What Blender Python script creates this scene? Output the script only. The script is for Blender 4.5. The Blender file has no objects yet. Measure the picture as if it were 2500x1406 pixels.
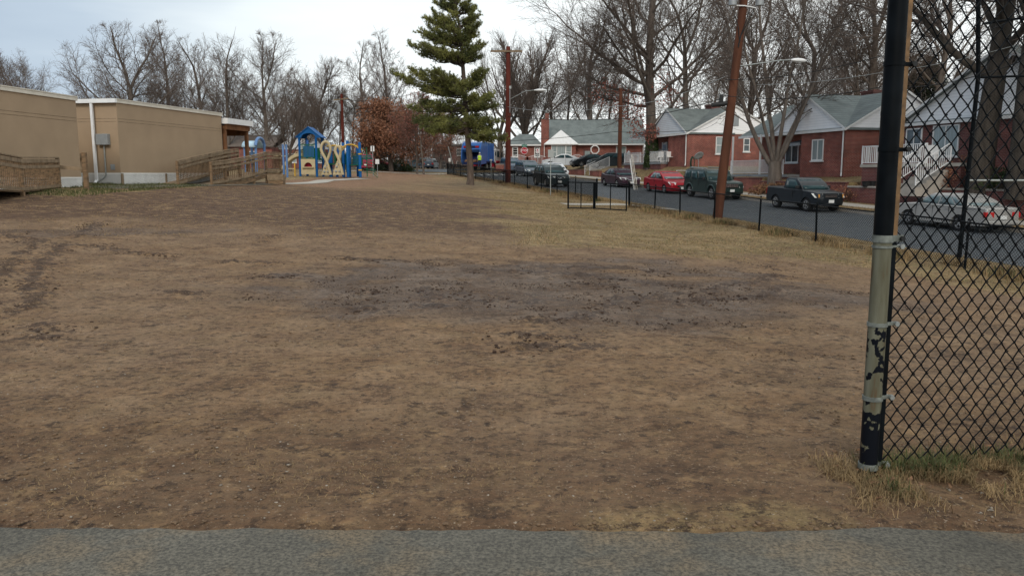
import bpy, bmesh, math, random
from mathutils import Vector, Matrix, noise as mnoise
R = math.radians
random.seed(7)
sc = bpy.context.scene
col = sc.collection

# ---------------------------------------------------------------- camera
F = 1960.0; PITCH = math.atan(278 / F); CAMZ = 1.55
cam_d = bpy.data.cameras.new('camera'); cam = bpy.data.objects.new('camera', cam_d); col.objects.link(cam)
cam.location = (0, 0, CAMZ); cam.rotation_euler = (math.pi / 2 - PITCH, 0, 0)
cam_d.sensor_width = 36; cam_d.lens = 36 * F / 2500; cam_d.clip_start = .05; cam_d.clip_end = 3000
sc.camera = cam

# ---------------------------------------------------------------- sky, sun, exposure
SUN_EL, SUN_AZ = 36, 188           # veiled sun behind the camera, house fronts and gables catch it
w = bpy.data.worlds.new('World'); sc.world = w; w.use_nodes = True
nt = w.node_tree; nt.nodes.clear(); N = nt.nodes.new; LK = nt.links.new
out = N('ShaderNodeOutputWorld')
sky = N('ShaderNodeTexSky'); sky.sky_type = 'NISHITA'; sky.sun_disc = False
sky.sun_elevation = R(SUN_EL); sky.sun_rotation = R(SUN_AZ); sky.dust_density = 2
b1 = N('ShaderNodeBackground'); b1.inputs[1].default_value = .1; LK(sky.outputs[0], b1.inputs[0])
tc = N('ShaderNodeTexCoord')
mp = N('ShaderNodeMapping'); mp.inputs['Scale'].default_value = (1.0, 1.0, 5.0); mp.inputs['Rotation'].default_value = (0, R(6), 0); LK(tc.outputs['Generated'], mp.inputs[0])
nz = N('ShaderNodeTexNoise'); nz.inputs['Scale'].default_value = 1.5; nz.inputs['Detail'].default_value = 5; nz.inputs['Roughness'].default_value = .5
LK(mp.outputs[0], nz.inputs['Vector'])
sx = N('ShaderNodeSeparateXYZ'); LK(tc.outputs['Generated'], sx.inputs[0])
# cloud brightness: thicker cloud to the left
m1 = N('ShaderNodeMath'); m1.operation = 'MULTIPLY_ADD'; LK(sx.outputs[0], m1.inputs[0]); m1.inputs[1].default_value = 1.05; m1.inputs[2].default_value = .22
m2 = N('ShaderNodeMath'); m2.operation = 'MULTIPLY_ADD'; LK(nz.outputs[0], m2.inputs[0]); m2.inputs[1].default_value = 1.15; LK(m1.outputs[0], m2.inputs[2])
cr = N('ShaderNodeValToRGB'); LK(m2.outputs[0], cr.inputs[0])
e = cr.color_ramp.elements; e[0].position = .12; e[0].color = (.30, .37, .46, 1); e[1].position = .98; e[1].color = (.86, .89, .88, 1)
for p_, c_ in ((.36, (.40, .475, .555, 1)), (.60, (.66, .715, .735, 1))):
    k_ = e.new(p_); k_.color = c_
b2 = N('ShaderNodeBackground'); b2.inputs[1].default_value = 1.12; LK(cr.outputs[0], b2.inputs[0])
mx = N('ShaderNodeMixShader'); mx.inputs[0].default_value = .93; LK(b1.outputs[0], mx.inputs[1]); LK(b2.outputs[0], mx.inputs[2]); LK(mx.outputs[0], out.inputs[0])

sd = bpy.data.lights.new('sun', 'SUN'); sun = bpy.data.objects.new('sun', sd); col.objects.link(sun)
sd.energy = 1.1; sd.angle = R(16); sd.color = (1, .90, .78)
_el, _az = R(SUN_EL), R(SUN_AZ)
_to = Vector((math.sin(_az) * math.cos(_el), math.cos(_az) * math.cos(_el), math.sin(_el)))
sun.rotation_euler = _to.to_track_quat('Z', 'Y').to_euler()
sc.view_settings.view_transform = 'Standard'; sc.view_settings.look = 'None'; sc.view_settings.exposure = .34; sc.view_settings.gamma = 1
sc.render.engine = 'CYCLES'
sc.cycles.max_bounces = 5; sc.cycles.transparent_max_bounces = 8

# ---------------------------------------------------------------- places: pixel -> point, street frame
def ray(u, v):
    xc = (u - 1250) / F; yc = (703 - v) / F; c, s = math.cos(PITCH), math.sin(PITCH)
    return Vector((xc, c + yc * s, -s + yc * c))
def at(u, v, Y):
    r = ray(u, v); return Vector((0, 0, CAMZ)) + r * (Y / r.y)
F0 = (9.1, 24.0); DX, DY = -.2588, .9659; TH = math.atan2(.2588, .9659)
def P(s, t): return (F0[0] + DX * s + DY * t, F0[1] + DY * s - DX * t)
def ST(x, y):
    a, b = x - F0[0], y - F0[1]; return (a * DX + b * DY, a * DY - b * DX)
def su(u, v, t):
    r = ray(u, v); k = r.x / r.y
    return (F0[0] + DY * t - k * (F0[1] - DX * t)) / (k * DY - DX)
def interp(x, pts):
    if x <= pts[0][0]: return pts[0][1]
    for (a, fa), (b, fb) in zip(pts, pts[1:]):
        if x <= b: return fa + (fb - fa) * (x - a) / (b - a)
    return pts[-1][1]
def sst(x): x = min(1, max(0, x)); return x * x * (3 - 2 * x)
ZC = [(-20, 0), (4, 0), (15, -.05), (24, .05), (30, .17), (35, .3), (50, .55), (60, .8), (75, 1.2), (90, 1.7), (110, 2.1), (130, 2.5), (200, 2.8), (400, 3)]
SL = [(-20, 0), (5, -.003), (15, -.028), (28, -.056), (35, -.05), (60, -.037), (90, -.022), (120, -.008), (150, 0)]
def zf(s):
    return interp(s, [(-60, -.9), (-8, -.714), (0, -.45), (20, .21), (58, 1.45), (64, 1.56), (70, 1.68), (77, 2.05), (100, 2.3), (200, 3), (400, 3.4)])
HS = [(-30, .85), (10, 1.1), (20, 1.42), (30, 1.6), (42, 2.22), (60, 2.4), (75, 2.6), (200, 3.4)]
WALLS = [(-12, 17.4, .87), (17.4, 26.0, 1.06), (26.0, 30.6, 1.27), (55, 64.5, None)]
def wtop(s):
    for a, b, z in WALLS:
        if a <= s < b: return zf(s) + .42 if z is None else z
    return None
def roff(s): return -.3 + .3 * sst((s - 66) / 11)
def G(x, y):
    s, t = ST(x, y)
    if t <= 0:
        xx = max(-18, min(18, x)); f = interp(y, ZC) + interp(y, SL) * xx
        k = sst((t + 9) / 9)
        return f * (1 - k) + zf(s) * k
    z = zf(s); ro = roff(s)
    if t < 3.4: return z + (ro + .02) * sst(t / 3.4) * (1 if t > 0 else 0)
    if t < 11.2: return z + ro
    if t < 14.3: return z + ro + .13 + .1 * (t - 11.2) / 3.1
    wt = wtop(s); base = z + ro + .23
    w0 = base if wt is None else wt
    k = sst((t - 14.3) / 3.2)
    return w0 * (1 - k) + interp(s, HS) * k
def GST(s, t): return G(*P(s, t))
def stp(s, t, dz=0): x, y = P(s, t); return Vector((x, y, G(x, y) + dz))

# ---------------------------------------------------------------- mesh builder
class MB:
    def __init__(s): s.v = []; s.f = []; s.m = []; s.xf = None
    def add(s, vs, fs, mi=0):
        b = len(s.v)
        if s.xf is not None: vs = [s.xf @ Vector(p) for p in vs]
        s.v.extend(tuple(p) for p in vs); s.f.extend([tuple(i + b for i in f) for f in fs]); s.m.extend([mi] * len(fs)); return s
    def box(s, x0, x1, y0, y1, z0, z1, mi=0):
        return s.add([(x0, y0, z0), (x1, y0, z0), (x1, y1, z0), (x0, y1, z0), (x0, y0, z1), (x1, y0, z1), (x1, y1, z1), (x0, y1, z1)],
              [(0, 3, 2, 1), (4, 5, 6, 7), (0, 1, 5, 4), (1, 2, 6, 5), (2, 3, 7, 6), (3, 0, 4, 7)], mi)
    def bar(s, p, q, wx, wz, up=(0, 0, 1), mi=0):      # rectangular bar from p to q
        p, q = Vector(p), Vector(q); d = (q - p).normalized(); up = Vector(up)
        sd = d.cross(up)
        if sd.length < 1e-4: sd = d.cross(Vector((0, 1, 0)))
        sd.normalize(); u = sd.cross(d).normalized(); a, b = sd * wx / 2, u * wz / 2
        return s.add([p - a - b, p + a - b, p + a + b, p - a + b, q - a - b, q + a - b, q + a + b, q - a + b],
              [(0, 3, 2, 1), (4, 5, 6, 7), (0, 1, 5, 4), (1, 2, 6, 5), (2, 3, 7, 6), (3, 0, 4, 7)], mi)
    def tube(s, pts, r, n=8, mi=0, cap=True):
        pts = [Vector(p) for p in pts]; rs = r if isinstance(r, (list, tuple)) else [r] * len(pts)
        vs = []; fs = []; ref = None
        for i, p in enumerate(pts):
            d = (pts[min(i + 1, len(pts) - 1)] - pts[max(i - 1, 0)])
            if d.length < 1e-9: d = Vector((0, 0, 1))
            d.normalize()
            if ref is None:
                ref = d.cross(Vector((0, 0, 1)));
                if ref.length < .05: ref = d.cross(Vector((1, 0, 0)))
            a = (ref - d * ref.dot(d)).normalized(); b = d.cross(a); ref = a
            for k in range(n):
                th = 2 * math.pi * k / n; vs.append(p + (a * math.cos(th) + b * math.sin(th)) * rs[i])
        for i in range(len(pts) - 1):
            for k in range(n):
                k2 = (k + 1) % n; fs.append((i * n + k, i * n + k2, (i + 1) * n + k2, (i + 1) * n + k))
        if cap: fs.append(tuple(range(n - 1, -1, -1))); fs.append(tuple((len(pts) - 1) * n + k for k in range(n)))
        return s.add(vs, fs, mi)
    def prism(s, poly, f0, f1, mi=0):                  # poly of 2D points, f0/f1 map to 3D
        n = len(poly); vs = [f0(*p) for p in poly] + [f1(*p) for p in poly]
        return s.add(vs, [tuple(range(n - 1, -1, -1)), tuple(range(n, 2 * n))] + [(i, (i + 1) % n, n + (i + 1) % n, n + i) for i in range(n)], mi)
    def blob(s, c, r, seed=0, n=1, amp=.25, mi=0, sc3=(1, 1, 1)):
        bm = bmesh.new(); bmesh.ops.create_icosphere(bm, subdivisions=n, radius=1)
        rr = random.Random(seed); o = Vector((rr.random() * 50, rr.random() * 50, 0)); vs = []
        for v in bm.verts:
            k = 1 + amp * mnoise.noise(v.co * 1.6 + o); vs.append((c[0] + v.co.x * r * k * sc3[0], c[1] + v.co.y * r * k * sc3[1], c[2] + v.co.z * r * k * sc3[2]))
        fs = [tuple(v.index for v in f.verts) for f in bm.faces]; bm.free(); return s.add(vs, fs, mi)
    def build(s, name, mats, parent=None, smooth=None, bevel=0, fix=True):
        me = bpy.data.meshes.new(name); me.from_pydata(s.v, [], s.f)
        if not isinstance(mats, (list, tuple)): mats = [mats]
        for m_ in mats: me.materials.append(m_)
        if len(mats) > 1: me.polygons.foreach_set('material_index', s.m)
        if fix and len(s.f) < 40000:
            bm = bmesh.new(); bm.from_mesh(me); bmesh.ops.recalc_face_normals(bm, faces=bm.faces); bm.to_mesh(me); bm.free()
        if smooth is not None:
            me.polygons.foreach_set('use_smooth', [True] * len(me.polygons))
            if smooth < 170: me.set_sharp_from_angle(angle=R(smooth))
        me.update(); o = bpy.data.objects.new(name, me); col.objects.link(o)
        if parent: o.parent = parent
        if bevel:
            b = o.modifiers.new('bevel', 'BEVEL'); b.width = bevel; b.segments = 2; b.limit_method = 'ANGLE'; b.angle_limit = R(40)
        return o
def tag(o, label=None, cat=None, group=None, kind=None):
    if label: o['label'] = label
    if cat: o['category'] = cat
    if group: o['group'] = group
    if kind: o['kind'] = kind
    return o
def empty(name, loc, rz=0, label=None, cat=None, group=None):
    o = bpy.data.objects.new(name, None); col.objects.link(o); o.location = loc; o.rotation_euler = (0, 0, rz); o.empty_display_size = .3
    return tag(o, label, cat, group)
def copy_tree(o, parent=None):
    c = o.copy(); col.objects.link(c); c.parent = parent
    for ch in list(o.children): copy_tree(ch, c)
    return c

# ---------------------------------------------------------------- materials
def newmat(name):
    m = bpy.data.materials.new(name); m.use_nodes = True; nt = m.node_tree
    return m, nt, nt.nodes['Principled BSDF'], nt.nodes.new, nt.links.new
def mat(name, c, rough=.6, var=.15, scale=3, metal=0, bump=0, bscale=40, coat=0, spec=.22, c2=None, stretch=(1, 1, 1)):
    m, nt, b, N, L = newmat(name)
    tc = N('ShaderNodeTexCoord'); mp = N('ShaderNodeMapping'); mp.inputs['Scale'].default_value = stretch; L(tc.outputs['Object'], mp.inputs[0])
    n = N('ShaderNodeTexNoise'); n.inputs['Scale'].default_value = scale; n.inputs['Detail'].default_value = 6; L(mp.outputs[0], n.inputs['Vector'])
    r = N('ShaderNodeValToRGB'); L(n.outputs[0], r.inputs[0]); e = r.color_ramp.elements
    a = c if c2 is None else c2
    e[0].position = .32; e[1].position = .68
    e[0].color = tuple(max(0, x * (1 - var)) for x in a) + (1,); e[1].color = tuple(min(1, x * (1 + var)) for x in c) + (1,)
    L(r.outputs[0], b.inputs['Base Color']); b.inputs['Roughness'].default_value = rough; b.inputs['Metallic'].default_value = metal
    b.inputs['Coat Weight'].default_value = coat; b.inputs['Coat Roughness'].default_value = .08; b.inputs['Specular IOR Level'].default_value = spec
    if bump:
        n2 = N('ShaderNodeTexNoise'); n2.inputs['Scale'].default_value = bscale; n2.inputs['Detail'].default_value = 4; L(mp.outputs[0], n2.inputs['Vector'])
        bp = N('ShaderNodeBump'); bp.inputs['Strength'].default_value = bump; bp.inputs['Distance'].default_value = .02; L(n2.outputs[0], bp.inputs['Height']); L(bp.outputs[0], b.inputs['Normal'])
    return m
def brickmat(name, c1, c2, mortar, bw=.22, bh=.075):
    m, nt, b, N, L = newmat(name); tc = N('ShaderNodeTexCoord'); s = N('ShaderNodeSeparateXYZ'); L(tc.outputs['Object'], s.inputs[0])
    a = N('ShaderNodeMath'); a.operation = 'ADD'; L(s.outputs[0], a.inputs[0]); L(s.outputs[1], a.inputs[1])
    cb = N('ShaderNodeCombineXYZ'); L(a.outputs[0], cb.inputs[0]); L(s.outputs[2], cb.inputs[1])
    t = N('ShaderNodeTexBrick'); L(cb.outputs[0], t.inputs['Vector']); t.inputs['Scale'].default_value = 1
    t.inputs['Brick Width'].default_value = bw; t.inputs['Row Height'].default_value = bh; t.inputs['Mortar Size'].default_value = .006; t.inputs['Mortar Smooth'].default_value = .3
    t.inputs['Color1'].default_value = c1 + (1,); t.inputs['Color2'].default_value = c2 + (1,); t.inputs['Mortar'].default_value = mortar + (1,)
    n = N('ShaderNodeTexNoise'); n.inputs['Scale'].default_value = 1.1; n.inputs['Detail'].default_value = 6; L(tc.outputs['Object'], n.inputs['Vector'])
    r = N('ShaderNodeValToRGB'); L(n.outputs[0], r.inputs[0]); r.color_ramp.elements[0].color = (.62, .6, .6, 1); r.color_ramp.elements[1].color = (1.2, 1.2, 1.2, 1); r.color_ramp.elements[0].position = .3; r.color_ramp.elements[1].position = .7
    mx = N('ShaderNodeMix'); mx.data_type = 'RGBA'; mx.blend_type = 'MULTIPLY'; mx.inputs[0].default_value = 1; L(t.outputs[0], mx.inputs[6]); L(r.outputs[0], mx.inputs[7])
    L(mx.outputs[2], b.inputs['Base Color']); b.inputs['Roughness'].default_value = .85
    bp = N('ShaderNodeBump'); bp.inputs['Strength'].default_value = .4; bp.inputs['Distance'].default_value = .01; bp.invert = True; L(t.outputs[1], bp.inputs['Height']); L(bp.outputs[0], b.inputs['Normal'])
    return m
def rowmat(name, c, dark, step, var=.12, rough=.6, axis=2, nscale=2, w=.12, cell=0):   # siding boards / shingle courses
    m, nt, b, N, L = newmat(name); tc = N('ShaderNodeTexCoord'); s = N('ShaderNodeSeparateXYZ'); L(tc.outputs['Object'], s.inputs[0])
    d = N('ShaderNodeMath'); d.operation = 'DIVIDE'; L(s.outputs[axis], d.inputs[0]); d.inputs[1].default_value = step
    f = N('ShaderNodeMath'); f.operation = 'FRACT'; L(d.outputs[0], f.inputs[0])
    lt = N('ShaderNodeMath'); lt.operation = 'LESS_THAN'; L(f.outputs[0], lt.inputs[0]); lt.inputs[1].default_value = w
    n = N('ShaderNodeTexNoise'); n.inputs['Scale'].default_value = nscale; n.inputs['Detail'].default_value = 8; n.inputs['Roughness'].default_value = .6; L(tc.outputs['Object'], n.inputs['Vector'])
    r = N('ShaderNodeValToRGB'); L(n.outputs[0], r.inputs[0]); e = r.color_ramp.elements; e[0].position = .3; e[1].position = .7
    e[0].color = tuple(x * (1 - var) for x in c) + (1,); e[1].color = tuple(min(1, x * (1 + var)) for x in c) + (1,)
    mx = N('ShaderNodeMix'); mx.data_type = 'RGBA'; L(lt.outputs[0], mx.inputs[0]); L(r.outputs[0], mx.inputs[6]); mx.inputs[7].default_value = dark + (1,)
    L(mx.outputs[2], b.inputs['Base Color']); b.inputs['Roughness'].default_value = rough
    bp = N('ShaderNodeBump'); bp.inputs['Strength'].default_value = .2; bp.inputs['Distance'].default_value = .01; L(f.outputs[0], bp.inputs['Height']); L(bp.outputs[0], b.inputs['Normal'])
    return m
M = {}
M['black_metal'] = mat('black_metal', (.004, .0055, .007), .45, .4, 8, spec=.06)
M['galv'] = mat('galvanised', (.32, .34, .33), .45, .15, 12, metal=.6)
M['greymetal'] = mat('grey_metal', (.30, .32, .33), .5, .1, 5, metal=.3)
M['white'] = mat('white_paint', (.72, .72, .70), .45, .08, 4)
M['whitemetal'] = mat('white_metal', (.75, .76, .76), .35, .06, 4)
M['stucco'] = mat('stucco', (.345, .255, .17), .9, .07, .9, bump=.25, bscale=60)
M['coping'] = mat('coping', (.62, .58, .50), .6, .08, 3)
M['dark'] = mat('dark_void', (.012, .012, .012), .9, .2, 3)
M['wood'] = mat('weathered_wood', (.20, .13, .075), .85, .35, 3, bump=.3, bscale=30, stretch=(1, 1, 6), c2=(.15, .105, .065))
M['wood_grey'] = mat('grey_wood', (.21, .155, .10), .85, .3, 4, bump=.3, bscale=30)
M['brick'] = brickmat('brick', (.17, .030, .020), (.25, .052, .032), (.42, .34, .28))
M['brick_dark'] = brickmat('brick_dark', (.11, .026, .024), (.16, .04, .032), (.26, .22, .19))
M['siding'] = rowmat('white_siding', (.90, .91, .92), (.70, .72, .75), .16, .04)
M['siding_blue'] = rowmat('pale_blue_siding', (.68, .74, .78), (.40, .34, .38), .16, .05)
M['shingle'] = rowmat('shingles', (.155, .18, .175), (.09, .105, .105), .14, .28, .9, nscale=1.2, w=.16)
M['shingle_dark'] = rowmat('shingles_dark', (.13, .14, .14), (.075, .08, .08), .14, .35, .9, nscale=.9, w=.16)
M['shingle_brown'] = rowmat('shingles_brown', (.15, .12, .10), (.1, .08, .07), .14, .2, .9, w=.16)
M['concrete'] = mat('concrete', (.36, .33, .29), .9, .14, 2.2, bump=.2)
M['glass'] = mat('window_glass', (.055, .075, .085), .06, .5, 1.5, spec=.6)
M['curtain'] = mat('curtained_glass', (.24, .29, .29), .12, .3, 5, stretch=(6, 6, .2), spec=.8)
M['carglass'] = mat('car_glass', (.03, .06, .066), .08, .3, 2, spec=.18)
M['carglass_light'] = mat('car_glass_clear', (.12, .17, .18), .06, .4, 3, spec=.5)
M['tyre'] = mat('tyre_rubber', (.018, .018, .019), .85, .2, 10)
M['rim'] = mat('alloy', (.52, .53, .54), .3, .1, 10, metal=.8)
M['chrome'] = mat('chrome', (.62, .63, .65), .15, .1, 6, metal=.95)
M['lamp'] = mat('headlight', (.60, .62, .60), .12, .1, 20, spec=1)
M['amber'] = mat('amber', (.6, .28, .06), .2, .1, 10)
M['redlamp'] = mat('taillight', (.42, .02, .02), .2, .2, 10)
M['plate'] = mat('number_plate', (.62, .63, .62), .4, .1, 30)
M['trim'] = mat('black_trim', (.02, .021, .022), .55, .2, 6)
M['wire'] = mat('black_wire', (.02, .02, .02), .6, .1, 3)
M['pole_red'] = mat('red_pole_wood', (.105, .023, .015), .8, .35, 1.2, bump=.3, bscale=20, stretch=(3, 3, .4))
M['pole_brown'] = mat('brown_pole_wood', (.085, .032, .017), .8, .35, 1.2, bump=.3, bscale=20, stretch=(3, 3, .4))
M['bark'] = mat('bark', (.115, .095, .08), .95, .35, 3, bump=.6, bscale=14, stretch=(2, 2, .5))
M['bark_dark'] = mat('bark_dark', (.062, .052, .042), .95, .35, 3, bump=.6, bscale=14, stretch=(2, 2, .5))
M['bark_light'] = mat('bark_light', (.15, .125, .105), .95, .3, 3, bump=.6, bscale=14, stretch=(2, 2, .5))
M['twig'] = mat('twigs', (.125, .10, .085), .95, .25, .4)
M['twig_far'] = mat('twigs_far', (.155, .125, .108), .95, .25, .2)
M['twig_red'] = mat('twigs_reddish', (.15, .085, .065), .95, .25, .3)
M['leaf_brown'] = mat('dead_oak_leaves', (.25, .12, .07), .85, .45, 2.5)
M['leaf_red'] = mat('dead_red_leaves', (.26, .10, .075), .85, .45, 2.5)
M['litter'] = mat('leaf_litter', (.20, .11, .06), .9, .5, 5)
M['needle'] = mat('pine_needles', (.19, .19, .055), .8, .35, .9, c2=(.08, .11, .045))
M['green'] = mat('dark_leaves', (.035, .055, .018), .7, .5, 2)
M['holly'] = mat('holly_leaves', (.028, .038, .022), .7, .5, 2)
M['grass_green'] = mat('green_blades', (.075, .085, .03), .8, .4, 6)
M['grass_dry'] = mat('dry_blades', (.26, .18, .09), .85, .4, 6)
M['blue'] = mat('blue_plastic', (.001, .085, .27), .6, .12, 3)
M['ltblue'] = mat('faded_blue_plastic', (.12, .22, .42), .45, .1, 3)
M['paleblue'] = mat('pale_blue_plastic', (.42, .58, .68), .5, .12, 4)
M['tan'] = mat('tan_plastic', (.46, .38, .23), .5, .08, 3)
M['pgreen'] = mat('green_plastic', (.008, .11, .055), .4, .15, 3)
M['yellow'] = mat('yellow_metal', (.55, .33, .04), .4, .12, 3)
# ================================================================ THE SETTING
def lines(*segs):
    o = []
    for a, b, st in segs:
        n = max(1, round((b - a) / st)); o += [a + (b - a) * i / n for i in range(n)]
    return o + [segs[-1][1]]
def ell(x, y, cx, cy, rx, ry, rot=0):
    a, b = x - cx, y - cy; c, s = math.cos(rot), math.sin(rot); a, b = a * c + b * s, -a * s + b * c
    return (a / rx) ** 2 + (b / ry) ** 2
def nz3(x, y, k, o=0): return mnoise.noise(Vector((x * k, y * k, o)))
def masks(x, y):
    s, t = ST(x, y); n1 = nz3(x, y, .35, 3); n2 = nz3(x, y, 1.3, 9)
    mud = 1 - sst((ell(x, y, .9, 11.7, 4.6, 3.5, .12) + n1 * 1.3 + n2 * .8 - .35) / 1.2)
    mud = max(mud, (1 - sst((ell(x, y, -9.5, 17.5, 3.2, 1.0, .5) + n1 + n2 * .8 - .5) / .7)) * .8)
    # grass: towards the back right, along the fence, on the verge and yards
    g = sst((y - 15.5 + n1 * 4) / 7) * sst((x + 2.5 + (y - 18) * .06 + n1 * 3.5) / 5)
    g = max(g, .9 * sst((t + 4.0 + n1 * 1.5) / 3)) if y > 12 else g
    if y > 42: g = max(g, .55 * sst((x + 12) / 6))
    if x < -13.5 and y > 26: g = max(g, sst((-13.2 - x + n1) / 1.5))
    near = (1 - sst((y - 3.9 - .5 * n1) / .8)) * max(0, .0 + n2 * 1.1) * .7
    g = max(g, near)
    if t > 3: g = 1
    dark = sst((y - 18.5 + n1 * 2.5) / 3) * (1 - sst((y - 37 + n1 * 4) / 6)) * (1 - sst((x + 1 + n1 * 5) / 10))
    dark = max(dark, .5 * (1 - sst((y - 4.0 + n1 * .9) / 1.6)))
    red = sst((y - 38 + n1 * 4) / 8) * (1 - sst((x + 6 - n1 * 3) / 5)) 
    return g, max(0, min(1, mud)), dark, red
sl = lines((-60, -22, 4), (-22, -1, .08), (-1, 14, .22), (14, 40, .5), (40, 110, 1.2), (110, 190, 6), (190, 900, 60))
for a in (17.4, 26.0, 30.6, 55, 64.5): sl += [a - .004, a + .004]
sl = sorted(sl)
tl = lines((-400, -60, 40), (-60, -34, 1.5), (-34, -21, .35), (-21, -1, .08), (-1, 3.36, .15)) + lines((3.37, 3.45, .08), (3.6, 11.0, 1.2), (11.15, 11.22, .07), (11.36, 12.38, .3)) + lines((12.42, 13.7, .4), (13.75, 14.28, .25), (14.295, 14.305, .01), (14.5, 18, .4), (19, 60, 4), (60, 700, 80))
tl = sorted(set(tl))
def gp(u, v):
    r = ray(u, v); Y = 2.
    for _ in range(60): 
        p = at(u, v, Y); 
        if p.z < G(p.x, p.y): break
        Y *= 1.05
    lo, hi = Y / 1.05, Y
    for _ in range(20):
        mdl = (lo + hi) / 2; p = at(u, v, mdl)
        if p.z < G(p.x, p.y): hi = mdl
        else: lo = mdl
    return (p.x, p.y)
TR = [[(1290, 785), (1440, 775), (1500, 735), (1620, 735)], [(1500, 735), (1700, 715), (1850, 690), (1900, 672)], [(1640, 740), (1760, 730), (1880, 722), (1920, 700)], [(1150, 660), (1300, 665), (1450, 675), (1560, 690), (1680, 700)], [(1250, 652), (1420, 655), (1600, 662)], [(850, 632), (1050, 640)], [(900, 712), (910, 714)], [(1040, 705), (1060, 735)], [(1030, 750), (1090, 752)], [(1180, 735), (1290, 740)], [(1400, 690), (1500, 700)], [(1480, 650), (1620, 670)], [(1270, 818), (1370, 825)], [(1280, 845), (1480, 850)], [(1800, 640), (1900, 660)],
      [(20, 575), (90, 590), (150, 600), (220, 600), (300, 612)], [(90, 590), (30, 640), (0, 680)], [(150, 600), (100, 640), (80, 690), (75, 760)], [(190, 580), (240, 545)], [(420, 715), (480, 722)], [(90, 800), (110, 825)], [(640, 590), (680, 575)], [(560, 640), (700, 645)], [(620, 680), (720, 672)], [(300, 615), (420, 625)], [(870, 755), (930, 765)]]

TRS = []
for tr in TR:
    w_ = [gp(u, v) for u, v in tr]; TRS += list(zip(w_, w_[1:]))
TBOX = [(min(a[0], b[0]) - .6, max(a[0], b[0]) + .6, min(a[1], b[1]) - .6, max(a[1], b[1]) + .6) for a, b in TRS]
def trackd(x, y):
    m_ = 9
    for (a, b), bx_ in zip(TRS, TBOX):
        if bx_[0] < x < bx_[1] and bx_[2] < y < bx_[3]:
            dx, dy = b[0] - a[0], b[1] - a[1]; f = max(0, min(1, ((x - a[0]) * dx + (y - a[1]) * dy) / (dx * dx + dy * dy + 1e-9))); m_ = min(m_, math.hypot(x - a[0] - dx * f, y - a[1] - dy * f))
    return m_
verts = []; cols = []; trk = []
for s in sl:
    for t in tl:
        x, y = P(s, t); z = G(x, y)
        if 3.42 < t < 11.18: z -= .06
        elif 11.18 <= t < 11.3: z -= .05
        elif 12.4 <= t <= 13.71: z -= .05
        g, mud, dk, rd = masks(x, y) if -70 < s < 120 and t < 30 else (1, 0, 0, 0)
        tk = 0
        if -23 < s < 8 and -24 < t < 3.2:
            v3 = Vector((x, y, 0)); fine = mnoise.fractal(v3 * 5, .9, 2.1, 4)
            z += .008 * fine + .02 * nz3(x, y, .6, 5)
            if y > 3.3:
                td = trackd(x, y)
                if td < .6: tk = max(0, 1 - td / .38 + .5 * nz3(x, y, 2.2, 8)); z += .045 * sst(tk) * max(0, .3 + mnoise.noise(v3 * 8) * 1.6)
                rg = 1 - abs(mnoise.noise(v3 * 2.3 + Vector((8, 3, 0)))) * 2.4
                z += mud * (.045 * max(0, rg - .55) + .02 * max(0, mnoise.noise(v3 * 7)) - .012)
                z += (1 - mud) * .022 * max(0, mnoise.noise(v3 * 3.2 + Vector((0, 7, 0))) - .22)
            else: z = -.035 + .004 * fine
            if y > 3.1: z = z * sst((y - 3.2) / .3) + (-.035) * (1 - sst((y - 3.2) / .3))
        elif t > 14.32 and s < 120: z += .05 * nz3(x, y, .5, 2)
        verts.append((x, y, z)); cols.append((g, mud, dk, rd)); trk.append(tk)
nt_ = len(tl); faces = []
for i in range(len(sl) - 1):
    for j in range(nt_ - 1):
        a = i * nt_ + j; faces.append((a, a + 1, a + nt_ + 1, a + nt_))
gm = bpy.data.meshes.new('ground'); gm.from_pydata(verts, [], faces)
at_ = gm.attributes.new('mask', 'FLOAT_COLOR', 'POINT'); at_.data.foreach_set('color', [c for q in cols for c in q])
a2_ = gm.attributes.new('track', 'FLOAT', 'POINT'); a2_.data.foreach_set('value', trk)
gm.polygons.foreach_set('use_smooth', [True] * len(gm.polygons)); gm.update()
if gm.polygons[0].normal.z < 0: gm.flip_normals()
ground = bpy.data.objects.new('ground', gm); col.objects.link(ground); tag(ground, kind='structure')

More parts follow.
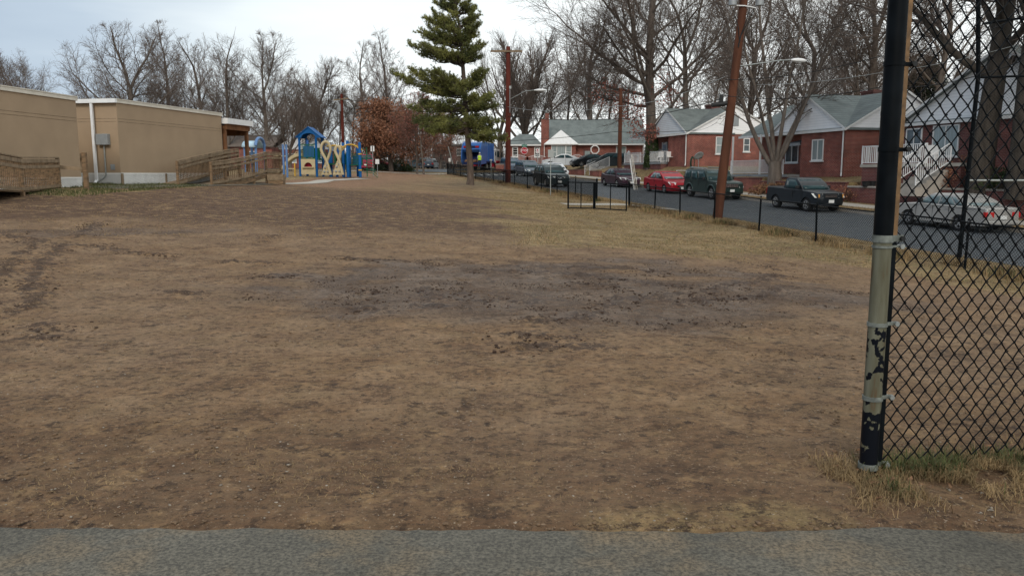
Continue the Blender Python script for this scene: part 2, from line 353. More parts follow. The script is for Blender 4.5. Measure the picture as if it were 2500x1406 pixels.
def ground_material():
    m, nt, b, N, L = newmat('earth')
    at = N('ShaderNodeAttribute'); at.attribute_name = 'mask'; sp = N('ShaderNodeSeparateColor'); L(at.outputs['Color'], sp.inputs[0])
    tc = N('ShaderNodeTexCoord')
    def noise(sc_, det=6, rough=.6, stretch=None):
        n = N('ShaderNodeTexNoise'); n.inputs['Scale'].default_value = sc_; n.inputs['Detail'].default_value = det; n.inputs['Roughness'].default_value = rough
        if stretch:
            mp = N('ShaderNodeMapping'); mp.inputs['Scale'].default_value = stretch; L(tc.outputs['Object'], mp.inputs[0]); L(mp.outputs[0], n.inputs['Vector'])
        else: L(tc.outputs['Object'], n.inputs['Vector'])
        return n.outputs[0]
    def ramp(src, *st):
        r = N('ShaderNodeValToRGB'); L(src, r.inputs[0]); e = r.color_ramp.elements
        e[0].position, e[0].color = st[0][0], tuple(st[0][1]) + (1,); e[1].position, e[1].color = st[-1][0], tuple(st[-1][1]) + (1,)
        for p, c in st[1:-1]: k = e.new(p); k.color = tuple(c) + (1,)
        return r.outputs[0]
    def mix(f, a, c, blend='MIX'):
        x = N('ShaderNodeMix'); x.data_type = 'RGBA'; x.blend_type = blend
        for sock, val in ((0, f), (6, a), (7, c)):
            if isinstance(val, (float, int)): x.inputs[sock].default_value = val
            elif isinstance(val, tuple): x.inputs[sock].default_value = val + (1,)
            else: L(val, x.inputs[sock])
        return x.outputs[2]
    def math_(op, a, c, clamp=False):
        x = N('ShaderNodeMath'); x.operation = op; x.use_clamp = clamp
        for i, val in ((0, a), (1, c)):
            if isinstance(val, (float, int)): x.inputs[i].default_value = val
            else: L(val, x.inputs[i])
        return x.outputs[0]
    soft = noise(.35, 5); mid = noise(1.6, 7, .65); fine = noise(14, 8, .7); grit = noise(70, 5, .7); speck = noise(38, 3, .5)
    dirt = ramp(mid, (.36, (.145, .082, .040)), (.5, (.205, .123, .062)), (.64, (.26, .168, .093)))
    dirt = mix(ramp(soft, (.42, (0, 0, 0)), (.6, (1, 1, 1))), dirt, mix(.5, dirt, (.195, .13, .082)))
    olive = ramp(noise(2.4, 6, .6), (.45, (0, 0, 0)), (.66, (.32, .32, .32)))
    dirt = mix(olive, dirt, (.16, .11, .052))
    redb = mix(mid, (.19, .10, .052), (.32, .19, .11))
    gr = ramp(noise(3.0, 9, .75), (.34, (.11, .062, .03)), (.45, (.19, .125, .056)), (.55, (.17, .135, .056)), (.64, (.34, .25, .12)))
    gr = mix(ramp(noise(.5, 4), (.40, (0, 0, 0)), (.62, (1, 1, 1))), gr, mix(.6, gr, (.36, .25, .125)))
    dk = ramp(noise(2.6, 9, .75), (.40, (.06, .028, .014)), (.52, (.105, .058, .03)), (.62, (.24, .155, .075)))
    mud = ramp(noise(1.1, 8, .62), (.38, (.06, .036, .023)), (.5, (.10, .067, .046)), (.62, (.145, .105, .077)))
    jit = math_('MULTIPLY', math_('SUBTRACT', fine, .5), 1.4)
    def jm(src, k=1.0): return math_('ADD', src, math_('MULTIPLY', jit, k), True)
    c = mix(jm(sp.outputs[0], .0) if False else at.outputs['Alpha'], dirt, redb)
    c = mix(jm(sp.outputs[2], .9), c, dk)
    gmask = ramp(math_('ADD', sp.outputs[0], math_('MULTIPLY', math_('SUBTRACT', mid, .5), .9)), (.3, (0, 0, 0)), (.75, (1, 1, 1)))
    c = mix(gmask, c, gr)
    mmask = ramp(math_('ADD', sp.outputs[1], math_('MULTIPLY', math_('SUBTRACT', mid, .5), .7)), (.15, (0, 0, 0)), (1.0, (.9, .9, .9)))
    c = mix(mmask, c, mud)
    dab = math_('ADD', noise(4.2, 9, .8, (1, 1.15, 1)), math_('MULTIPLY', math_('SUBTRACT', noise(.8, 3), .5), .35))
    c = mix(ramp(dab, (.405, (.8, .8, .8)), (.44, (0, 0, 0))), c, (.085, .047, .024))
    dab2 = math_('ADD', noise(9.5, 8, .8, (1, 1.3, 1)), math_('MULTIPLY', math_('SUBTRACT', noise(1.9, 3), .5), .35))
    c = mix(ramp(dab2, (.39, (.8, .8, .8)), (.42, (0, 0, 0))), c, (.07, .04, .022))
    ta = N('ShaderNodeAttribute'); ta.attribute_name = 'track'
    tm = ramp(math_('ADD', ta.outputs['Fac'], math_('MULTIPLY', math_('SUBTRACT', noise(6, 9, .8, (1, 1.6, 1)), .5), 4.5)), (.68, (0, 0, 0)), (.84, (.8, .8, .8)))
    c = mix(tm, c, (.048, .029, .02))
    c = mix(1.0, c, ramp(fine, (.38, (.62, .60, .58)), (.5, (1, 1, 1)), (.62, (1.3, 1.27, 1.22))), 'MULTIPLY')
    c = mix(ramp(speck, (.69, (0, 0, 0)), (.73, (.75, .75, .75))), c, (.42, .35, .27))
    c = mix(ramp(noise(5.5, 9, .72), (.385, (1, 1, 1)), (.44, (0, 0, 0))), c, mix(.62, c, (.035, .02, .011)))
    c = mix(ramp(noise(22, 6, .8, (1, 2.2, 1)), (.36, (1, 1, 1)), (.43, (0, 0, 0))), c, mix(.6, c, (.03, .018, .012)))
    c = mix(ramp(noise(11, 7, .8), (.40, (1, 1, 1)), (.43, (0, 0, 0))), c, mix(.7, c, (.035, .019, .011)))
    c = mix(ramp(noise(55, 4, .7), (.36, (1, 1, 1)), (.40, (0, 0, 0))), c, mix(.65, c, (.03, .018, .012)))
    c = mix(ramp(noise(47, 4, .6), (.62, (0, 0, 0)), (.66, (1, 1, 1))), c, mix(.45, c, (.42, .31, .21)))
    L(c, b.inputs['Base Color'])
    rr = ramp(math_('MULTIPLY', mmask, noise(1.3, 4)), (.28, (.95, .95, .95)), (.6, (.62, .62, .62)))
    L(rr, b.inputs['Roughness']); b.inputs['Specular IOR Level'].default_value = .35
    h = math_('ADD', math_('MULTIPLY', fine, 1.0), math_('MULTIPLY', grit, .35))
    bp = N('ShaderNodeBump'); bp.inputs['Strength'].default_value = .8; bp.inputs['Distance'].default_value = .03; L(h, bp.inputs['Height']); L(bp.outputs[0], b.inputs['Normal'])
    return m
M['earth'] = ground_material(); gm.materials.append(M['earth'])

def asphalt(name, lo, hi, stain, sfac=.5, grit=120, rough=.85):
    m, nt, b, N, L = newmat(name); tc = N('ShaderNodeTexCoord')
    def noise(s_, d=5, r_=.6):
        n = N('ShaderNodeTexNoise'); n.inputs['Scale'].default_value = s_; n.inputs['Detail'].default_value = d; n.inputs['Roughness'].default_value = r_; L(tc.outputs['Object'], n.inputs['Vector']); return n.outputs[0]
    r = N('ShaderNodeValToRGB'); L(noise(1.1), r.inputs[0]); e = r.color_ramp.elements; e[0].position = .35; e[1].position = .65; e[0].color = lo + (1,); e[1].color = hi + (1,)
    st = N('ShaderNodeValToRGB'); L(noise(1.7, 7), st.inputs[0]); e = st.color_ramp.elements; e[0].position = .48; e[1].position = .70; e[0].color = (0, 0, 0, 1); e[1].color = (sfac,) * 3 + (1,)
    mx = N('ShaderNodeMix'); mx.data_type = 'RGBA'; L(st.outputs[0], mx.inputs[0]); L(r.outputs[0], mx.inputs[6]); mx.inputs[7].default_value = stain + (1,)
    g = N('ShaderNodeValToRGB'); L(noise(grit, 4, .8), g.inputs[0]); e = g.color_ramp.elements; e[0].position = .38; e[1].position = .64; e[0].color = (.45, .45, .45, 1); e[1].color = (1.75, 1.72, 1.65, 1)
    m2 = N('ShaderNodeMix'); m2.data_type = 'RGBA'; m2.blend_type = 'MULTIPLY'; m2.inputs[0].default_value = 1; L(mx.outputs[2], m2.inputs[6]); L(g.outputs[0], m2.inputs[7])
    L(m2.outputs[2], b.inputs['Base Color']); b.inputs['Roughness'].default_value = rough
    bp = N('ShaderNodeBump'); bp.inputs['Strength'].default_value = .6; bp.inputs['Distance'].default_value = .008; L(noise(grit * .8, 4, .8), bp.inputs['Height']); L(bp.outputs[0], b.inputs['Normal'])
    return m
M['asphalt'] = asphalt('road_asphalt', (.048, .058, .07), (.07, .08, .09), (.12, .115, .105), .35, 30)
M['path'] = asphalt('path_asphalt', (.070, .064, .050), (.108, .099, .079), (.17, .122, .07), .9, 60)
M['paving'] = mat('pale_paving', (.40, .37, .32), .9, .12, 1.5)

def sheet(name, ss, ts, dz, m, kind='structure', edge=0):
    b = MB(); n = len(ts)
    vs = [(*P(s, t), GST(s, t if t < 14.29 else 14.29) + dz) for s in ss for t in ts]
    b.add(vs, [(i * n + j, i * n + j + 1, (i + 1) * n + j + 1, (i + 1) * n + j) for i in range(len(ss) - 1) for j in range(n - 1)])
    return tag(b.build(name, m, smooth=60), kind=kind)
s_all = lines((-60, 71, 1.3), (71, 300, 8))
sheet('road', s_all, lines((3.4, 11.18, .8)), .0, M['asphalt'])
def cross(t): return 71.5 + .0 * t
b = MB(); ss = lines((71.5, 80.5, 1)); ts = lines((-80, 3.38, 3))
vs = [(*P(s, t), GST(s, t) + .03) for s in ss for t in ts]; n = len(ts)
b.add(vs, [(i * n + j, i * n + j + 1, (i + 1) * n + j + 1, (i + 1) * n + j) for i in range(len(ss) - 1) for j in range(n - 1)])
tag(b.build('cross_street', M['asphalt'], smooth=60), kind='structure')
# kerb with a real step on the far side
b = MB()
for a, c in zip(s_all, s_all[1:]):
    if c > 71: break
    p, q = P(a, 11.18), P(c, 11.18); p2, q2 = P(a, 11.33), P(c, 11.33)
    za, zb = GST(a, 11) , GST(c, 11)
    b.add([(*p, za - .1), (*q, zb - .1), (*q, zb + .135), (*p, za + .135), (*p2, za + .14), (*q2, zb + .14), (*p2, za - .1), (*q2, zb - .1)], [(0, 1, 2, 3), (3, 2, 5, 4), (4, 5, 7, 6)])
tag(b.build('kerb', M['concrete']), kind='structure')
sheet('sidewalk', lines((-60, 71, 1.5)), lines((12.4, 13.7, .65)), .012, M['paving'])
# crossing bars painted on the street
b = MB()
for k in range(9):
    t0 = 3.6 + k * .86
    vs = []
    for s in (68.6, 70.8):
        for t in (t0, t0 + .42): vs.append((*P(s, t), GST(s, t) + .006))
    b.add(vs, [(0, 1, 3, 2)])
tag(b.build('crossing_marking', M['white']), kind='structure')
# foreground path (slightly wavy edge)
b = MB(); xs = lines((-9, 9, .035)); n = 14; vs = []
for x in xs:
    e_ = 3.335 - .012 * x + .05 * nz3(x, 0, .9, 4) + .035 * nz3(x, 0, 4, 7) + .02 * nz3(x, 0, 11, 2)
    for k in range(n):
        y = -1.2 + (e_ + 1.2) * k / (n - 3) if k < n - 2 else e_ + .05 * (k - n + 3)
        vs.append((x, y, .004 + .004 * nz3(x, y, 2, 1) - (.02 * (k - n + 3) if k > n - 3 else 0)))
b.add(vs, [(i * n + j, (i + 1) * n + j, (i + 1) * n + j + 1, i * n + j + 1) for i in range(len(xs) - 1) for j in range(n - 1)])
tag(b.build('path', M['path'], smooth=60), kind='structure')
# walkway by the school ramps, following the ground
def ribbon(name, pts, wid, m, dz=.02):
    b = MB(); fine = []
    for (x0, y0), (x1, y1) in zip(pts, pts[1:]):
        k = max(2, int(math.hypot(x1 - x0, y1 - y0) / .6)); fine += [(x0 + (x1 - x0) * i / k, y0 + (y1 - y0) * i / k) for i in range(k)]
    fine.append(pts[-1]); vs = []; n = 4
    for i, (x, y) in enumerate(fine):
        a, c = fine[max(0, i - 1)], fine[min(len(fine) - 1, i + 1)]; dx, dy = c[0] - a[0], c[1] - a[1]; l = math.hypot(dx, dy) or 1
        for k in range(n):
            o = (k / (n - 1) - .5) * wid; px_, py_ = x - dy / l * o, y + dx / l * o
            vs.append((px_, py_, G(px_, py_) + dz))
    b.add(vs, [(i * n + j, i * n + j + 1, (i + 1) * n + j + 1, (i + 1) * n + j) for i in range(len(fine) - 1) for j in range(n - 1)])
    return tag(b.build(name, m, smooth=60), kind='structure')
ribbon('walkway', [(-15.6, 30.5), (-15.2, 33.5), (-14.3, 37), (-13.6, 40), (-12.9, 43)], 1.5, M['path'])
ribbon('walkway', [(-12.6, 43.5), (-11.9, 46), (-11.8, 49), (-12.2, 53), (-11.0, 60)], 1.1, M['paving'])
ribbon('walkway', [P(15.9, -2.6), P(15.9, .2), P(15.9, 3.3)], 1.3, M['paving'])
ribbon('walkway', [(-21, 80), (-14, 83), (-8.4, 82.5), P(66, 2.8)], 2.6, M['paving'])

# retaining walls (each a thing)
def ret_wall(name, s0, s1, zt, m, label, zb=None, th=.24, t=14.3):
    b = MB(); L_ = s1 - s0; p = P(s0, t); z0 = GST(s0, 14.2) - .3 if zb is None else zb
    o = empty(name, (p[0], p[1], z0), TH, label, 'wall')
    ht = zt - z0
    MB().box(-.02, th, 0, L_, 0, ht - .06).build('wall_face', m, o)
    MB().box(-.05, th + .04, -.02, L_ + .02, ht - .06, ht + .03).build('coping', M['brick_dark'] if m is M['brick'] else M['concrete'], o, bevel=.01)
    return o
ret_wall('retaining_wall', -12, 17.3, .88, M['brick_dark'], 'long dark maroon brick retaining wall behind the silver sedan')
ret_wall('retaining_wall', 17.5, 25.95, 1.08, M['brick'], 'red brick retaining wall behind the black pickup truck')
ret_wall('retaining_wall', 26.05, 30.6, 1.29, M['brick'], 'short raised red brick retaining wall behind the dark green jeep style vehicle')
ret_wall('retaining_wall', 54.9, 57.6, zf(56) + .46, M['brick'], 'low red brick garden wall to the right of the white railed steps')
ret_wall('retaining_wall', 59.4, 64.5, zf(62) + .46, M['brick'], 'low red brick garden wall to the left of the white railed steps')
# ================================================================ WINDOWS AND DOORS (local coordinates; ax = wall normal axis)
def wbox(b, ax, d0, d1, a0, a1, z0, z1, mi=0):
    if d0 > d1: d0, d1 = d1, d0
    return b.box(d0, d1, a0, a1, z0, z1, mi) if ax == 'x' else b.box(a0, a1, d0, d1, z0, z1, mi)
def window(par, ax, d, sg, a, z, w, h, glass='glass', mull=1, rail=True, fr=.07, sill=True, name='window', fmat='white', rails=1):
    """d: wall plane, sg: outward sign, a: centre along the wall, z: bottom"""
    b = MB(); o = sg * .05; a0, a1 = a - w / 2, a + w / 2
    wbox(b, ax, d, d + o, a0, a0 + fr, z, z + h); wbox(b, ax, d, d + o, a1 - fr, a1, z, z + h)
    wbox(b, ax, d, d + o * .98, a0 + fr, a1 - fr, z, z + fr); wbox(b, ax, d, d + o * .98, a0 + fr, a1 - fr, z + h - fr, z + h)
    for k in range(1, mull):
        c = a0 + w * k / mull; wbox(b, ax, d, d + o * .9, c - .03, c + .03, z + fr, z + h - fr)
    if rail:
        for k in range(1, rails + 1):
            zz = z + h * k / (rails + 1); wbox(b, ax, d, d + o * .8, a0 + fr, a1 - fr, zz - .025, zz + .025)
    f = b.build(name, M[fmat], par)
    g = MB(); wbox(g, ax, d - sg * .01, d + sg * .02, a0 + fr * .5, a1 - fr * .5, z + fr * .5, z + h - fr * .5); g.build('pane', M[glass], f)
    if sill:
        s = MB(); wbox(s, ax, d, d + sg * .1, a0 - .06, a1 + .06, z - .08, z - .005); s.build('sill', M['white'], f)
    return f
def door(par, ax, d, sg, a, z, w, h, m='whitemetal'):
    b = MB(); wbox(b, ax, d, d + sg * .06, a - w / 2 - .08, a - w / 2, z, z + h + .08); wbox(b, ax, d, d + sg * .06, a + w / 2, a + w / 2 + .08, z, z + h + .08); wbox(b, ax, d, d + sg * .058, a - w / 2, a + w / 2, z + h, z + h + .08)
    wbox(b, ax, d, d + sg * .035, a - w / 2, a + w / 2, z, z + h)
    f = b.build('door', M[m], par)
    g = MB(); wbox(g, ax, d, d + sg * .045, a - w / 2 + .14, a + w / 2 - .14, z + 1.1, z + h - .14); wbox(g, ax, d, d + sg * .044, a - w / 2 + .14, a + w / 2 - .14, z + .2, z + .95); g.build('pane', M['curtain'], f)
    k = MB(); wbox(k, ax, d, d + sg * .1, a + w / 2 - .12, a + w / 2 - .08, z + .98, z + 1.08); k.build('handle', M['chrome'], f)
    return f
def railing(par, p, q, h=.95, step=.13, name='railing', m='whitemetal', z0=.08, r=.012, posts=True, arch=0):
    p, q = Vector(p), Vector(q); L_ = (q - p).length; n = max(2, int(L_ / step)); b = MB(); up = Vector((0, 0, 1))
    def top(f): return h + arch * math.sin(math.pi * f)
    K = 8 if arch else 1
    for k in range(K):
        b.bar(p + (q - p) * k / K + up * top(k / K), p + (q - p) * (k + 1) / K + up * top((k + 1) / K), .045, .035)
    b.bar(p + up * z0, q + up * z0, .035, .03)
    for i in range(1, n):
        f = i / n; a = p + (q - p) * f; b.bar(a + up * z0, a + up * top(f), r * 2, r * 2, up=(1, 0, 0))
    if posts:
        for f in (0, 1):
            a = p + (q - p) * f; b.bar(a, a + up * (top(f) + .03), .05, .05, up=(1, 0, 0))
    return b.build(name, M[m], par)
def roof_y(par, x0, x1, y0, y1, zr, slope, m, th=.10, oh=.14, name='roof', fas='white'):
    """ridge along local y; eaves at x0,x1"""
    xm = (x0 + x1) / 2; H = (xm - x0) * slope
    for k, (xa, s) in enumerate(((x0, -1), (x1, 1))):
        pass
    b = MB(); xa, xb = x0 - oh, x1 + oh; ze = zr - slope * oh; zt = zr + H
    b.prism([(xa, ze), (xm, zt), (xb, ze), (xb, ze + th), (xm, zt + th), (xa, ze + th)], lambda a, z: (a, y0 - oh, z), lambda a, z: (a, y1 + oh, z))
    r = b.build(name, m, par)
    f = MB()
    for yy in (y0 - oh, y1 + oh):
        for xe in (xa, xb): f.bar((xe, yy, ze + .02), (xm, yy, zt + .02), .03, .12, up=(0, 0, 1))
    for xe in (xa, xb): f.box(xe - .05, xe + .05, y0 - oh, y1 + oh, ze - .05, ze + .1)
    f.build('fascia', M[fas], r); return r
def roof_x(par, y0, y1, x0, x1, zr, slope, m, th=.10, oh=.14, ohx1=0, name='roof', fas='white'):
    """ridge along local x; eaves at y0,y1; gable end at x0"""
    ym = (y0 + y1) / 2; H = (ym - y0) * slope; b = MB(); ya, yb = y0 - oh, y1 + oh; ze = zr - slope * oh; zt = zr + H
    b.prism([(ya, ze), (ym, zt), (yb, ze), (yb, ze + th), (ym, zt + th), (ya, ze + th)], lambda a, z: (x0 - oh, a, z), lambda a, z: (x1 + ohx1, a, z))
    r = b.build(name, m, par); f = MB()
    for ye in (ya, yb): f.bar((x0 - oh, ye, ze + .02), (x0 - oh, ym, zt + .02), .03, .12)
    f.build('fascia', M[fas], r); return r
def gable(par, ax, d, a0, a1, z, slope, m, th=.12, name='gable_wall'):
    am = (a0 + a1) / 2; H = (am - a0) * slope; b = MB(); poly = [(a0, z), (a1, z), (am, z + H)]
    if ax == 'x': b.prism(poly, lambda a, q: (d, a, q), lambda a, q: (d + th, a, q))
    else: b.prism(poly, lambda a, q: (a, d, q), lambda a, q: (a, d + th, q))
    return b.build(name, m, par)
def downpipe(par, x, y, z0, z1):
    b = MB(); b.tube([(x, y, z1), (x, y, z0 + .2), (x - .1, y - .12, z0)], .045, 6); return b.build('downpipe', M['white'], par)

# ================================================================ STREET HOUSES, corner at (s0,t0); local x = away from the street, local y = up the street
def cross_house(s0, t0, zb, hw, FW, Dp, Ls, slope, label, side_windows, front, sid='siding', roofm='shingle', chim=None):
    p = P(s0, t0); o = empty('brick_house', (p[0], p[1], zb), TH, label, 'house')
    fb, rec = front['brick'], 1.6
    w = MB(); w.box(0, Dp, 0, fb, -1.2, hw); w.box(rec, Dp - .01, fb, Ls, -1.2, hw); w.build('wall', M['brick'], o)
    roof_y(o, 0, Dp, 0, Ls, hw, slope, M[roofm])
    roof_x(o, 0, FW, 0, Dp / 2, hw, slope * Dp / FW * .99, M[roofm])
    gable(o, 'y', -.02, 0, Dp, hw, slope, M['siding']); gable(o, 'x', -.02, 0, FW, hw, slope * Dp / FW * .99, M[sid])
    t_ = MB(); t_.box(-.06, Dp, -.06, -.02, hw - .05, hw + .09); t_.box(-.06, -.02, -.02, FW, hw - .05, hw + .09); t_.build('band_board', M['white'], o)
    downpipe(o, -.06, .12, 0, hw)
    for (a, z, ww, hh, gl, mull) in side_windows: window(o, 'y', 0, -1, a, z, ww, hh, gl, mull, rail=mull == 1)
    for (a, z, ww, hh, gl, mull) in front['win']: window(o, 'x', 0 if a < fb else rec, -1, a, z, ww, hh, gl, mull, rail=mull == 1)
    if 'door' in front: door(o, 'x', rec, -1, front['door'], .12, .95, 2.05)
    if 'porch' in front:
        y0, y1, xo, zd = front['porch']
        d = MB(); d.box(xo, rec, y0, y1, zd - .16, zd); pch = d.build('porch', M['paving'] if not front.get('blue') else M['greymetal'], o)
        e_ = MB(); e_.box(xo + .06, rec, y0 + .03, y1 - .03, -1.2, zd - .16); e_.build('porch_base', M['brick_dark'], pch)
        for (a, c) in front['rails']: railing(pch, (a[0], a[1], zd), (c[0], c[1], zd))
        for q in front.get('posts', ()): 
            m_ = MB(); m_.box(q[0] - .05, q[0] + .05, q[1] - .05, q[1] + .05, zd, hw); m_.build('porch_post', M['white'], pch)
    if chim: 
        c = MB(); c.box(chim[0] - .45, chim[0] + .45, chim[1] - .6, chim[1] + .6, hw, hw + Dp / 2 * slope + chim[2]); c.box(chim[0] - .5, chim[0] + .5, chim[1] - .65, chim[1] + .65, hw + Dp / 2 * slope + chim[2] - .15, hw + Dp / 2 * slope + chim[2]); c.build('chimney', M['brick_dark'], o)
    return o
# C: nearest whole house, behind the pickup
hC = cross_house(20.5, 16.4, 1.42, 2.78, 7.7, 8.0, 11.5, .56, 'red brick house with white gables and a door awning, behind the multi stemmed tree',
    [(4.5, 1.0, .9, 1.35, 'glass', 1)],
    dict(brick=4.3, win=[(2.55, .95, 1.15, 1.3, 'curtain', 2), (7.6, .9, 1.5, 1.3, 'glass', 2)], door=5.1, porch=(4.35, 11.5, -.9, .1), blue=1,
         rails=[((-.85, 4.9), (-.85, 11.4))], posts=[(-.8, 11.3), (-.8, 7.7)]), chim=(5.4, 4.6, .5))
aw = MB()
for k in range(9): aw.box(-.02, 1.62, 4.4 + k * .18, 4.4 + k * .18 + .09, 2.42, 2.47)
aw.xf = Matrix.Translation((0, 0, 0)); aw.v = [(x, y, z + (x - 1.6) * .28 + .05 * ((int((y - 4.4) / .18)) % 2)) for x, y, z in aw.v]
aw.add([(-.05, 4.38, 1.93), (-.05, 6.05, 1.93), (-.05, 6.05, 2.1), (-.05, 4.38, 2.1), (1.6, 4.38, 2.44), (1.6, 6.05, 2.44)], [(0, 1, 2, 3), (2, 3, 4, 5)])
aw.build('door_awning', M['greymetal'], hC)
# B: behind the red and green cars
hB = cross_house(41.8, 17.1, 2.24, 2.72, 8.0, 8.8, 12.0, .52, 'red brick house with a satellite dish and hose reel beside its corner',
    [(1.9 + 1.3, 1.0, 1.1, 1.45, 'curtain', 1), (5.6, 1.2, .62, 1.15, 'glass', 1)],
    dict(brick=3.6, win=[(5.0, .8, 1.2, 1.5, 'curtain', 2), (10.2, .8, 1.1, 1.5, 'curtain', 1)], door=7.6, porch=(3.65, 12, -.7, .35), blue=1,
         rails=[((-.65, 3.7), (-.65, 6.6)), ((-.65, 8.0), (-.65, 11.9)), ((-.65, 3.72), (1.5, 3.72))], posts=[(-.6, 6.6)]), sid='siding_blue', chim=(5.0, 5.0, .55))
v_ = MB(); v_.box(4.1, 4.75, -.06, -.01, 3.35, 4.25); v_.build('gable_vent', M['greymetal'], hB)
# D: nearest, right, seen through the tall fences
p = P(3.6, 16.5); hD = empty('brick_house', (p[0], p[1], 1.12), TH, 'brick house with white porch rails and steps behind the two tall chain link fences', 'house')
w_ = MB(); w_.box(0, 9, 0, 12.9, -1.2, 3.05); w_.build('wall', M['brick_dark'], hD)
roof_y(hD, 0, 9, -1, 12.9, 3.05, .62, M['shingle']); roof_x(hD, 0, 12.4, 0, 4.4, 3.05, .5, M['shingle'], oh=.35)
gable(hD, 'x', -.02, 0, 12.4, 3.05, .5, M['siding']); gable(hD, 'y', -.02, 0, 9, 3.05, .62, M['siding'])
t_ = MB(); t_.box(-.06, -.02, 0, 12.9, 2.98, 3.12); t_.build('band_board', M['white'], hD)
window(hD, 'x', 0, -1, 11.5, 1.35, 1.15, 1.45, 'glass', 2, rail=False); window(hD, 'x', 0, -1, 9.35, 1.3, 1.7, 1.55, 'curtain', 2, rail=False)
door(hD, 'x', 0, -1, 7.2, .95, .95, 2.05); window(hD, 'x', 0, -1, 2.6, 1.4, 1.2, 1.4, 'curtain', 1)
window(hD, 'x', 0, -1, .6, 1.4, .7, 1.4, 'glass', 1)
d_ = MB(); d_.box(-1.9, 0, 6.3, 13.2, .78, .94); pD = d_.build('porch', M['paving'], hD)
d_ = MB(); d_.box(-1.84, 0, 6.35, 13.1, -1.2, .78); d_.build('porch_base', M['brick_dark'], pD)
railing(pD, (-1.85, 8.6, .94), (-1.85, 13.1, .94)); railing(pD, (-1.85, 13.12, .94), (0, 13.12, .94))
st_ = MB()
for k in range(6): st_.box(-1.9 - .3 * (k + 1), -1.9 - .3 * k, 7.0, 8.5, -.6, .78 - .16 * (k + 1))
sD = st_.build('steps', M['concrete'], pD)
railing(sD, (-3.7, 8.5, -.1), (-1.85, 8.5, .94)); railing(sD, (-3.7, 7.0, -.1), (-1.85, 7.0, .94))
# grey roofed house further back on the right, above the trees' feet
p = at(2160, 235, 75); hE = empty('brick_house', (p[0] - 2, p[1], 2.5), TH * .6, 'distant house with only its pale roof end showing above the nearer roofs', 'house')
w_ = MB(); w_.box(0, 9, 0, 8, -1, 3.2); w_.build('wall', M['brick_dark'], hE); roof_y(hE, 0, 9, 0, 8, 3.2, .75, M['shingle_brown']); gable(hE, 'y', -.02, 0, 9, 3.2, .75, M['siding']); window(hE, 'y', 0, -1, 4.5, .9, 1, 1.3)

# A: long house across the junction, facing the field
hA = empty('brick_house', (4.25, 103.5, 2.55), R(-1), 'long brick house with a white hip gable and tall chimney, beyond the STOP sign', 'house')
w_ = MB(); w_.box(-5.1, -.5, .5, 9, -1, 2.62); w_.box(.1, 3.85, 0, 9, -1, 2.7); w_.box(3.85, 12.6, .9, 9, -1, 2.7); w_.build('wall', M['brick'], hA)
rf = MB(); rf.add([(-5.4, .2, 2.62), (-.3, .2, 2.62), (-.3, 9.3, 2.62), (-5.4, 9.3, 2.62), (-3.4, 3.6, 4.15), (-1.6, 3.6, 4.15), (-1.6, 6.4, 4.15), (-3.4, 6.4, 4.15)],
    [(0, 1, 5, 4), (1, 2, 6, 5), (2, 3, 7, 6), (3, 0, 4, 7), (4, 5, 6, 7), (0, 3, 2, 1)]); rw = rf.build('roof', M['shingle'], hA)
fs = MB(); fs.box(-5.45, -.4, .14, .2, 2.54, 2.72); fs.build('fascia', M['white'], rw)
b = MB(); ze = 2.72
b.prism([(.35, ze), (4.7, 6.0), (9.2, ze), (9.2, ze + .1), (4.7, 6.1), (.35, ze + .1)], lambda a, z: (-.1, a, z), lambda a, z: (12.9, a, z)); rA = b.build('roof', M['shingle'], hA)
b = MB(); b.add([(-.2, -.35, 2.76), (4.15, -.35, 2.76), (1.98, .55, 4.55), (1.98, 2.9, 4.6), (-.2, 2.2, 2.76), (4.15, 2.2, 2.76)], [(0, 1, 2), (0, 2, 3, 4), (1, 5, 3, 2), (0, 4, 5, 1)]); b.build('hip_gable', M['whitemetal'], hA)
b = MB(); b.box(-.2, 4.15, -.4, -.34, 2.66, 2.78); b.box(4.15, 12.9, .28, .34, 2.64, 2.8); b.build('fascia', M['white'], rA)
b = MB(); b.box(-.55, .45, .1, .8, -1, 5.9); b.box(-.05, .42, .15, .78, 5.9, 6.6); b.v = [(x + (.28 if z > 5.95 and 0 else 0), y, z) for x, y, z in b.v]; b.build('chimney', M['brick'], hA)
for a in (-3.85, -1.05): window(hA, 'y', .5, -1, a, 1.15, .72, 1.25, 'dark', 1, True, fr=.1, rails=3)
window(hA, 'y', 0, -1, 1.1, .9, .75, 1.7, 'curtain', 1); window(hA, 'y', 0, -1, 2.0, .9, 1.15, 1.7, 'curtain', 1, False); window(hA, 'y', 0, -1, 2.95, .9, .75, 1.7, 'curtain', 1)
window(hA, 'y', .9, -1, 9.7, .75, 1.3, 1.75, 'curtain', 1); door(hA, 'y', .9, -1, 5.4, 0, .95, 2.05, 'brick_dark')
downpipe(hA, -.15, -.06, 0, 2.7); downpipe(hA, 12.5, .8, 0, 2.7); downpipe(hA, -5.0, .4, 0, 2.6)
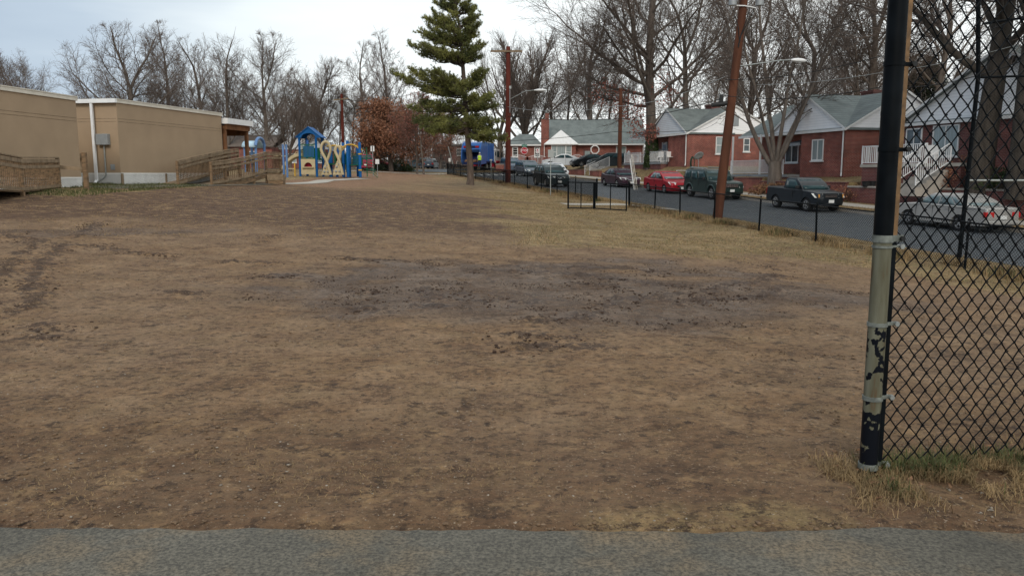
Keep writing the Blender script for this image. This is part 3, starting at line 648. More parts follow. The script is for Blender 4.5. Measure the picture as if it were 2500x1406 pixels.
# white arched fences with brick piers along that garden
def white_fence(p0, p1, zb, label, h=.95, arch=.25, piers=True, grp=None, caps=False):
    p0, p1 = Vector((*p0, zb[0])), Vector((*p1, zb[1])); o = empty('white_fence', p0, 0, label, 'fence', grp); d = p1 - p0
    railing(o, (0, 0, .25), d + Vector((0, 0, .25)), h=h, step=.16, name='railing', arch=arch)
    if piers:
        for q in (Vector((0, 0, 0)), d):
            b = MB(); b.box(q.x - .24, q.x + .24, q.y - .24, q.y + .24, q.z - .6, q.z + h + .25); pr = b.build('brick_pier', M['brick'], o)
            if caps:
                c = MB(); c.tube([(q.x, q.y, q.z + h + .25 + k) for k in (0, .08, .1, .3, .34, .5)], [.1, .1, .16, .18, .1, .01], 8); c.build('finial', M['white'], pr)
    return o
X = lambda u, Y: at(u, 425, Y)[0]
white_fence((X(1246, 98), 98), (X(1285, 98), 98), (2.35, 2.35), 'white arched railing between brick piers directly below the stop sign')
white_fence((X(1290, 98), 98), (X(1332, 98), 98), (2.35, 2.35), 'white arched railing between brick piers in front of the tall brick chimney')
white_fence((X(1392, 98.5), 98.5), (X(1424, 98.5), 98.5), (2.4, 2.4), 'white arched railing in front of the recessed dark red entrance')
b = MB(); a0, a1 = X(1210, 97), X(1334, 97); o = empty('garden_wall', (a0, 97.2, 1.9), 0, 'low brick garden wall behind the red utility pole', 'wall')
MB().box(0, a1 - a0, 0, .25, 0, .75).build('wall_face', M['brick'], o); MB().box(-.02, a1 - a0 + .02, -.03, .28, .75, .82).build('coping', M['concrete'], o)
# white railed yard and steps on the street, brick pier, stair rails
zt_ = 2.28
white_fence(P(57.0, 18.3), P(51.2, 18.3), (2.2, 2.2), 'white picket railing on brick piers in front of the dark estate car', h=1.0, arch=0, caps=True)
white_fence(P(50.6, 17.6), P(45.4, 19.6), (2.2, 2.25), 'tall white gate railing to the right of the brown pole', h=1.35, arch=0, piers=False)
o = empty('garden_steps', (*P(58.4, 14.35), zf(58) - .1), TH, 'concrete steps with white handrails leading up from the sidewalk', 'steps')
b = MB()
for k in range(6): b.box(k * .32, 2.2, -.75, .75, -.3, .16 * (k + 1))
b.build('treads', M['concrete'], o)
for yy in (-.72, .72): railing(o, (-.05, yy, .1), (2.1, yy, 1.0), h=.95)
# low white chain fence on the grass bank
o = empty('bank_fence', (*P(38.6, 14.6), GST(38.6, 14.6)), TH, 'low white pipe fence on the grass bank behind the red sedan', 'fence')
b = MB()
for k in range(5): b.tube([(0, -k * 2.1, 0), (0, -k * 2.1, 1.05)], .035, 8)
b.build('post', M['white'], o); b = MB(); b.tube([(0, 0, 1.05), (0, -8.4, 1.08 - .1)], .025, 6); b.build('rail', M['white'], o)

# ================================================================ SCHOOL BUILDINGS (side direction close to +Y)
BD = Vector((.126, .992, 0)); BA = math.atan2(-.126, .992)
def lattice(par, x0, x1, zt, zb, y, name='lattice_skirt', pitch=.085):
    b = MB(); w_ = .028; h = zt - zb
    b.box(x0, x1, y - .03, y - .012, zt - .05, zt); b.box(x0, x1, y - .03, y - .012, zb, zb + .03)
    n = int((x1 - x0 + h) / pitch)
    for k in range(n):
        for sg in (1, -1):
            a = x0 - h + k * pitch if sg > 0 else x0 + k * pitch
            p_, q_ = [a, zb], [a + sg * h, zt]
            for e in (p_, q_):
                pass
            lo, hi = (p_, q_) if p_[0] < q_[0] else (q_, p_)
            if hi[0] <= x0 or lo[0] >= x1: continue
            def cl(pt, xx): f = (xx - lo[0]) / (hi[0] - lo[0]); return [xx, lo[1] + f * (hi[1] - lo[1])]
            L2, H2 = list(lo), list(hi)
            if lo[0] < x0: L2 = cl(lo, x0)
            if hi[0] > x1: H2 = cl(hi, x1)
            yy = y - (.022 if sg > 0 else .014); b.bar((L2[0], yy, L2[1]), (H2[0], yy, H2[1]), .006, w_, up=(0, 0, 1))
    o = b.build(name, M['white'], par)
    return o
def school(x0, y0, L_, W_, zs, zt, zg, label, sl_):
    """local x = along the long side away from the camera, local -y faces the field"""
    o = empty('school_building', (x0, y0, 0), math.atan2(1, sl_), label, 'school building')
    MB().box(0, L_, 0, W_, zs, zt).build('wall', M['stucco'], o)
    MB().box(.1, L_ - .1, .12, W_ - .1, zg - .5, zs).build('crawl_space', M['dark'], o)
    g = MB()
    for z in (zt - .78, zt - .9): g.box(.05, L_ - .05, -.004, 0, z, z + .018); g.box(-.004, 0, .05, W_ - .05, z, z + .018)
    g.build('reveal_line', M['wood_grey'], o)
    c = MB(); c.box(-.1, L_ + .06, -.07, W_ + .05, zt, zt + .035); c.box(-.07, L_ + .05, -.05, W_, zt - .13, zt); c.build('roof_edge', M['coping'], o)
    return o
# local +y must point away from the field (to -X): rotate so x->BD, y->(-.992,.126)
s1p = (-18.08, 20.0); zs1 = 1.41
S1 = school(s1p[0] + .6, s1p[1], 10.9, 9, zs1, 4.40, 1.05, 'tan stucco school building at the left edge, behind the wooden ramp rail', .10)
lattice(S1, 0, 10.9, zs1 + .02, .95, 0)
s2p = (at(295, 425, 34)[0], 34.0)
S2 = school(s2p[0], s2p[1], 8.0, 7.5, 1.57, 4.60, 1.05, 'tan stucco school building with a white downpipe and grey meter box', .195)
lattice(S2, 0, 8.0, 1.59, 1.0, 0); 
lm = MB(); ob = lattice(S2, 0, 3.2, 1.59, 1.0, 0); ob.rotation_euler = (0, 0, R(90)); ob.scale = (1, -1, 1)
for k, xx in enumerate((-.01, 3.0)):
    MB().box(xx, xx + .12, -.05, -.005, 1.0, 1.57).build('skirt_post', M['wood_grey'], S2)
gt = MB(); gt.box(-.2, -.07, -.1, 3.3, 4.46, 4.62); gt.build('gutter', M['whitemetal'], S2)
dp = MB(); dp.bar((-.14, 1.06, 4.46), (-.14, 1.06, 1.25), .11, .08, up=(1, 0, 0)); dp.bar((-.14, 1.06, 1.27), (-.34, .98, 1.14), .11, .08); dp.build('downpipe', M['whitemetal'], S2)
mb_ = MB(); mb_.box(-.2, -.01, .38, .92, 2.75, 3.2); q = mb_.build('meter_box', M['greymetal'], S2, bevel=.01)
cd = MB(); cd.tube([(-.06, .66, 2.75), (-.06, .66, 1.5), (-.1, .7, 1.4), (-.35, 1.2, 1.02)], .03, 8); cd.build('conduit', M['galv'], S2)
vt = MB(); vt.box(-.14, -.01, 1.75, 1.95, 2.2, 2.4); vt.build('vent_hood', M['wood_grey'], S2)
cv = MB(); cv.box(-.02, -.004, .25, .45, 1.72, 1.95); cv.build('cover_plate', M['greymetal'], S2)
# recess between the buildings
ln = MB(); ln.box(-2.3, 0, 3.1, 6, 1.2, 4.2); ln.build('link_wall', M['stucco'], S2)
lv = MB(); lv.box(-1.2, -1.16, 2.62, 3.0, 1.5, 4.0); lv.build('service_panel', M['siding_blue'], S2)
lv = MB()
for k in range(14): lv.box(-1.22, -1.17, 2.66, 2.96, 2.2 + k * .075, 2.2 + k * .075 + .045)
lv.build('louvre', M['dark'], S2)
lp = MB(); lp.box(-1.3, -1.2, 2.7, 2.82, 3.62, 3.72); lp.build('wall_lamp', M['white'], S2)
M['canopy_wood'] = mat('canopy_wood', (.17, .08, .038), .8, .3, 3)
# canopy over the far entrance, on red brown posts
cn = empty('entrance_canopy', (at(551, 425, 41.9)[0], 41.9, 0), math.atan2(1, .195), 'white edged canopy on reddish brown posts at the far end of the school', 'canopy')
b = MB(); b.box(0, 2.6, -.25, 3.8, 4.1, 4.38); b.build('roof', M['whitemetal'], cn)
b = MB(); b.box(.15, 2.5, -.1, .02, 3.82, 4.1); b.box(.1, .22, .0, 3.7, 3.6, 4.0); b.box(2.4, 2.5, 0, 3.7, 3.6, 4.0); b.box(.2, 2.4, .1, 3.7, 3.9, 3.99); b.build('beam', M['canopy_wood'], cn)
for xx in (.1, 2.3): MB().box(xx, xx + .16, -.02, .14, 1.1, 3.85).build('post', M['canopy_wood'], cn)
b = MB(); b.box(2.0, 2.1, 1.2, 3.6, 1.3, 3.9); b.build('screen_wall', M['coping'], cn)

# ================================================================ WOODEN RAMPS
def ramp(name, pts, posts, label, m='wood', lowpost=.5, deck_w=1.4, side=1, kick=True):
    """pts: 3D points of the deck edge seen from the field (top of deck); posts every index"""
    o = empty(name, (0, 0, 0), 0, label, 'ramp'); pts = [Vector(p_) for p_ in pts]; up = Vector((0, 0, 1))
    for i, p_ in enumerate(pts):
        if not posts[i]: continue
        g = G(p_.x, p_.y); b = MB(); b.bar((p_.x, p_.y, g - .05), (p_.x, p_.y, p_.z + 1.03), .1, .1, up=(1, 0, 0)); b.build('post', M[m], o)
    for a, c in zip(pts, pts[1:]):
        d = (c - a); L_ = d.length; dn = d.normalized(); nrm = Vector((dn.y, -dn.x, 0))
        hr = MB(); hr.bar(a + up * 1.04, c + up * 1.04, .14, .04); hr.bar(a + up * .93 + nrm * .06, c + up * .93 + nrm * .06, .03, .12)
        hr.bar(a + up * .74 + nrm * .06, c + up * .74 + nrm * .06, .035, .1); hr.bar(a + up * .06 + nrm * .06, c + up * .06 + nrm * .06, .035, .09); hr.build('handrail', M['wood_grey'], o)
        bl = MB(); n = int(L_ / .15)
        for k in range(n):
            q = a + d * (k + .5) / n; bl.bar(q + up * .04 + nrm * .03, q + up * .98 + nrm * .03, .032, .032, up=(1, 0, 0))
        bl.build('baluster_row', M[m], o)
        dk = MB(); off = Vector((-dn.y, dn.x, 0)) * deck_w * side
        dk.add([a, c, c + off, a + off, a - up * .05, c - up * .05, c + off - up * .05, a + off - up * .05], [(0, 1, 2, 3), (7, 6, 5, 4), (0, 4, 5, 1), (1, 5, 6, 2), (2, 6, 7, 3), (3, 7, 4, 0)]); dk.build('deck', M['wood_grey'], o)
        if kick: 
            kb = MB(); kb.bar(a - up * .17 + nrm * .02, c - up * .17 + nrm * .02, .04, .22); kb.build('skirt_board', M[m], o)
    return o
# left ramp: rails at the left edge
ra = at(-40, 455, 22.5); rb = at(55, 462, 25.5); rc = at(145, 455, 29)
ramp('wooden_ramp', [(ra.x, ra.y, G(ra.x, ra.y) + .48), (rb.x, rb.y, G(rb.x, rb.y) + .16), (rc.x, rc.y, G(rc.x, rc.y) + .04)], [1, 1, 1], 'weathered wooden ramp railing in front of the left school building', kick=False)
# main ramp: near run and far run
def rp(u, Y, h): x = at(u, 430, Y)[0]; return (x, Y, G(x, Y) + h)
q1 = [rp(516, 38, .03), rp(551, 39.2, .12), rp(586.5, 40.4, .26), rp(620, 41.6, .42), rp(650.5, 42.8, .62), rp(686, 44.3, .64)]
ramp('wooden_ramp', q1, [1] * 6, 'long wooden ramp rail climbing to the right in front of the playground')
q2 = [rp(434, 36.2, .02), rp(475, 38.0, .22), rp(515, 39.8, .42), rp(550, 41.4, .6), rp(583, 43.0, .74)]
ramp('wooden_ramp', q2, [1, 0, 1, 0, 1], 'rear wooden ramp rail against the tan school wall', deck_w=1.0, kick=False)
bxo = empty('ramp_landing', (rp(652, 42.6, .5)), R(8), 'boxed wooden landing platform at the foot of the long ramp', 'platform')
MB().box(0, .82, 0, 1.1, -.28, 0).build('deck_boards', M['wood_grey'], bxo); MB().box(.03, .79, .04, 1.06, -.62, -.3).build('skirt_board', M['wood'], bxo)
p = at(212, 466, 29.2); o = empty('wooden_post', (p.x, p.y, G(p.x, p.y)), 0, 'single square wooden post by the gap between the school buildings', 'post')
MB().box(-.07, .07, -.07, .07, -.1, 1.32).build('shaft', M['wood'], o, bevel=.008)
a = Vector((p.x, p.y, G(p.x, p.y) + .55)); c_ = at(145, 412, 29); b = MB(); b.bar(Vector((-.05, 0, .72)), c_ - p + Vector((0, 0, 0)), .05, .13); b.build('cross_rail', M['wood_grey'], o)

# far left houses beyond the playground
hF = empty('brick_house', (at(575, 425, 96)[0], 96, 2.3), 0, 'brick bungalow with a brown roof behind the pale blue play tunnel', 'house')
MB().box(-4, 4.4, 0, 8, -1, 2.4).build('wall', M['brick'], hF)
b = MB(); b.prism([(-.4, 2.4), (4, 3.9), (8.4, 2.4), (8.4, 2.5), (4, 4.0), (-.4, 2.5)], lambda a, z: (-4.3, a, z), lambda a, z: (4.7, a, z)); b.build('roof', M['shingle_brown'], hF)
window(hF, 'y', 0, -1, 2.0, .65, .95, 1.25, 'glass', 2)
hG = empty('brick_house', (at(680, 425, 99)[0], 99, 2.3), 0, 'brick house with a broad white gable behind the blue play tower', 'house')
MB().box(-.5, 6.3, 0, 8, -1, 2.2).build('wall', M['brick'], hG); gable(hG, 'y', -.02, -.6, 6.4, 2.2, .62, M['siding'])
roof_y(hG, -.5, 6.3, .15, 8, 2.2, .6, M['shingle_dark']); window(hG, 'y', 0, -1, 1.6, .6, 1.3, 1.1, 'curtain', 2); window(hG, 'y', 0, -1, 4.8, .6, 1.3, 1.1, 'curtain', 2)
hH = empty('brick_building', (at(1062, 425, 150)[0], 150, 2.3), R(6), 'dark brick apartment building far behind the parked cars and bare trees', 'building')
MB().box(0, 9, 0, 9, -1, 4.4).build('wall', M['brick_dark'], hH); MB().box(-.3, 9.3, -.3, 9.3, 4.4, 4.7).build('roof', M['shingle_dark'], hH)
for xx in (1.5, 4.5, 7.5):
    for zz in (.3, 2.6): window(hH, 'y', 0, -1, xx, zz, 1.0, 1.3, 'glass', 1)
# ================================================================ FENCES
def zigzag(b, org, ux, uz, nw, nh, cw, ch, r, n=3, jit=0, seed=1, depth=.0, z0f=None):
    """woven wires: each wire zigzags upward between two columns and links with its neighbours"""
    rr = random.Random(seed); nrm = Vector(ux).cross(Vector(uz)).normalized(); org = Vector(org); ux = Vector(ux); uz = Vector(uz)
    for i in range(nw):
        pts = []
        for k in range(nh + 1):
            a = (i + ((k + i) % 2) * 1.06 - .03) * cw; q = org + ux * a + uz * (k * ch / 2)
            if z0f: q = q + Vector((0, 0, z0f(a)))
            q = q + nrm * ((1 if k % 2 else -1) * depth)
            if jit: q += Vector((rr.uniform(-1, 1), rr.uniform(-1, 1), rr.uniform(-1, 1))) * jit
            pts.append(q)
        b.tube(pts, r, n, cap=False)
        # small hooks where wires link
    return b
# --- tall fence right beside the path
px0 = at(2118, 1158, 4.02); pz = G(px0.x, px0.y)
TF = empty('tall_fence', (px0.x, px0.y, pz), R(12), 'tall black chain link fence with a thick peeling end post beside the path', 'fence')
def post_material():
    m, nt, b, N, L = newmat('peeling_post'); tc = N('ShaderNodeTexCoord'); sp = N('ShaderNodeSeparateXYZ'); L(tc.outputs['Object'], sp.inputs[0])
    n = N('ShaderNodeTexNoise'); n.inputs['Scale'].default_value = 13; n.inputs['Detail'].default_value = 5; L(tc.outputs['Object'], n.inputs['Vector'])
    # paint loss by height: bare metal from .88 to 1.25 m, patchy from .45 to .88
    zr = N('ShaderNodeValToRGB'); dv = N('ShaderNodeMath'); dv.operation = 'DIVIDE'; L(sp.outputs[2], dv.inputs[0]); dv.inputs[1].default_value = 3.2; L(dv.outputs[0], zr.inputs[0])
    e = zr.color_ramp.elements; e[0].position = .0; e[0].color = (.33,) * 3 + (1,); e[1].position = 1; e[1].color = (.1,) * 3 + (1,)
    for p_, v_ in ((.02, .38), (.07, .42), (.11, .47), (.15, .53), (.19, .55), (.235, .55), (.262, .62), (.275, 1), (.386, 1), (.388, .1)):
        k = e.new(p_); k.color = (v_,) * 3 + (1,)
    ad = N('ShaderNodeMath'); L(zr.outputs[0], ad.inputs[0]); L(n.outputs[0], ad.inputs[1])
    gt = N('ShaderNodeMath'); gt.operation = 'GREATER_THAN'; L(ad.outputs[0], gt.inputs[0]); gt.inputs[1].default_value = 1.0
    n2 = N('ShaderNodeTexNoise'); n2.inputs['Scale'].default_value = 5; n2.inputs['Detail'].default_value = 6
    mp = N('ShaderNodeMapping'); mp.inputs['Scale'].default_value = (4, 4, .5); L(tc.outputs['Object'], mp.inputs[0]); L(mp.outputs[0], n2.inputs['Vector'])
    r2 = N('ShaderNodeValToRGB'); L(n2.outputs[0], r2.inputs[0]); e = r2.color_ramp.elements; e[0].position = .30; e[0].color = (.10, .05, .025, 1); e[1].position = .7; e[1].color = (.17, .172, .13, 1); k = e.new(.40); k.color = (.10, .096, .065, 1)
    mx = N('ShaderNodeMix'); mx.data_type = 'RGBA'; L(gt.outputs[0], mx.inputs[0]); mx.inputs[6].default_value = (.006, .0075, .011, 1); L(r2.outputs[0], mx.inputs[7])
    L(mx.outputs[2], b.inputs['Base Color']); b.inputs['Roughness'].default_value = .33; b.inputs['Specular IOR Level'].default_value = .08
    bp = N('ShaderNodeBump'); bp.inputs['Strength'].default_value = .4; bp.inputs['Distance'].default_value = .002; bp.invert = True; L(gt.outputs[0], bp.inputs['Height']); L(bp.outputs[0], b.inputs['Normal'])
    return m
M['peeling'] = post_material()
M['band'] = mat('worn_band', (.15, .165, .15), .5, .35, 30)
M['rustbar'] = rowmat('rusty_bar', (.15, .085, .035), (.10, .05, .02), 10, .6, .7, nscale=14)
b = MB(); b.tube([(0, 0, -.1), (0, 0, .5), (0, 0, 1.25)], .0445, 32); b.build('post', M['peeling'], TF, smooth=40)
b = MB(); b.tube([(0, 0, 1.25), (0, 0, 2.0), (0, 0, 3.6)], .0465, 32); b.tube([(0, 0, 1.84), (0, 0, 1.86)], .0475, 32); b.build('upper_post', M['black_metal'], TF, smooth=40)
for z, mm, hh in ((.052, 'band', .03), (.415, 'band', .022), (.80, 'band', .02), (1.235, 'band', .036), (1.195, 'band', .012), (1.675, 'black_metal', .022), (2.085, 'black_metal', .022), (2.5, 'black_metal', .022), (2.9, 'black_metal', .022)):
    b = MB(); b.tube([(0, 0, z - hh / 2), (0, 0, z + hh / 2)], .050, 32); b.box(.046, .115, -.006, .006, z - hh * .45, z + hh * .45)
    cl = b.build('clamp_band', M[mm], TF, smooth=40)
    c = MB(); c.tube([(.098, -.022, z), (.098, .022, z)], .008, 8); c.tube([(.098, -.026, z), (.098, -.016, z)], .014, 6); c.build('bolt', M['galv'] if mm == 'band' and z < 1.2 else M['trim'], cl)
b = MB(); b.box(.052, .078, -.004, .004, .02, 1.25); b.build('tension_bar', M['black_metal'], TF); b = MB(); b.box(.052, .078, -.0045, .0045, 1.25, 3.5); b.build('tension_bar', M['rustbar'], TF)
b = MB(); zigzag(b, (.07, 0, .06), (1, 0, 0), (0, 0, 1), 74, 74, 0.040, .094, .0042, 5, jit=.0012, depth=.004)
# knuckles where the wires hook round each other
for i in range(1, 74):
    for k in range(1, 74):
        if (k + i) % 2: continue
        c = Vector((.07 + i * .040, 0, .06 + k * .047)); b.tube([c + Vector((-.006, -.005, -.008)), c + Vector((.004, -.007, 0)), c + Vector((-.004, .006, .008))], .0034, 4, cap=False)
me_ = b.build('chain_mesh', M['black_metal'], TF, fix=False)
b = MB(); b.tube([(3.05, 0, -.1), (3.05, 0, 3.5)], .036, 16); b.build('post', M['black_metal'], TF, smooth=40)
# --- second tall fence, behind
_b = gp(2340, 643); B0 = Vector((_b[0], _b[1], 0)); g0 = G(B0.x, B0.y)
BF = empty('backstop_fence', (B0.x, B0.y, g0), R(-3), 'tall black backstop fence with a cranked top, seen through the nearer chain link', 'fence')
zt = at(2394, 190, B0.y).z - g0; zm = at(2360, 441, B0.y).z - g0
b = MB(); b.tube([(0, 0, -.1), (.12, 0, zt), (-.28, -.45, zt + 2.2)], .052, 14); b.build('post', M['black_metal'], BF, smooth=40)
b = MB(); b.tube([(4.0, 0, -.1), (4.05, 0, zt), (3.75, -.45, zt + 2.2)], .045, 12); b.build('post', M['black_metal'], BF, smooth=40)
for z in (zm, zt): b = MB(); b.tube([(.05, 0, z), (4.05, 0, z + (.1 if z > 3 else 0))], .028, 10); b.build('rail', M['black_metal'] if z != zm else M['galv'], BF, smooth=40)
b = MB(); b.tube([(0, -.25, zt + 1.2), (4.0, -.3, zt + 1.75)], .03, 10); b.build('rail', M['black_metal'], BF, smooth=40)
b = MB(); zigzag(b, (.12, 0, .08), (1, 0, 0), (0, 0, 1), 98, int((zt - .08) / .035), .040, .07, .0030, 3); zigzag(b, (.1, 0, zt), (1, 0, 0), (-.0, -.2, .98), 98, 60, .040, .07, .0030, 3); b.build('chain_mesh', M['black_metal'], BF, fix=False)
# --- low fence along the street
LF = empty('low_fence', (0, 0, 0), 0, 'long low black chain link fence along the street edge of the field', 'fence')
posts = [-14.2, -11.2, -8.3, -5.6, -2.7, 0, 3.1, 6.1, 8.9, 11.3, 14.05, 18.3, 21.6, 24.8, 28, 31.2, 34.4, 37.6, 40.8, 44, 47.2, 50.4, 53.8, 57.2, 60.4]
FH = 1.08
gap = (14.05, 18.3)
for k, s in enumerate(posts):
    thick = s in gap or k == len(posts) - 1; lean = .03 * math.sin(k * 2.3); x, y = P(s, 0); z = zf(s)
    b = MB(); r_ = .05 if thick else .03; b.tube([(x, y, z - .1), (x + lean, y, z + FH + (.05 if thick else 0))], r_, 10); q = b.build('post', M['black_metal'], LF, smooth=40)
    c = MB(); c.tube([(x + lean, y, z + FH + .03), (x + lean, y, z + FH + .07), (x + lean, y, z + FH + .1)], [r_ * 1.15, r_ * 1.1, .005], 10); c.build('cap', M['black_metal'], q, smooth=40)
for a, c in ((posts[0], gap[0]), (gap[1], posts[-1])):
    n = int((c - a) / 1.2); b = MB(); pts = [Vector((*P(a + (c - a) * i / n, 0), zf(a + (c - a) * i / n) + FH + .01 * math.sin(i * 1.7))) for i in range(n + 1)]
    b.tube(pts, .021, 8); b.build('top_rail', M['black_metal'] if a > 0 else M['black_metal'], LF, smooth=40)
    b = MB(); org = Vector((*P(a, 0), 0)); L_ = c - a; cw = .04; nw = int(L_ / cw)
    zigzag(b, org, (DX, DY, 0), (0, 0, 1), nw, 26, cw, .082, .0052, 3, z0f=lambda q, a=a: zf(a + q) + .02); b.build('chain_mesh', M['black_metal'], LF, fix=False)
# gate leaves swung into the field
def gate(u0, u1, v0, Y0, Y1, label):
    a = at(u0, v0, Y0); c = at(u1, v0, Y1); za, zc = G(a.x, a.y) + .04, G(c.x, c.y) + .04; o = empty('gate', (a.x, a.y, za), 0, label, 'gate'); d = Vector((c.x - a.x, c.y - a.y, zc - za)); h = 1.12; up = Vector((0, 0, 1))
    b = MB(); b.tube([(0, 0, -.03), (0, 0, h + .03)], .038, 10); b.tube([d - up * .03, d + up * (h + .03)], .03, 10); b.tube([(0, 0, 0), d], .024, 8); b.tube([up * h, d + up * h], .024, 8); b.tube([d * .5, d * .5 + up * h], .022, 8); b.build('frame', M['black_metal'], o, smooth=40)
    L_ = math.hypot(d.x, d.y); ux = Vector((d.x / L_, d.y / L_, 0)); b = MB(); zigzag(b, (0, 0, .0), ux, (0, 0, 1), int(L_ / .04), 27, .04, .082, .0023, 3, z0f=lambda q: d.z * q / L_); b.build('chain_mesh', M['black_metal'], o, fix=False); return o
gate(1387, 1449, 505, 35.3, 35.9, 'left black chain link gate leaf standing open in the field')
gate(1452, 1529, 506, 35.9, 35.1, 'right black chain link gate leaf beside the paved gateway')

# ================================================================ UTILITY POLES, WIRES
def insul(par, q, m='greymetal'): b = MB(); b.tube([q, q + Vector((0, 0, .1)), q + Vector((0, 0, .16))], [.05, .06, .02], 8); b.build('insulator', M[m], par)
def lamp_arm(par, a, mid, e, hd):
    b = MB(); b.tube([a, mid, e], .026, 8); ar = b.build('lamp_arm', M['galv'], par, smooth=60)
    d = (Vector(hd) - Vector(e)); b = MB(); n = 8; pts = []; rs = []
    for k in range(n + 1):
        f = k / n; pts.append(Vector(e) + d * f); rs.append([.04, .08, .12, .14, .14, .14, .13, .10, .03][k])
    b.tube(pts, rs, 12); b.v = [(x, y, e[2] + (z - e[2]) * (.6 if z < e[2] else .75)) for x, y, z in b.v]; b.build('lamp_head', M['whitemetal'], ar, smooth=60)
    return ar
pts_w = {}
# A: red pole with crossarm by the pine
pa = at(1240, 446, 60); ga = G(pa.x, pa.y); UA = empty('utility_pole', (pa.x, pa.y, ga), 0, 'tall red brown utility pole with a crossarm beside the pine', 'utility pole')
b = MB(); b.tube([(0, 0, -.2), (.02, 0, 5), (.03, 0, 9.9)], [.21, .19, .155], 16); b.build('pole', M['pole_red'], UA, smooth=50)
b = MB(); b.bar((-1.25, -.2, 9.55), (1.05, -.2, 9.55), .11, .13); ca = b.build('crossarm', M['wood_grey'], UA)
for x in (-1.15, -.7, .6, .95): insul(ca, Vector((x, -.2, 9.62)))
b = MB(); b.tube([(.15, -.2, 6.9), (.15, -.22, 5.8), (.16, -.2, 5.2)], .03, 6); b.box(.1, .25, -.3, -.18, 6.9, 7.1); b.build('cable_guard', M['galv'], UA)
lamp_arm(UA, (.1, 0, 6.15), (1.3, -.2, 6.75), (1.9, -.4, 6.78), (2.8, -.6, 6.75))
# B: leaning brown pole in front
pb = at(1752, 519, 35.2); gb = G(pb.x, pb.y); tb = at(1823, -40, 35.6); tb.z += .4
UB = empty('utility_pole', (pb.x, pb.y, gb), 0, 'leaning brown utility pole in front of the dark green boxy vehicle', 'utility pole')
dB = tb - Vector((pb.x, pb.y, gb))
b = MB(); b.tube([dB * -.02, dB * .35, dB * .7, dB * 1.0], [.215, .195, .18, .17], 18); b.build('pole', M['pole_brown'], UB, smooth=50)
def onB(f, dx=0, dy=0): return dB * f + Vector((dx, dy, 0))
zB = lambda v: (at(1800, v, 35.5).z - gb) / dB.z
b = MB(); b.tube([onB(zB(15), -.6, -.15), onB(zB(17), 0, -.22), onB(zB(22), .5, -.2)], .025, 8); br = b.build('bracket', M['whitemetal'], UB)
for dx, rr_ in ((-.52, .17), (.62, .17)):
    b = MB(); q = onB(zB(-2), dx, -.2); b.tube([q - Vector((0, 0, .3)), q + Vector((0, 0, .5))], rr_, 14); b.tube([q + Vector((0, 0, .5)), q + Vector((0, 0, .62))], [.05, .03], 8); b.build('transformer', M['greymetal'], UB, smooth=40)
b = MB()
for dx, z_ in ((-.5, 0), (.45, .1), (.25, .05)):
    b.tube([onB(zB(20), dx, -.2), onB(zB(45), dx * .7, -.25), onB(zB(70), dx * .3, -.24), onB(zB(98), -.05, -.2)], .018, 6)
b.tube([onB(zB(90), 0, -.2), onB(zB(110), -.04, -.2), onB(zB(118), -.04, -.2)], .03, 6); b.build('cable', M['wire'], UB, smooth=60)
la = at(1808, 162, 35.4) - Vector((pb.x, pb.y, gb)); lm_ = at(1905, 148, 35.6) - Vector((pb.x, pb.y, gb)); le = at(1931, 147, 35.7) - Vector((pb.x, pb.y, gb)); lh = at(1969, 151, 35.8) - Vector((pb.x, pb.y, gb))
lamp_arm(UB, la, lm_, le, lh)
b = MB(); q = onB(zB(255), -.5, -.05); b.tube([q + Vector((-.35, 0, -.05)), q + Vector((.3, 0, .02))], .1, 10); b.box(q.x - .02, q.x + .12, q.y - .08, q.y + .08, q.z, q.z + .4); b.build('splice_box', M['trim'], UB)
# C: short brown pole on the bank
pc = at(1512, 414, 70); UC = empty('utility_pole', (pc.x, pc.y, G(pc.x, pc.y)), 0, 'plain orange brown pole without fittings rising behind the dark purple sedan', 'utility pole')
b = MB(); hc = at(1512, 217, 70).z - G(pc.x, pc.y); b.tube([(0, 0, -.2), (0, 0, hc / 2), (0, 0, hc)], [.19, .17, .14], 14); b.build('pole', M['pole_brown'], UC, smooth=50)
# D: far pole with crossarm
pd = at(839, 410, 92); UD = empty('utility_pole', (pd.x, pd.y, G(pd.x, pd.y)), 0, 'distant reddish utility pole with a small crossarm behind the playground', 'utility pole')
hd_ = at(839, 230, 92).z - G(pd.x, pd.y); b = MB(); b.tube([(0, 0, -.2), (0, 0, hd_)], [.2, .15], 12); b.build('pole', M['pole_red'], UD, smooth=50)
b = MB(); b.bar((-.9, -.18, hd_ - .7), (.8, -.18, hd_ - .5), .1, .12); b.build('crossarm', M['wood_grey'], UD); b = MB(); b.tube([(-.25, -.2, hd_ - 1.9), (-.25, -.2, hd_ - 1.1)], .18, 10); b.build('transformer', M['greymetal'], UD)
def wire(pts, label, r=.014, sag=.0, m='wire', grp='overhead wires'):
    pts = [Vector(p) for p in pts]; b = MB()
    for a, c in zip(pts, pts[1:]):
        n = 14; b.tube([a + (c - a) * i / n - Vector((0, 0, sag * 4 * (i / n) * (1 - i / n))) for i in range(n + 1)], r, 5, cap=False)
    return tag(b.build('overhead_wire', M[m], None, smooth=60, fix=False), label, 'wire', grp)
def zA(v): return Vector((pa.x, pa.y - .2, at(1240, v, 60).z))
wire([zA(285), at(1520, 290, 50), at(1757, 243, 35.6)], 'thick dark cable from the red pole to the leaning pole, just above the roofs', .02, .15)
wire([zA(262), at(1500, 260, 50), at(1770, 188, 35.6)], 'pale cable from the red pole rising to the leaning pole above the others', .016, .3, 'galv')
wire([zA(273), at(1500, 277, 50), at(1762, 228, 35.6)], 'thin middle wire between the red pole and the leaning pole', .01, .3)
wire([zA(345), at(1500, 322, 66), at(1700, 318, 60)], 'dark wire from low on the red pole past the far house roof', .018, .1)
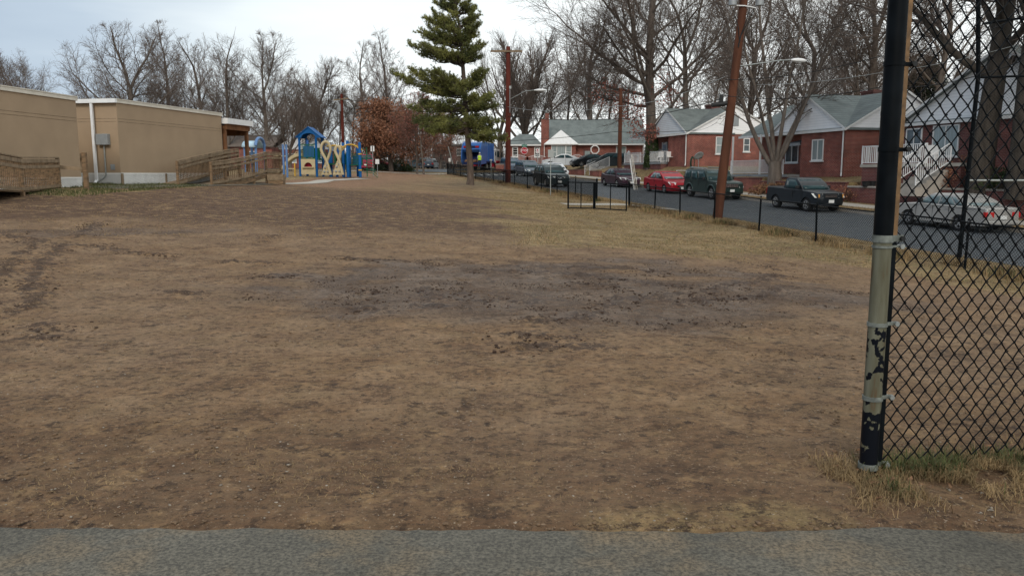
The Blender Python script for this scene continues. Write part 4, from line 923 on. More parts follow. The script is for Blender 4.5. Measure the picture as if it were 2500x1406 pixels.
wire([at(1762, 233, 35.6), at(2150, 213, 27), at(2520, 140, 20)], 'dark cable running right from the leaning pole to above the silver sedan', .014, .25)
wire([at(1850, 207, 34), at(2150, 178, 27), at(2520, 100, 20)], 'pale thin cable right of the street lamp head', .009, .1, 'galv')
wire([at(1775, 195, 35.6), at(2150, 138, 27), at(2520, 30, 20)], 'black cable running right just below the street lamp head', .013, .2)
wire([at(1790, 100, 35.6), at(2120, 40, 30), at(2520, -40, 22)], 'thin black cable rising right from high on the leaning pole', .01, .3)
wire([at(1680, 318, 62), at(1750, 300, 50), at(1900, 330, 54)], 'thin house service wire across the middle brick house roof', .008, .2)
wire([zA(255), at(1040, 218, 90), at(839, 243, 92)], 'thin wire crossing the gap left of the pine', .02, .6)
wire([zA(262), at(1040, 245, 90), at(839, 262, 92)], 'lower thin wire crossing the gap left of the pine', .02, .6)
# guy guards leaning by the dark sedan
for k, (ub, ut, vt) in enumerate(((1549, 1538, 388), (1553, 1541, 378), (1557, 1544, 378))):
    a = at(ub, 441, 60); a.z = G(a.x, a.y); c = at(ut, vt, 60)
    bb = MB(); bb.tube([(0, 0, 0), c - a], [.055, .045] if k == 0 else .024, 8); o = bb.build('guy_guard', M['white'] if k == 0 else M['coping'], smooth=50); o.location = a
    tag(o, ['thick white guy wire guard leaning left behind the dark purple sedan', 'thin cream guy guard in the middle of the leaning three', 'thin cream guy guard rightmost of the leaning three'][k], 'pole guard', 'leaning guy guards')
a = at(1112, 400, 90); c = at(1094, 358, 90); a.z = G(a.x, a.y); bb = MB(); bb.tube([(0, 0, 0), (c - a)], .05, 8); o = bb.build('guy_guard', M['galv'], smooth=50); o.location = a; tag(o, 'thin grey leaning pole left of the blue refuse truck', 'pole guard')

# ================================================================ SIGNS
def text(s, size, m, par, loc, rot, name='lettering', ext=.003, align='CENTER'):
    cu = bpy.data.curves.new('t', 'FONT'); cu.body = s; cu.size = size; cu.extrude = ext; cu.align_x = align; cu.align_y = 'CENTER'; cu.resolution_u = 3; cu.offset = size * .012
    t_ = bpy.data.objects.new('t', cu); col.objects.link(t_); bpy.context.view_layer.update()
    me = bpy.data.meshes.new_from_object(t_.evaluated_get(bpy.context.evaluated_depsgraph_get())); bpy.data.objects.remove(t_)
    me.materials.clear(); me.materials.append(m); me.name = name
    o = bpy.data.objects.new(name, me); col.objects.link(o); o.parent = par; o.location = loc; o.rotation_euler = rot; return o
M['signred'] = mat('sign_red', (.42, .01, .025), .4, .1, 8); M['signgreen'] = mat('sign_green', (.0, .17, .11), .4, .1, 8); M['signwhite'] = mat('sign_white', (.74, .74, .73), .4, .06, 8); M['signback'] = mat('sign_back', (.33, .35, .34), .5, .1, 8)
def sign_post(u, Y, label, cat='sign', zbase=None, name='road_sign'):
    p = at(u, 425, Y); z = G(p.x, p.y) if zbase is None else zbase; return empty(name, (p.x, p.y, z), 0, label, cat), z
def zz(u, v, Y, z0): return at(u, v, Y).z - z0
FX = (R(90), 0, 0)
SS, z0 = sign_post(1280, 90, 'red STOP sign with a green street name sign on top', name='stop_sign')
zc = zz(1280, 368, 90, z0); b = MB(); b.tube([(0, 0, 0), (0, 0, zc + .9)], .03, 8); b.build('post', M['galv'], SS)
def octo(r, y0, y1, m, nm, par):
    b = MB(); pl = [(r * math.cos(R(22.5 + 45 * k)) / math.cos(R(22.5)), zc + r * math.sin(R(22.5 + 45 * k)) / math.cos(R(22.5))) for k in range(8)]
    b.prism(pl, lambda a, z: (a, y0, z), lambda a, z: (a, y1, z)); return b.build(nm, m, par)
bd = octo(.375, -.055, -.04, M['signwhite'], 'border', SS); octo(.345, -.062, -.055, M['signred'], 'sign_panel', SS)
text('STOP', .345, M['signwhite'], SS, (0, -.066, zc), FX)
for dz, wd, yy, tx in ((.53, .62, -.045, 'Woodlawn  Dr'),):
    b = MB(); b.box(-wd / 2, wd / 2, yy - .01, yy, zc + dz - .12, zc + dz + .12); b.build('street_name_panel', M['signgreen'], SS); text(tx, .105, M['signwhite'], SS, (0, yy - .014, zc + dz), FX)
b = MB(); b.box(-.01, .01, -.3, .3, zc + .68, zc + .88); b.build('street_name_panel', M['signgreen'], SS)
o, z0 = sign_post(1312, 88, 'small white restriction sign on a pole right of the STOP sign'); zc = zz(1312, 369, 88, z0)
b = MB(); b.tube([(0, 0, 0), (0, 0, zc + .2)], .03, 8); b.build('post', M['galv'], o); b = MB(); b.box(-.17, .17, -.05, -.035, zc - .25, zc + .25); pn = b.build('sign_panel', M['signwhite'], o)
b = MB(); b.box(-.07, .07, -.056, -.05, zc + .08, zc + .18); b.box(-.12, .12, -.056, -.05, zc - .02, zc + .02); b.box(-.12, .12, -.056, -.05, zc - .16, zc - .12); b.build('marking', M['signred'], pn)
o, z0 = sign_post(1340, 62.5, 'bare grey back of a traffic sign on a pole behind the low fence'); zc = zz(1342, 365, 62.5, z0)
o2 = o; p_ = at(1344, 457, 46.5); o.location = (p_.x, p_.y, G(p_.x, p_.y)); z0 = o.location[2]; zt_s = at(1343, 366, 46.5).z - z0
b = MB(); b.bar((0, 0, 0), (0, 0, zt_s), .06, .04, up=(1, 0, 0)); b.build('post', M['galv'], o); b = MB(); b.box(-.16, .16, -.05, -.035, zt_s - .45, zt_s); b.build('sign_panel', M['signback'], o, bevel=.01)
o, z0 = sign_post(1199, 75, 'small grey blank plate on a post in front of the refuse truck'); zc = zz(1199, 391, 75, z0)
b = MB(); b.tube([(0, 0, 0), (0, 0, zc)], .035, 8); b.build('post', M['galv'], o); b = MB(); b.box(-.12, .12, -.06, -.045, zc - .06, zc + .06); b.build('sign_panel', M['signback'], o)
o, z0 = sign_post(911, 66, 'white and black notice sign on a post at the right end of the playground'); zc = zz(911, 363.5, 66, z0)
b = MB(); b.tube([(0, 0, 0), (0, 0, zc + .2)], .035, 8); b.build('post', M['galv'], o); b = MB(); b.box(-.15, .15, -.055, -.04, zc - .22, zc + .22); pn = b.build('sign_panel', M['signwhite'], o); b = MB(); b.box(-.035, .035, -.062, -.055, zc - .2, zc + .2); b.build('marking', M['trim'], pn)
o, z0 = sign_post(922, 68, 'lower white notice sign beside the dark shrubs'); zc = zz(922, 395, 68, z0)
b = MB(); b.tube([(0, 0, 0), (0, 0, zc + .2)], .03, 8); b.build('post', M['galv'], o); b = MB(); b.box(-.16, .16, -.055, -.04, zc - .2, zc + .2); b.build('sign_panel', M['signwhite'], o)
o, z0 = sign_post(1098, 92, 'small white sign on a short post left of the refuse truck'); zc = zz(1098, 391, 92, z0)
b = MB(); b.tube([(0, 0, 0), (0, 0, zc + .2)], .03, 8); b.build('post', M['galv'], o); b = MB(); b.box(-.12, .12, -.055, -.04, zc - .2, zc + .2); b.build('sign_panel', M['signwhite'], o)
# ================================================================ VEHICLES (local +x forward, origin mid wheelbase on the road)
def paint(name, c, rough=.3, metal=.2): return mat(name, c, rough, .08, 1.5, metal=metal, coat=.2, spec=.3)
def wheel(par, x, y, r, w_, side, rimm='rim', spokes=5, name='wheel', rr=.66):
    b = MB(); prof = [(r * .62, -w_ / 2), (r * .9, -w_ / 2), (r, -w_ / 2 + .04), (r, w_ / 2 - .04), (r * .9, w_ / 2), (r * .62, w_ / 2)]; n = 24; vs = []
    for pr, py in prof:
        for k in range(n): a = 2 * math.pi * k / n; vs.append((x + pr * math.cos(a), y + py, r + pr * math.sin(a)))
    b.add(vs, [(i * n + k, i * n + (k + 1) % n, (i + 1) * n + (k + 1) % n, (i + 1) * n + k) for i in range(len(prof) - 1) for k in range(n)])
    t_ = b.build(name, M['tyre'], par, smooth=40); yo = y + side * (w_ / 2 - .03); b = MB(); R_ = r * rr
    b.tube([(x, yo - side * .05, r), (x, yo - side * .02, r)], R_, 20, mi=1)
    ring = []
    for q, py in ((R_, 0), (R_, .03), (R_ * .88, .03), (R_ * .86, -.01)):
        for k in range(n): a = 2 * math.pi * k / n; ring.append((x + q * math.cos(a), yo + side * py, r + q * math.sin(a)))
    b.add(ring, [(i * n + k, i * n + (k + 1) % n, (i + 1) * n + (k + 1) % n, (i + 1) * n + k) for i in range(3) for k in range(n)], 0)
    for k in range(spokes):
        a = 2 * math.pi * k / spokes + .3; b.bar((x, yo + side * .015, r), (x + R_ * .9 * math.cos(a), yo + side * .015, r + R_ * .9 * math.sin(a)), R_ * .22, .02, up=(0, 1, 0))
    b.tube([(x, yo - side * .01, r), (x, yo + side * .035, r)], R_ * .22, 12); b.build('rim', [M[rimm], M['trim']], t_, smooth=40); return t_
def car(name, label, cat, loc, rz, pitch, col_, WB, fo, ro, W, top, gh, zb=.24, r=.32, tw=.2, side_cuts=((.04, .45), (.49, .93)), glass='carglass', rimm='rim', bumper=None, grille=(.5, .68, .38), hl=(.62, .78, .5, .84), tl=(.62, .86, .62, .86), group=None, roofrack=False, spokes=5, arch=1.16, tumble=.10, bed=None, plates=True, rimr=.66, cladding=False, belt=.93):
    o = empty(name, loc, 0, label, cat, group); o.rotation_euler = Matrix.Rotation(rz, 4, 'Z').to_3x3().__matmul__(Matrix.Rotation(pitch, 4, 'Y').to_3x3()).to_euler()
    xr, xf = -WB / 2 - ro, WB / 2 + fo; hw = W / 2
    # side outline
    low = []
    def arc(cx): 
        ra = r * arch; return [(cx + ra * math.cos(a), max(zb, r + ra * math.sin(a))) for a in [math.asin(max(-1, min(1, (zb - r) / ra))) + k / 12 * (math.pi - 2 * math.asin(max(-1, min(1, (zb - r) / ra)))) for k in range(13)]]
    low = [(xf - .08, zb)] + arc(WB / 2) + arc(-WB / 2) + [(xr + .08, zb + .03)]
    outl = list(top) + low                      # top runs rear -> front, low runs front -> rear
    cx = (xr + xf) / 2; zc_ = .6
    def inset(p_, d): 
        x, z = p_; k = max(0, abs(x - cx) / ((xf - xr) / 2) - .8) / .2
        return (x - math.copysign(d * min(1, k * 1.3), x - cx), z - d * .8 if z > .5 else z)
    def plan(x, z):
        f = (x - cx) / ((xf - xr) / 2); k = 1 - .17 * max(0, abs(f) - .72) ** 2 / .0784 * (1 if f > 0 else .75)
        k *= 1 - .035 * ((z - .55) / .4) ** 2 if z > .55 else 1 - .03 * ((z - .55) / .35) ** 2
        return k
    b = MB(); n = len(outl); st = [(-1, .055), (-.975, .018), (-.93, 0), (-.45, -.012), (0, -.02), (.45, -.012), (.93, 0), (.975, .018), (1, .055)]; vs = []
    for fy, d in st:
        for p_ in outl:
            x, z = inset(p_, d); vs.append((x, fy * hw * plan(x, z), z))
    fs = [(i * n + k, i * n + (k + 1) % n, (i + 1) * n + (k + 1) % n, (i + 1) * n + k) for i in range(len(st) - 1) for k in range(n)] + [tuple(range(n - 1, -1, -1)), tuple((len(st) - 1) * n + k for k in range(n))]
    b.add(vs, fs)
    body = b.build('body', col_, o, smooth=32)
    # dark underbody and wheel housings
    u = MB(); u.box(xr + .25, xf - .25, -hw * .86, hw * .86, zb - .02, .5); u.build('underbody', M['trim'], o)
    # greenhouse
    if gh:
        xb0, xt0, xt1, xb1, zb_, zt_ = gh; wb, wt = hw * belt, hw * (belt - tumble * 1.35)
        g = MB(); c8 = []
        rows = [(xb0, xb1, wb, zb_ - .04), (xb0 + (xt0 - xb0) * .5, xb1 + (xt1 - xb1) * .5, (wb + wt) / 2 + .012, zb_ + (zt_ - zb_) * .5), (xt0, xt1, wt + .02, zt_ - .07), (xt0 + .12, xt1 - .14, wt - .06, zt_ - .005), (xt0 + .5, xt1 - .5, wt - .35, zt_ + .015)]
        for a, c, w_, z in rows: c8 += [(a, -w_, z), (c, -w_, z), (c, w_, z), (a, w_, z)]
        g.add(c8, [(i * 4 + k, i * 4 + (k + 1) % 4, (i + 1) * 4 + (k + 1) % 4, (i + 1) * 4 + k) for i in range(len(rows) - 1) for k in range(4)] + [(16, 17, 18, 19), (3, 2, 1, 0)])
        g.build('cabin', col_, o, smooth=45, bevel=0)
        def panel(nm, f, a0, a1, h0, h1, par=o, off=.009, bow=0):
            k = MB(); na, nh = 4, 3; gv = []
            for j in range(nh + 1):
                for i in range(na + 1):
                    gv.append(f(a0 + (a1 - a0) * i / na, h0 + (h1 - h0) * j / nh, off))
            k.add(gv, [(j * (na + 1) + i, j * (na + 1) + i + 1, (j + 1) * (na + 1) + i + 1, (j + 1) * (na + 1) + i) for j in range(nh) for i in range(na)])
            ob = k.build(nm, M[glass], par, smooth=60); so = ob.modifiers.new('t', 'SOLIDIFY'); so.thickness = .012; so.offset = 0; return ob
        def width(h): return (wb + (wt + .02 - wb) * h) + .012 * 4 * h * (1 - h) * .5
        for sg in (-1, 1):
            f = lambda a, h, off, sg=sg: (lambda x0, x1: (x0 + (x1 - x0) * a, sg * (width(h) + off), zb_ + (zt_ - .07 - zb_) * h))(xb0 + (xt0 - xb0) * h, xb1 + (xt1 - xb1) * h)
            for a0, a1 in side_cuts: panel('side_window', f, a0, a1, .06, .90)
        f = lambda a, h, off: (xb1 + (xt1 - xb1) * h + off, (a * 2 - 1) * width(h), zb_ + (zt_ - .07 - zb_) * h)
        panel('windshield', f, .06, .94, .06, .97)
        f = lambda a, h, off: (xb0 + (xt0 - xb0) * h - off, (a * 2 - 1) * width(h), zb_ + (zt_ - .07 - zb_) * h)
        panel('rear_window', f, .08, .92, .1, .9)
        for sg in (-1, 1):
            k = MB(); mx_, my = xb1 - .35, sg * (wb + .1); k.box(mx_ - .05, mx_ + .06, my - .1, my + .1, zb_ + .03, zb_ + .19); k.build('mirror', M['trim'], o, bevel=.03)
    for sx, wx in ((WB / 2, 'f'), (-WB / 2, 'r')):
        for sg in (-1, 1): wheel(o, sx, sg * (hw - tw / 2 - .02), r, tw, sg, rimm, spokes, rr=rimr)
    fw = hw * .83
    z0, z1, gw = grille; k = MB(); k.box(xf - .09, xf + .004, -fw * gw / .5 * .5, fw * gw / .5 * .5, z0, z1); gr = k.build('grille', M['trim'], o)
    k = MB()
    for j in range(1, 3): k.box(xf - .02, xf + .012, -fw * gw * .97, fw * gw * .97, z0 + (z1 - z0) * j / 3 - .01, z0 + (z1 - z0) * j / 3 + .012)
    k.build('grille_bar', M['chrome'], gr)
    z0, z1, a0, a1 = hl
    for sg in (-1, 1):
        k = MB(); q = [(xf + .0, a0, z0), (xf - .10, a1 + .10, z0 + .02), (xf - .34, a1 + .165, z1 + .02), (xf - .05, a0, z1)]
        k.add([(x, sg * y * hw, z) for x, y, z in q] + [(x - .1, sg * (y - .12) * hw, z) for x, y, z in q], [(0, 1, 2, 3), (7, 6, 5, 4), (0, 4, 5, 1), (1, 5, 6, 2), (2, 6, 7, 3), (3, 7, 4, 0)]); k.build('headlight', M['lamp'], o)
        z2, z3, c0, c1 = tl; k = MB(); k.box(xr - .012, xr + .1, min(sg * c0 * hw * .92, sg * c1 * hw), max(sg * c0 * hw * .92, sg * c1 * hw), z2, z3); k.build('taillight', M['redlamp'], o, bevel=.01)
    k = MB(); k.box(xf - .12, xf + .045, -fw, fw, zb + .05, zb + .2 if not bumper else bumper[1]); k.v = [(x - .12 * (abs(y) / hw) ** 2, y, z) for x, y, z in k.v]; k.build('bumper', col_ if not bumper else M[bumper[0]], o, bevel=.03)
    k = MB(); k.box(xr - .04, xr + .12, -fw, fw, zb + .08, zb + .22 if not bumper else bumper[1]); k.build('bumper', col_ if not bumper else M[bumper[0]], o, bevel=.03)
    if plates:
        k = MB(); k.box(xf + .046, xf + .056, -.15, .15, zb + .13, zb + .28); k.build('number_plate', M['plate'], o)
        k = MB(); k.box(xr - .05, xr - .04, -.15, .15, zb + .28, zb + .42); k.build('number_plate', M['plate'], o)
    # door seams and handles, set proud of the flank
    if gh:
        xs = [xb0 + (xb1 - xb0) * f for f in ((.5, .96) if len(side_cuts) < 3 else (.34, .64, .96))]
        for sg in (-1, 1):
            k = MB()
            for x in xs: y = sg * hw * plan(x, .7) * .9985; k.box(x - .006, x + .006, min(y, y - sg * .02), max(y, y - sg * .02) + 0, zb + .12, zb_ - .03)
            k.v = [(x, y + sg * .006, z) for x, y, z in k.v]; k.build('door_seam', M['trim'], o)
            for x in xs[:-1] if len(xs) > 1 else xs:
                for dx in (-.16, ): k = MB(); y = sg * (hw * plan(x, .8) + .012); k.box(x + .06, x + .2, y - .012, y + .012, zb_ - .14, zb_ - .1); k.build('door_handle', col_, o)
    if roofrack:
        for sg in (-1, 1):
            k = MB(); k.tube([(xt0 + .25, sg * (wt - .08), zt_ + .0), (xt0 + .3, sg * (wt - .08), zt_ + .07), (xt1 - .5, sg * (wt - .08), zt_ + .07), (xt1 - .45, sg * (wt - .08), zt_)], .02, 6); k.build('roof_rail', M['galv'], o)
    if cladding:
        for sg in (-1, 1):
            for cxx in (WB / 2, -WB / 2):
                k = MB(); ra = r * arch; pts = [(cxx + (ra + .03) * math.cos(a), sg * (hw + .0), max(zb, r + (ra + .03) * math.sin(a))) for a in [-.25 + j / 10 * (math.pi + .5) for j in range(11)]]; k.tube(pts, .04, 6); k.build('wheel_arch_trim', col_, o, smooth=60)
    return o
def on_road(s_mid, t_c): x, y = P(s_mid, t_c); return (x, y, zf(s_mid) + roff(s_mid) + .003)
TOW, AWAY = math.atan2(-DY, -DX), math.atan2(DY, DX); SLP = math.atan(.033)
def sedan_top(WB, fo, ro, hz=.98, tz=1.0, nose=.72):
    xr, xf = -WB / 2 - ro, WB / 2 + fo
    return [(xr, .42), (xr, .60), (xr + .03, tz - .12), (xr + .12, tz - .02), (xr + .45, tz), (-WB / 2 + .25, hz - .01), (WB / 2 - .55, hz), (WB / 2 - .05, hz - .04), (xf - .35, hz - .15), (xf - .1, nose + .02), (xf, nose - .12), (xf, .42)]
# silver sedan, facing away, seen through the fences
c_ = paint('silver_paint', (.34, .335, .32))
car('silver_sedan', 'old boxy silver sedan seen side on through the chain link fences', 'car', on_road((4.33 + 7.0) / 2, 9.34 + .83), AWAY, -SLP, c_, 2.66, .95, 1.15, 1.74,
    [(-2.48, .42), (-2.5, .62), (-2.49, .90), (-2.44, .95), (-1.9, .97), (-1.3, .96), (.8, .95), (1.3, .92), (2.0, .84), (2.22, .78), (2.28, .60), (2.28, .42)], (-1.75, -1.0, .32, 1.0, .95, 1.37), zb=.25, r=.31, side_cuts=((.10, .21), (.25, .55), (.58, .93)), tl=(.60, .80, .50, .92), glass='carglass_light', arch=1.2)
# black pickup
c_ = paint('black_paint', (.012, .016, .02))
pk = car('pickup_truck', 'black single cab pickup truck with chrome bumper facing down the street', 'pickup truck', on_road(15.2, 10.15), TOW, SLP, c_, 2.62, .78, 1.05, 1.72,
    [(-2.36, .45), (-2.36, .62), (-2.36, 1.06), (-2.30, 1.09), (-.72, 1.09), (-.68, 1.07), (.75, 1.06), (1.0, 1.05), (1.8, .98), (2.02, .92), (2.09, .80), (2.09, .45)], (-.72, -.62, .28, .95, 1.06, 1.62), zb=.34, r=.345, tw=.22, side_cuts=((.12, .84),), bumper=('chrome', .58), grille=(.70, .90, .48), hl=(.70, .90, .52, .88), arch=1.2, spokes=6, rimr=.62, tl=(.68, .98, .74, .86), glass='carglass')
k = MB(); k.box(-2.2, -.86, -.66, .66, 1.085, 1.098); k.build('load_bed', M['trim'], pk)
for sg in (-1, 1): k = MB(); k.box(2.0, 2.1, min(sg * .64, sg * .70), max(sg * .64, sg * .70), .72, .88); k.build('indicator', M['amber'], pk, bevel=.01)
# dark green boxy 4x4
c_ = paint('dark_green_paint', (.022, .04, .037))
jp = car('dark_green_jeep', 'boxy dark green off road vehicle with roof rails behind the leaning pole', 'car', on_road(24.7, 10.2), TOW, SLP, c_, 2.78, .85, 1.05, 1.86,
    [(-2.44, .5), (-2.44, .70), (-2.44, 1.08), (-2.40, 1.14), (-1.9, 1.15), (0, 1.15), (.85, 1.14), (1.1, 1.13), (1.9, 1.08), (2.14, 1.03), (2.22, .95), (2.24, .5)], (-2.34, -2.16, .35, .86, 1.12, 1.76), zb=.36, r=.39, tw=.25, side_cuts=((.03, .27), (.33, .58), (.63, .94)), bumper=('trim', .66), grille=(.74, .98, .46), hl=(.74, .96, .54, .8), roofrack=True, arch=1.16, spokes=5, rimr=.64, cladding=True, belt=.95, tumble=.07)
k = MB()
for j in range(7): y = -.36 + j * .12; k.box(2.235, 2.262, y - .035, y + .035, .76, .96)
k.build('grille_slats', M['chrome'], jp)
for sg in (-1, 1): k = MB(); k.tube([(-1.9, sg * .6, 1.85), (.2, sg * .6, 1.85)], .03, 8); k.build('luggage_bar', M['galv'], jp)
# red sedan
c_ = paint('red_paint', (.33, .012, .022))
car('red_sedan', 'bright red compact sedan parked behind the dark green off road vehicle', 'car', on_road(31.15, 10.18), TOW, SLP, c_, 2.6, .92, 1.0, 1.76, sedan_top(2.6, .92, 1.0, .95, 1.02, .72), (-1.72, -.78, .30, 1.12, .96, 1.46), zb=.2, r=.315, side_cuts=((.20, .50), (.54, .90)), grille=(.46, .60, .42), glass='carglass_light', spokes=7)
# dark purple sedan
c_ = paint('dark_purple_paint', (.045, .022, .035))
pu = car('dark_purple_sedan', 'glossy dark plum coloured sedan parked in front of the plain brown pole', 'car', on_road(39.65, 10.18), TOW, SLP, c_, 2.68, .9, .95, 1.76, sedan_top(2.68, .9, .95, .94, 1.03, .72), (-1.75, -.72, .25, 1.22, .95, 1.44), zb=.2, r=.315, side_cuts=((.20, .50), (.54, .90)), grille=(.48, .64, .44), glass='carglass', spokes=5)
k = MB(); k.tube([(1.34 + .92, y, .60 + .22 * abs(y / .5) ** 2 - .02) for y in [-.5 + .1 * j for j in range(11)]], .022, 6); k.build('chrome_grin', M['chrome'], pu, smooth=60)
# dark crossover on the near kerb
c_ = paint('dark_teal_paint', (.018, .03, .034))
rg = car('dark_crossover', 'dark blue green crossover on the near side of the street behind the fence', 'car', on_road(40.9, 4.75), TOW, SLP, c_, 2.7, .9, .95, 1.84,
    [(-2.3, .45), (-2.3, .70), (-2.27, 1.02), (-2.2, 1.1), (-1.6, 1.12), (0, 1.09), (.8, 1.08), (1.2, 1.06), (1.8, .98), (2.1, .86), (2.25, .70), (2.25, .45)], (-2.08, -1.65, .28, 1.12, 1.08, 1.68), zb=.24, r=.355, tw=.23, side_cuts=((.08, .24), (.28, .56), (.6, .91)), grille=(.60, .76, .34), roofrack=True, hl=(.68, .84, .42, .84))
k = MB(); k.tube([(2.28, y, .66 + .2 * abs(y / .3)) for y in (-.3, -.15, 0, .15, .3)], .025, 6); k.tube([(2.28, 0, .66), (2.29, 0, .42)], .025, 6); k.build('grille_badge', M['chrome'], rg, smooth=60)
# white car on the far kerb
c_ = paint('white_paint_car', (.62, .64, .66))
car('white_hatchback', 'white car with sloping nose parked between the minivan and the dark crossover', 'car', on_road(56.6, 10.1), TOW, SLP, c_, 2.7, .9, .85, 1.8, sedan_top(2.7, .9, .85, 1.0, 1.1, .75), (-2.0, -1.2, .25, 1.3, 1.0, 1.54), zb=.22, r=.32, side_cuts=((.10, .46), (.5, .92)))
# grey blue minivan, silver blue suv behind
c_ = paint('slate_blue_paint', (.075, .10, .125))
car('minivan', 'slate blue minivan facing the field, just right of the red utility pole', 'minivan', on_road(66.2, 10.15), TOW, SLP, c_, 2.9, .95, 1.0, 1.92,
    [(-2.43, .4), (-2.43, .7), (-2.4, 1.0), (-2.36, 1.08), (-1.4, 1.08), (.5, 1.04), (1.1, 1.02), (1.5, .98), (2.0, .88), (2.3, .72), (2.4, .58), (2.4, .4)], (-2.36, -2.05, .35, 1.6, 1.03, 1.74), zb=.24, r=.33, side_cuts=((.03, .3), (.34, .6), (.63, .92)))
c_ = paint('blue_grey_paint', (.10, .13, .17))
car('compact_suv', 'blue grey compact utility car half hidden behind the red utility pole', 'car', on_road(73.2, 10.1), TOW, SLP, c_, 2.62, .85, .95, 1.8,
    [(-2.26, .5), (-2.26, .8), (-2.24, 1.05), (-2.2, 1.12), (-1.5, 1.12), (.6, 1.1), (1.0, 1.08), (1.7, 1.02), (2.0, .95), (2.15, .8), (2.16, .5)], (-2.2, -2.0, .3, .95, 1.08, 1.7), zb=.32, r=.34, side_cuts=((.03, .3), (.34, .6), (.63, .93)), roofrack=True)
# driveway cars
def yard(u, v, Y): p_ = at(u, v, Y); return p_
c_ = paint('pearl_paint', (.58, .60, .61))
p_ = at(1372, 408, 92); car('white_sedan', 'white sedan on the raised drive in front of the brick house, above the crossover', 'car', (p_.x, p_.y, p_.z - .02), math.pi, 0, c_, 2.75, .9, 1.05, 1.8, sedan_top(2.75, .9, 1.05, .98, 1.06, .72), (-1.9, -.75, .25, 1.25, .98, 1.46), zb=.22, r=.33, side_cuts=((.2, .5), (.54, .9)))
c_ = paint('black_paint_b', (.015, .018, .022))
p_ = at(1428, 408, 90); car('black_coupe', 'black car nose behind the white handrails of the garden steps', 'car', (p_.x + .6, p_.y, p_.z), R(193), 0, c_, 2.6, .9, .9, 1.76, sedan_top(2.6, .9, .9), (-1.7, -.7, .3, 1.2, .96, 1.42), zb=.22, r=.32, side_cuts=((.2, .5), (.54, .9)))
c_ = paint('charcoal_paint', (.035, .045, .05))
p_ = at(1486, 411, 86); car('dark_estate_car', 'dark estate car parked behind the white picket railing', 'car', (p_.x, p_.y, p_.z), R(182), 0, c_, 2.75, .9, .95, 1.8,
    [(-2.3, .45), (-2.3, .70), (-2.27, 1.02), (-2.2, 1.08), (-1.6, 1.1), (0, 1.08), (.8, 1.06), (1.2, 1.04), (1.8, .95), (2.1, .86), (2.25, .70), (2.25, .45)], (-2.08, -1.75, .28, 1.12, 1.06, 1.6), zb=.24, r=.34, side_cuts=((.06, .28), (.32, .58), (.62, .92)))
# far cars left of the pine
def far(u, v, Y, name, label, col_, rz, top, gh, W=1.8, **kw):
    p_ = at(u, v, Y); return car(name, label, 'car', (p_.x, p_.y, G(p_.x, p_.y) + .01), rz, 0, col_, 2.65, .9, .95, W, top, gh, side_cuts=((.1, .46), (.5, .92)), **kw)
c1_ = paint('pale_grey_paint', (.26, .30, .33)); c2_ = paint('grey_blue_far', (.07, .10, .12)); c3_ = paint('navy_far', (.05, .07, .10)); c4_ = paint('crimson_far', (.25, .02, .05))
st_ = sedan_top(2.65, .9, .95); sg_ = (-1.75, -.75, .25, 1.2, .95, 1.44); ut_ = [(-2.25, .5), (-2.25, .8), (-2.23, 1.05), (-2.18, 1.1), (-1.5, 1.12), (.6, 1.1), (1.0, 1.06), (1.7, .98), (2.0, .9), (2.2, .75), (2.22, .5)]; ug_ = (-2.15, -1.9, .3, 1.0, 1.06, 1.66)
far(1002, 411, 136, 'pale_grey_car', 'pale grey car partly hidden by the green bush far up the street', c1_, R(165), st_, sg_)
far(1022, 412, 128, 'dark_grey_suv', 'dark grey utility car between two other parked cars far up the street', c2_, R(140), ut_, ug_)
far(1043, 412, 124, 'blue_grey_sedan', 'small dark blue sedan seen from behind far up the street', c3_, R(100), st_, sg_)
far(1052, 410, 134, 'grey_estate', 'grey car with red tail lamp just behind the dark blue sedan', c1_, R(80), ut_, ug_)
far(893, 415, 84, 'crimson_car', 'crimson car glimpsed through the right end of the play structure', c4_, R(100), ut_, ug_)
far(908, 402, 108, 'dark_red_car', 'dark red car behind the white and black notice sign', c4_, R(20), st_, sg_)

# ---------------------------------------------------------------- refuse truck
M['truckblue'] = paint('truck_blue', (.035, .12, .36)); M['truckwhite'] = paint('truck_white', (.62, .63, .62)); M['truckred'] = mat('truck_red', (.30, .015, .03), .4, .15, 3); M['truckdark'] = mat('truck_navy', (.012, .02, .07), .5, .2, 3); M['trash'] = mat('trash_bags', (.17, .10, .06), .8, .5, 3, bump=.4, bscale=6)
tp = at(1150, 416, 99); zt_r = tp.z - .05
T = empty('refuse_truck', (tp.x, tp.y, zt_r), R(72), 'blue refuse collection truck with an open rear hopper and white cab', 'garbage truck')
b = MB(); sh = [(0, 1.0), (-.15, 1.5), (.0, 2.6), (.45, 3.35), (1.0, 3.55), (2.2, 3.55), (2.2, .9), (.3, .75)]
for y0, y1 in ((-1.25, -1.13), (1.13, 1.25)): b.prism(sh, lambda a, z, y0=y0: (a, y0, z), lambda a, z, y1=y1: (a, y1, z))
b.build('hopper_side', M['truckblue'], T)
b = MB(); b.prism([(.05, 2.55), (.5, 3.3), (1.0, 3.5), (2.2, 3.5), (2.2, 2.2), (.35, 2.25)], lambda a, z: (a, -1.13, z), lambda a, z: (a, 1.13, z)); hp = b.build('hopper_top', M['truckblue'], T)
b = MB(); b.box(.1, .2, -1.0, 1.0, 2.75, 3.0); b.xf = None; b.build('light_bar', M['truckdark'], hp)
for sg in (-1, 1): b = MB(); b.box(.06, .12, min(sg * .98, sg * .55), max(sg * .98, sg * .55), 2.78, 2.96); b.build('taillight', M['redlamp'], hp)
b = MB(); b.box(.06, .1, .1, .5, 2.8, 2.98); b.build('marker_panel', M['truckwhite'], hp)
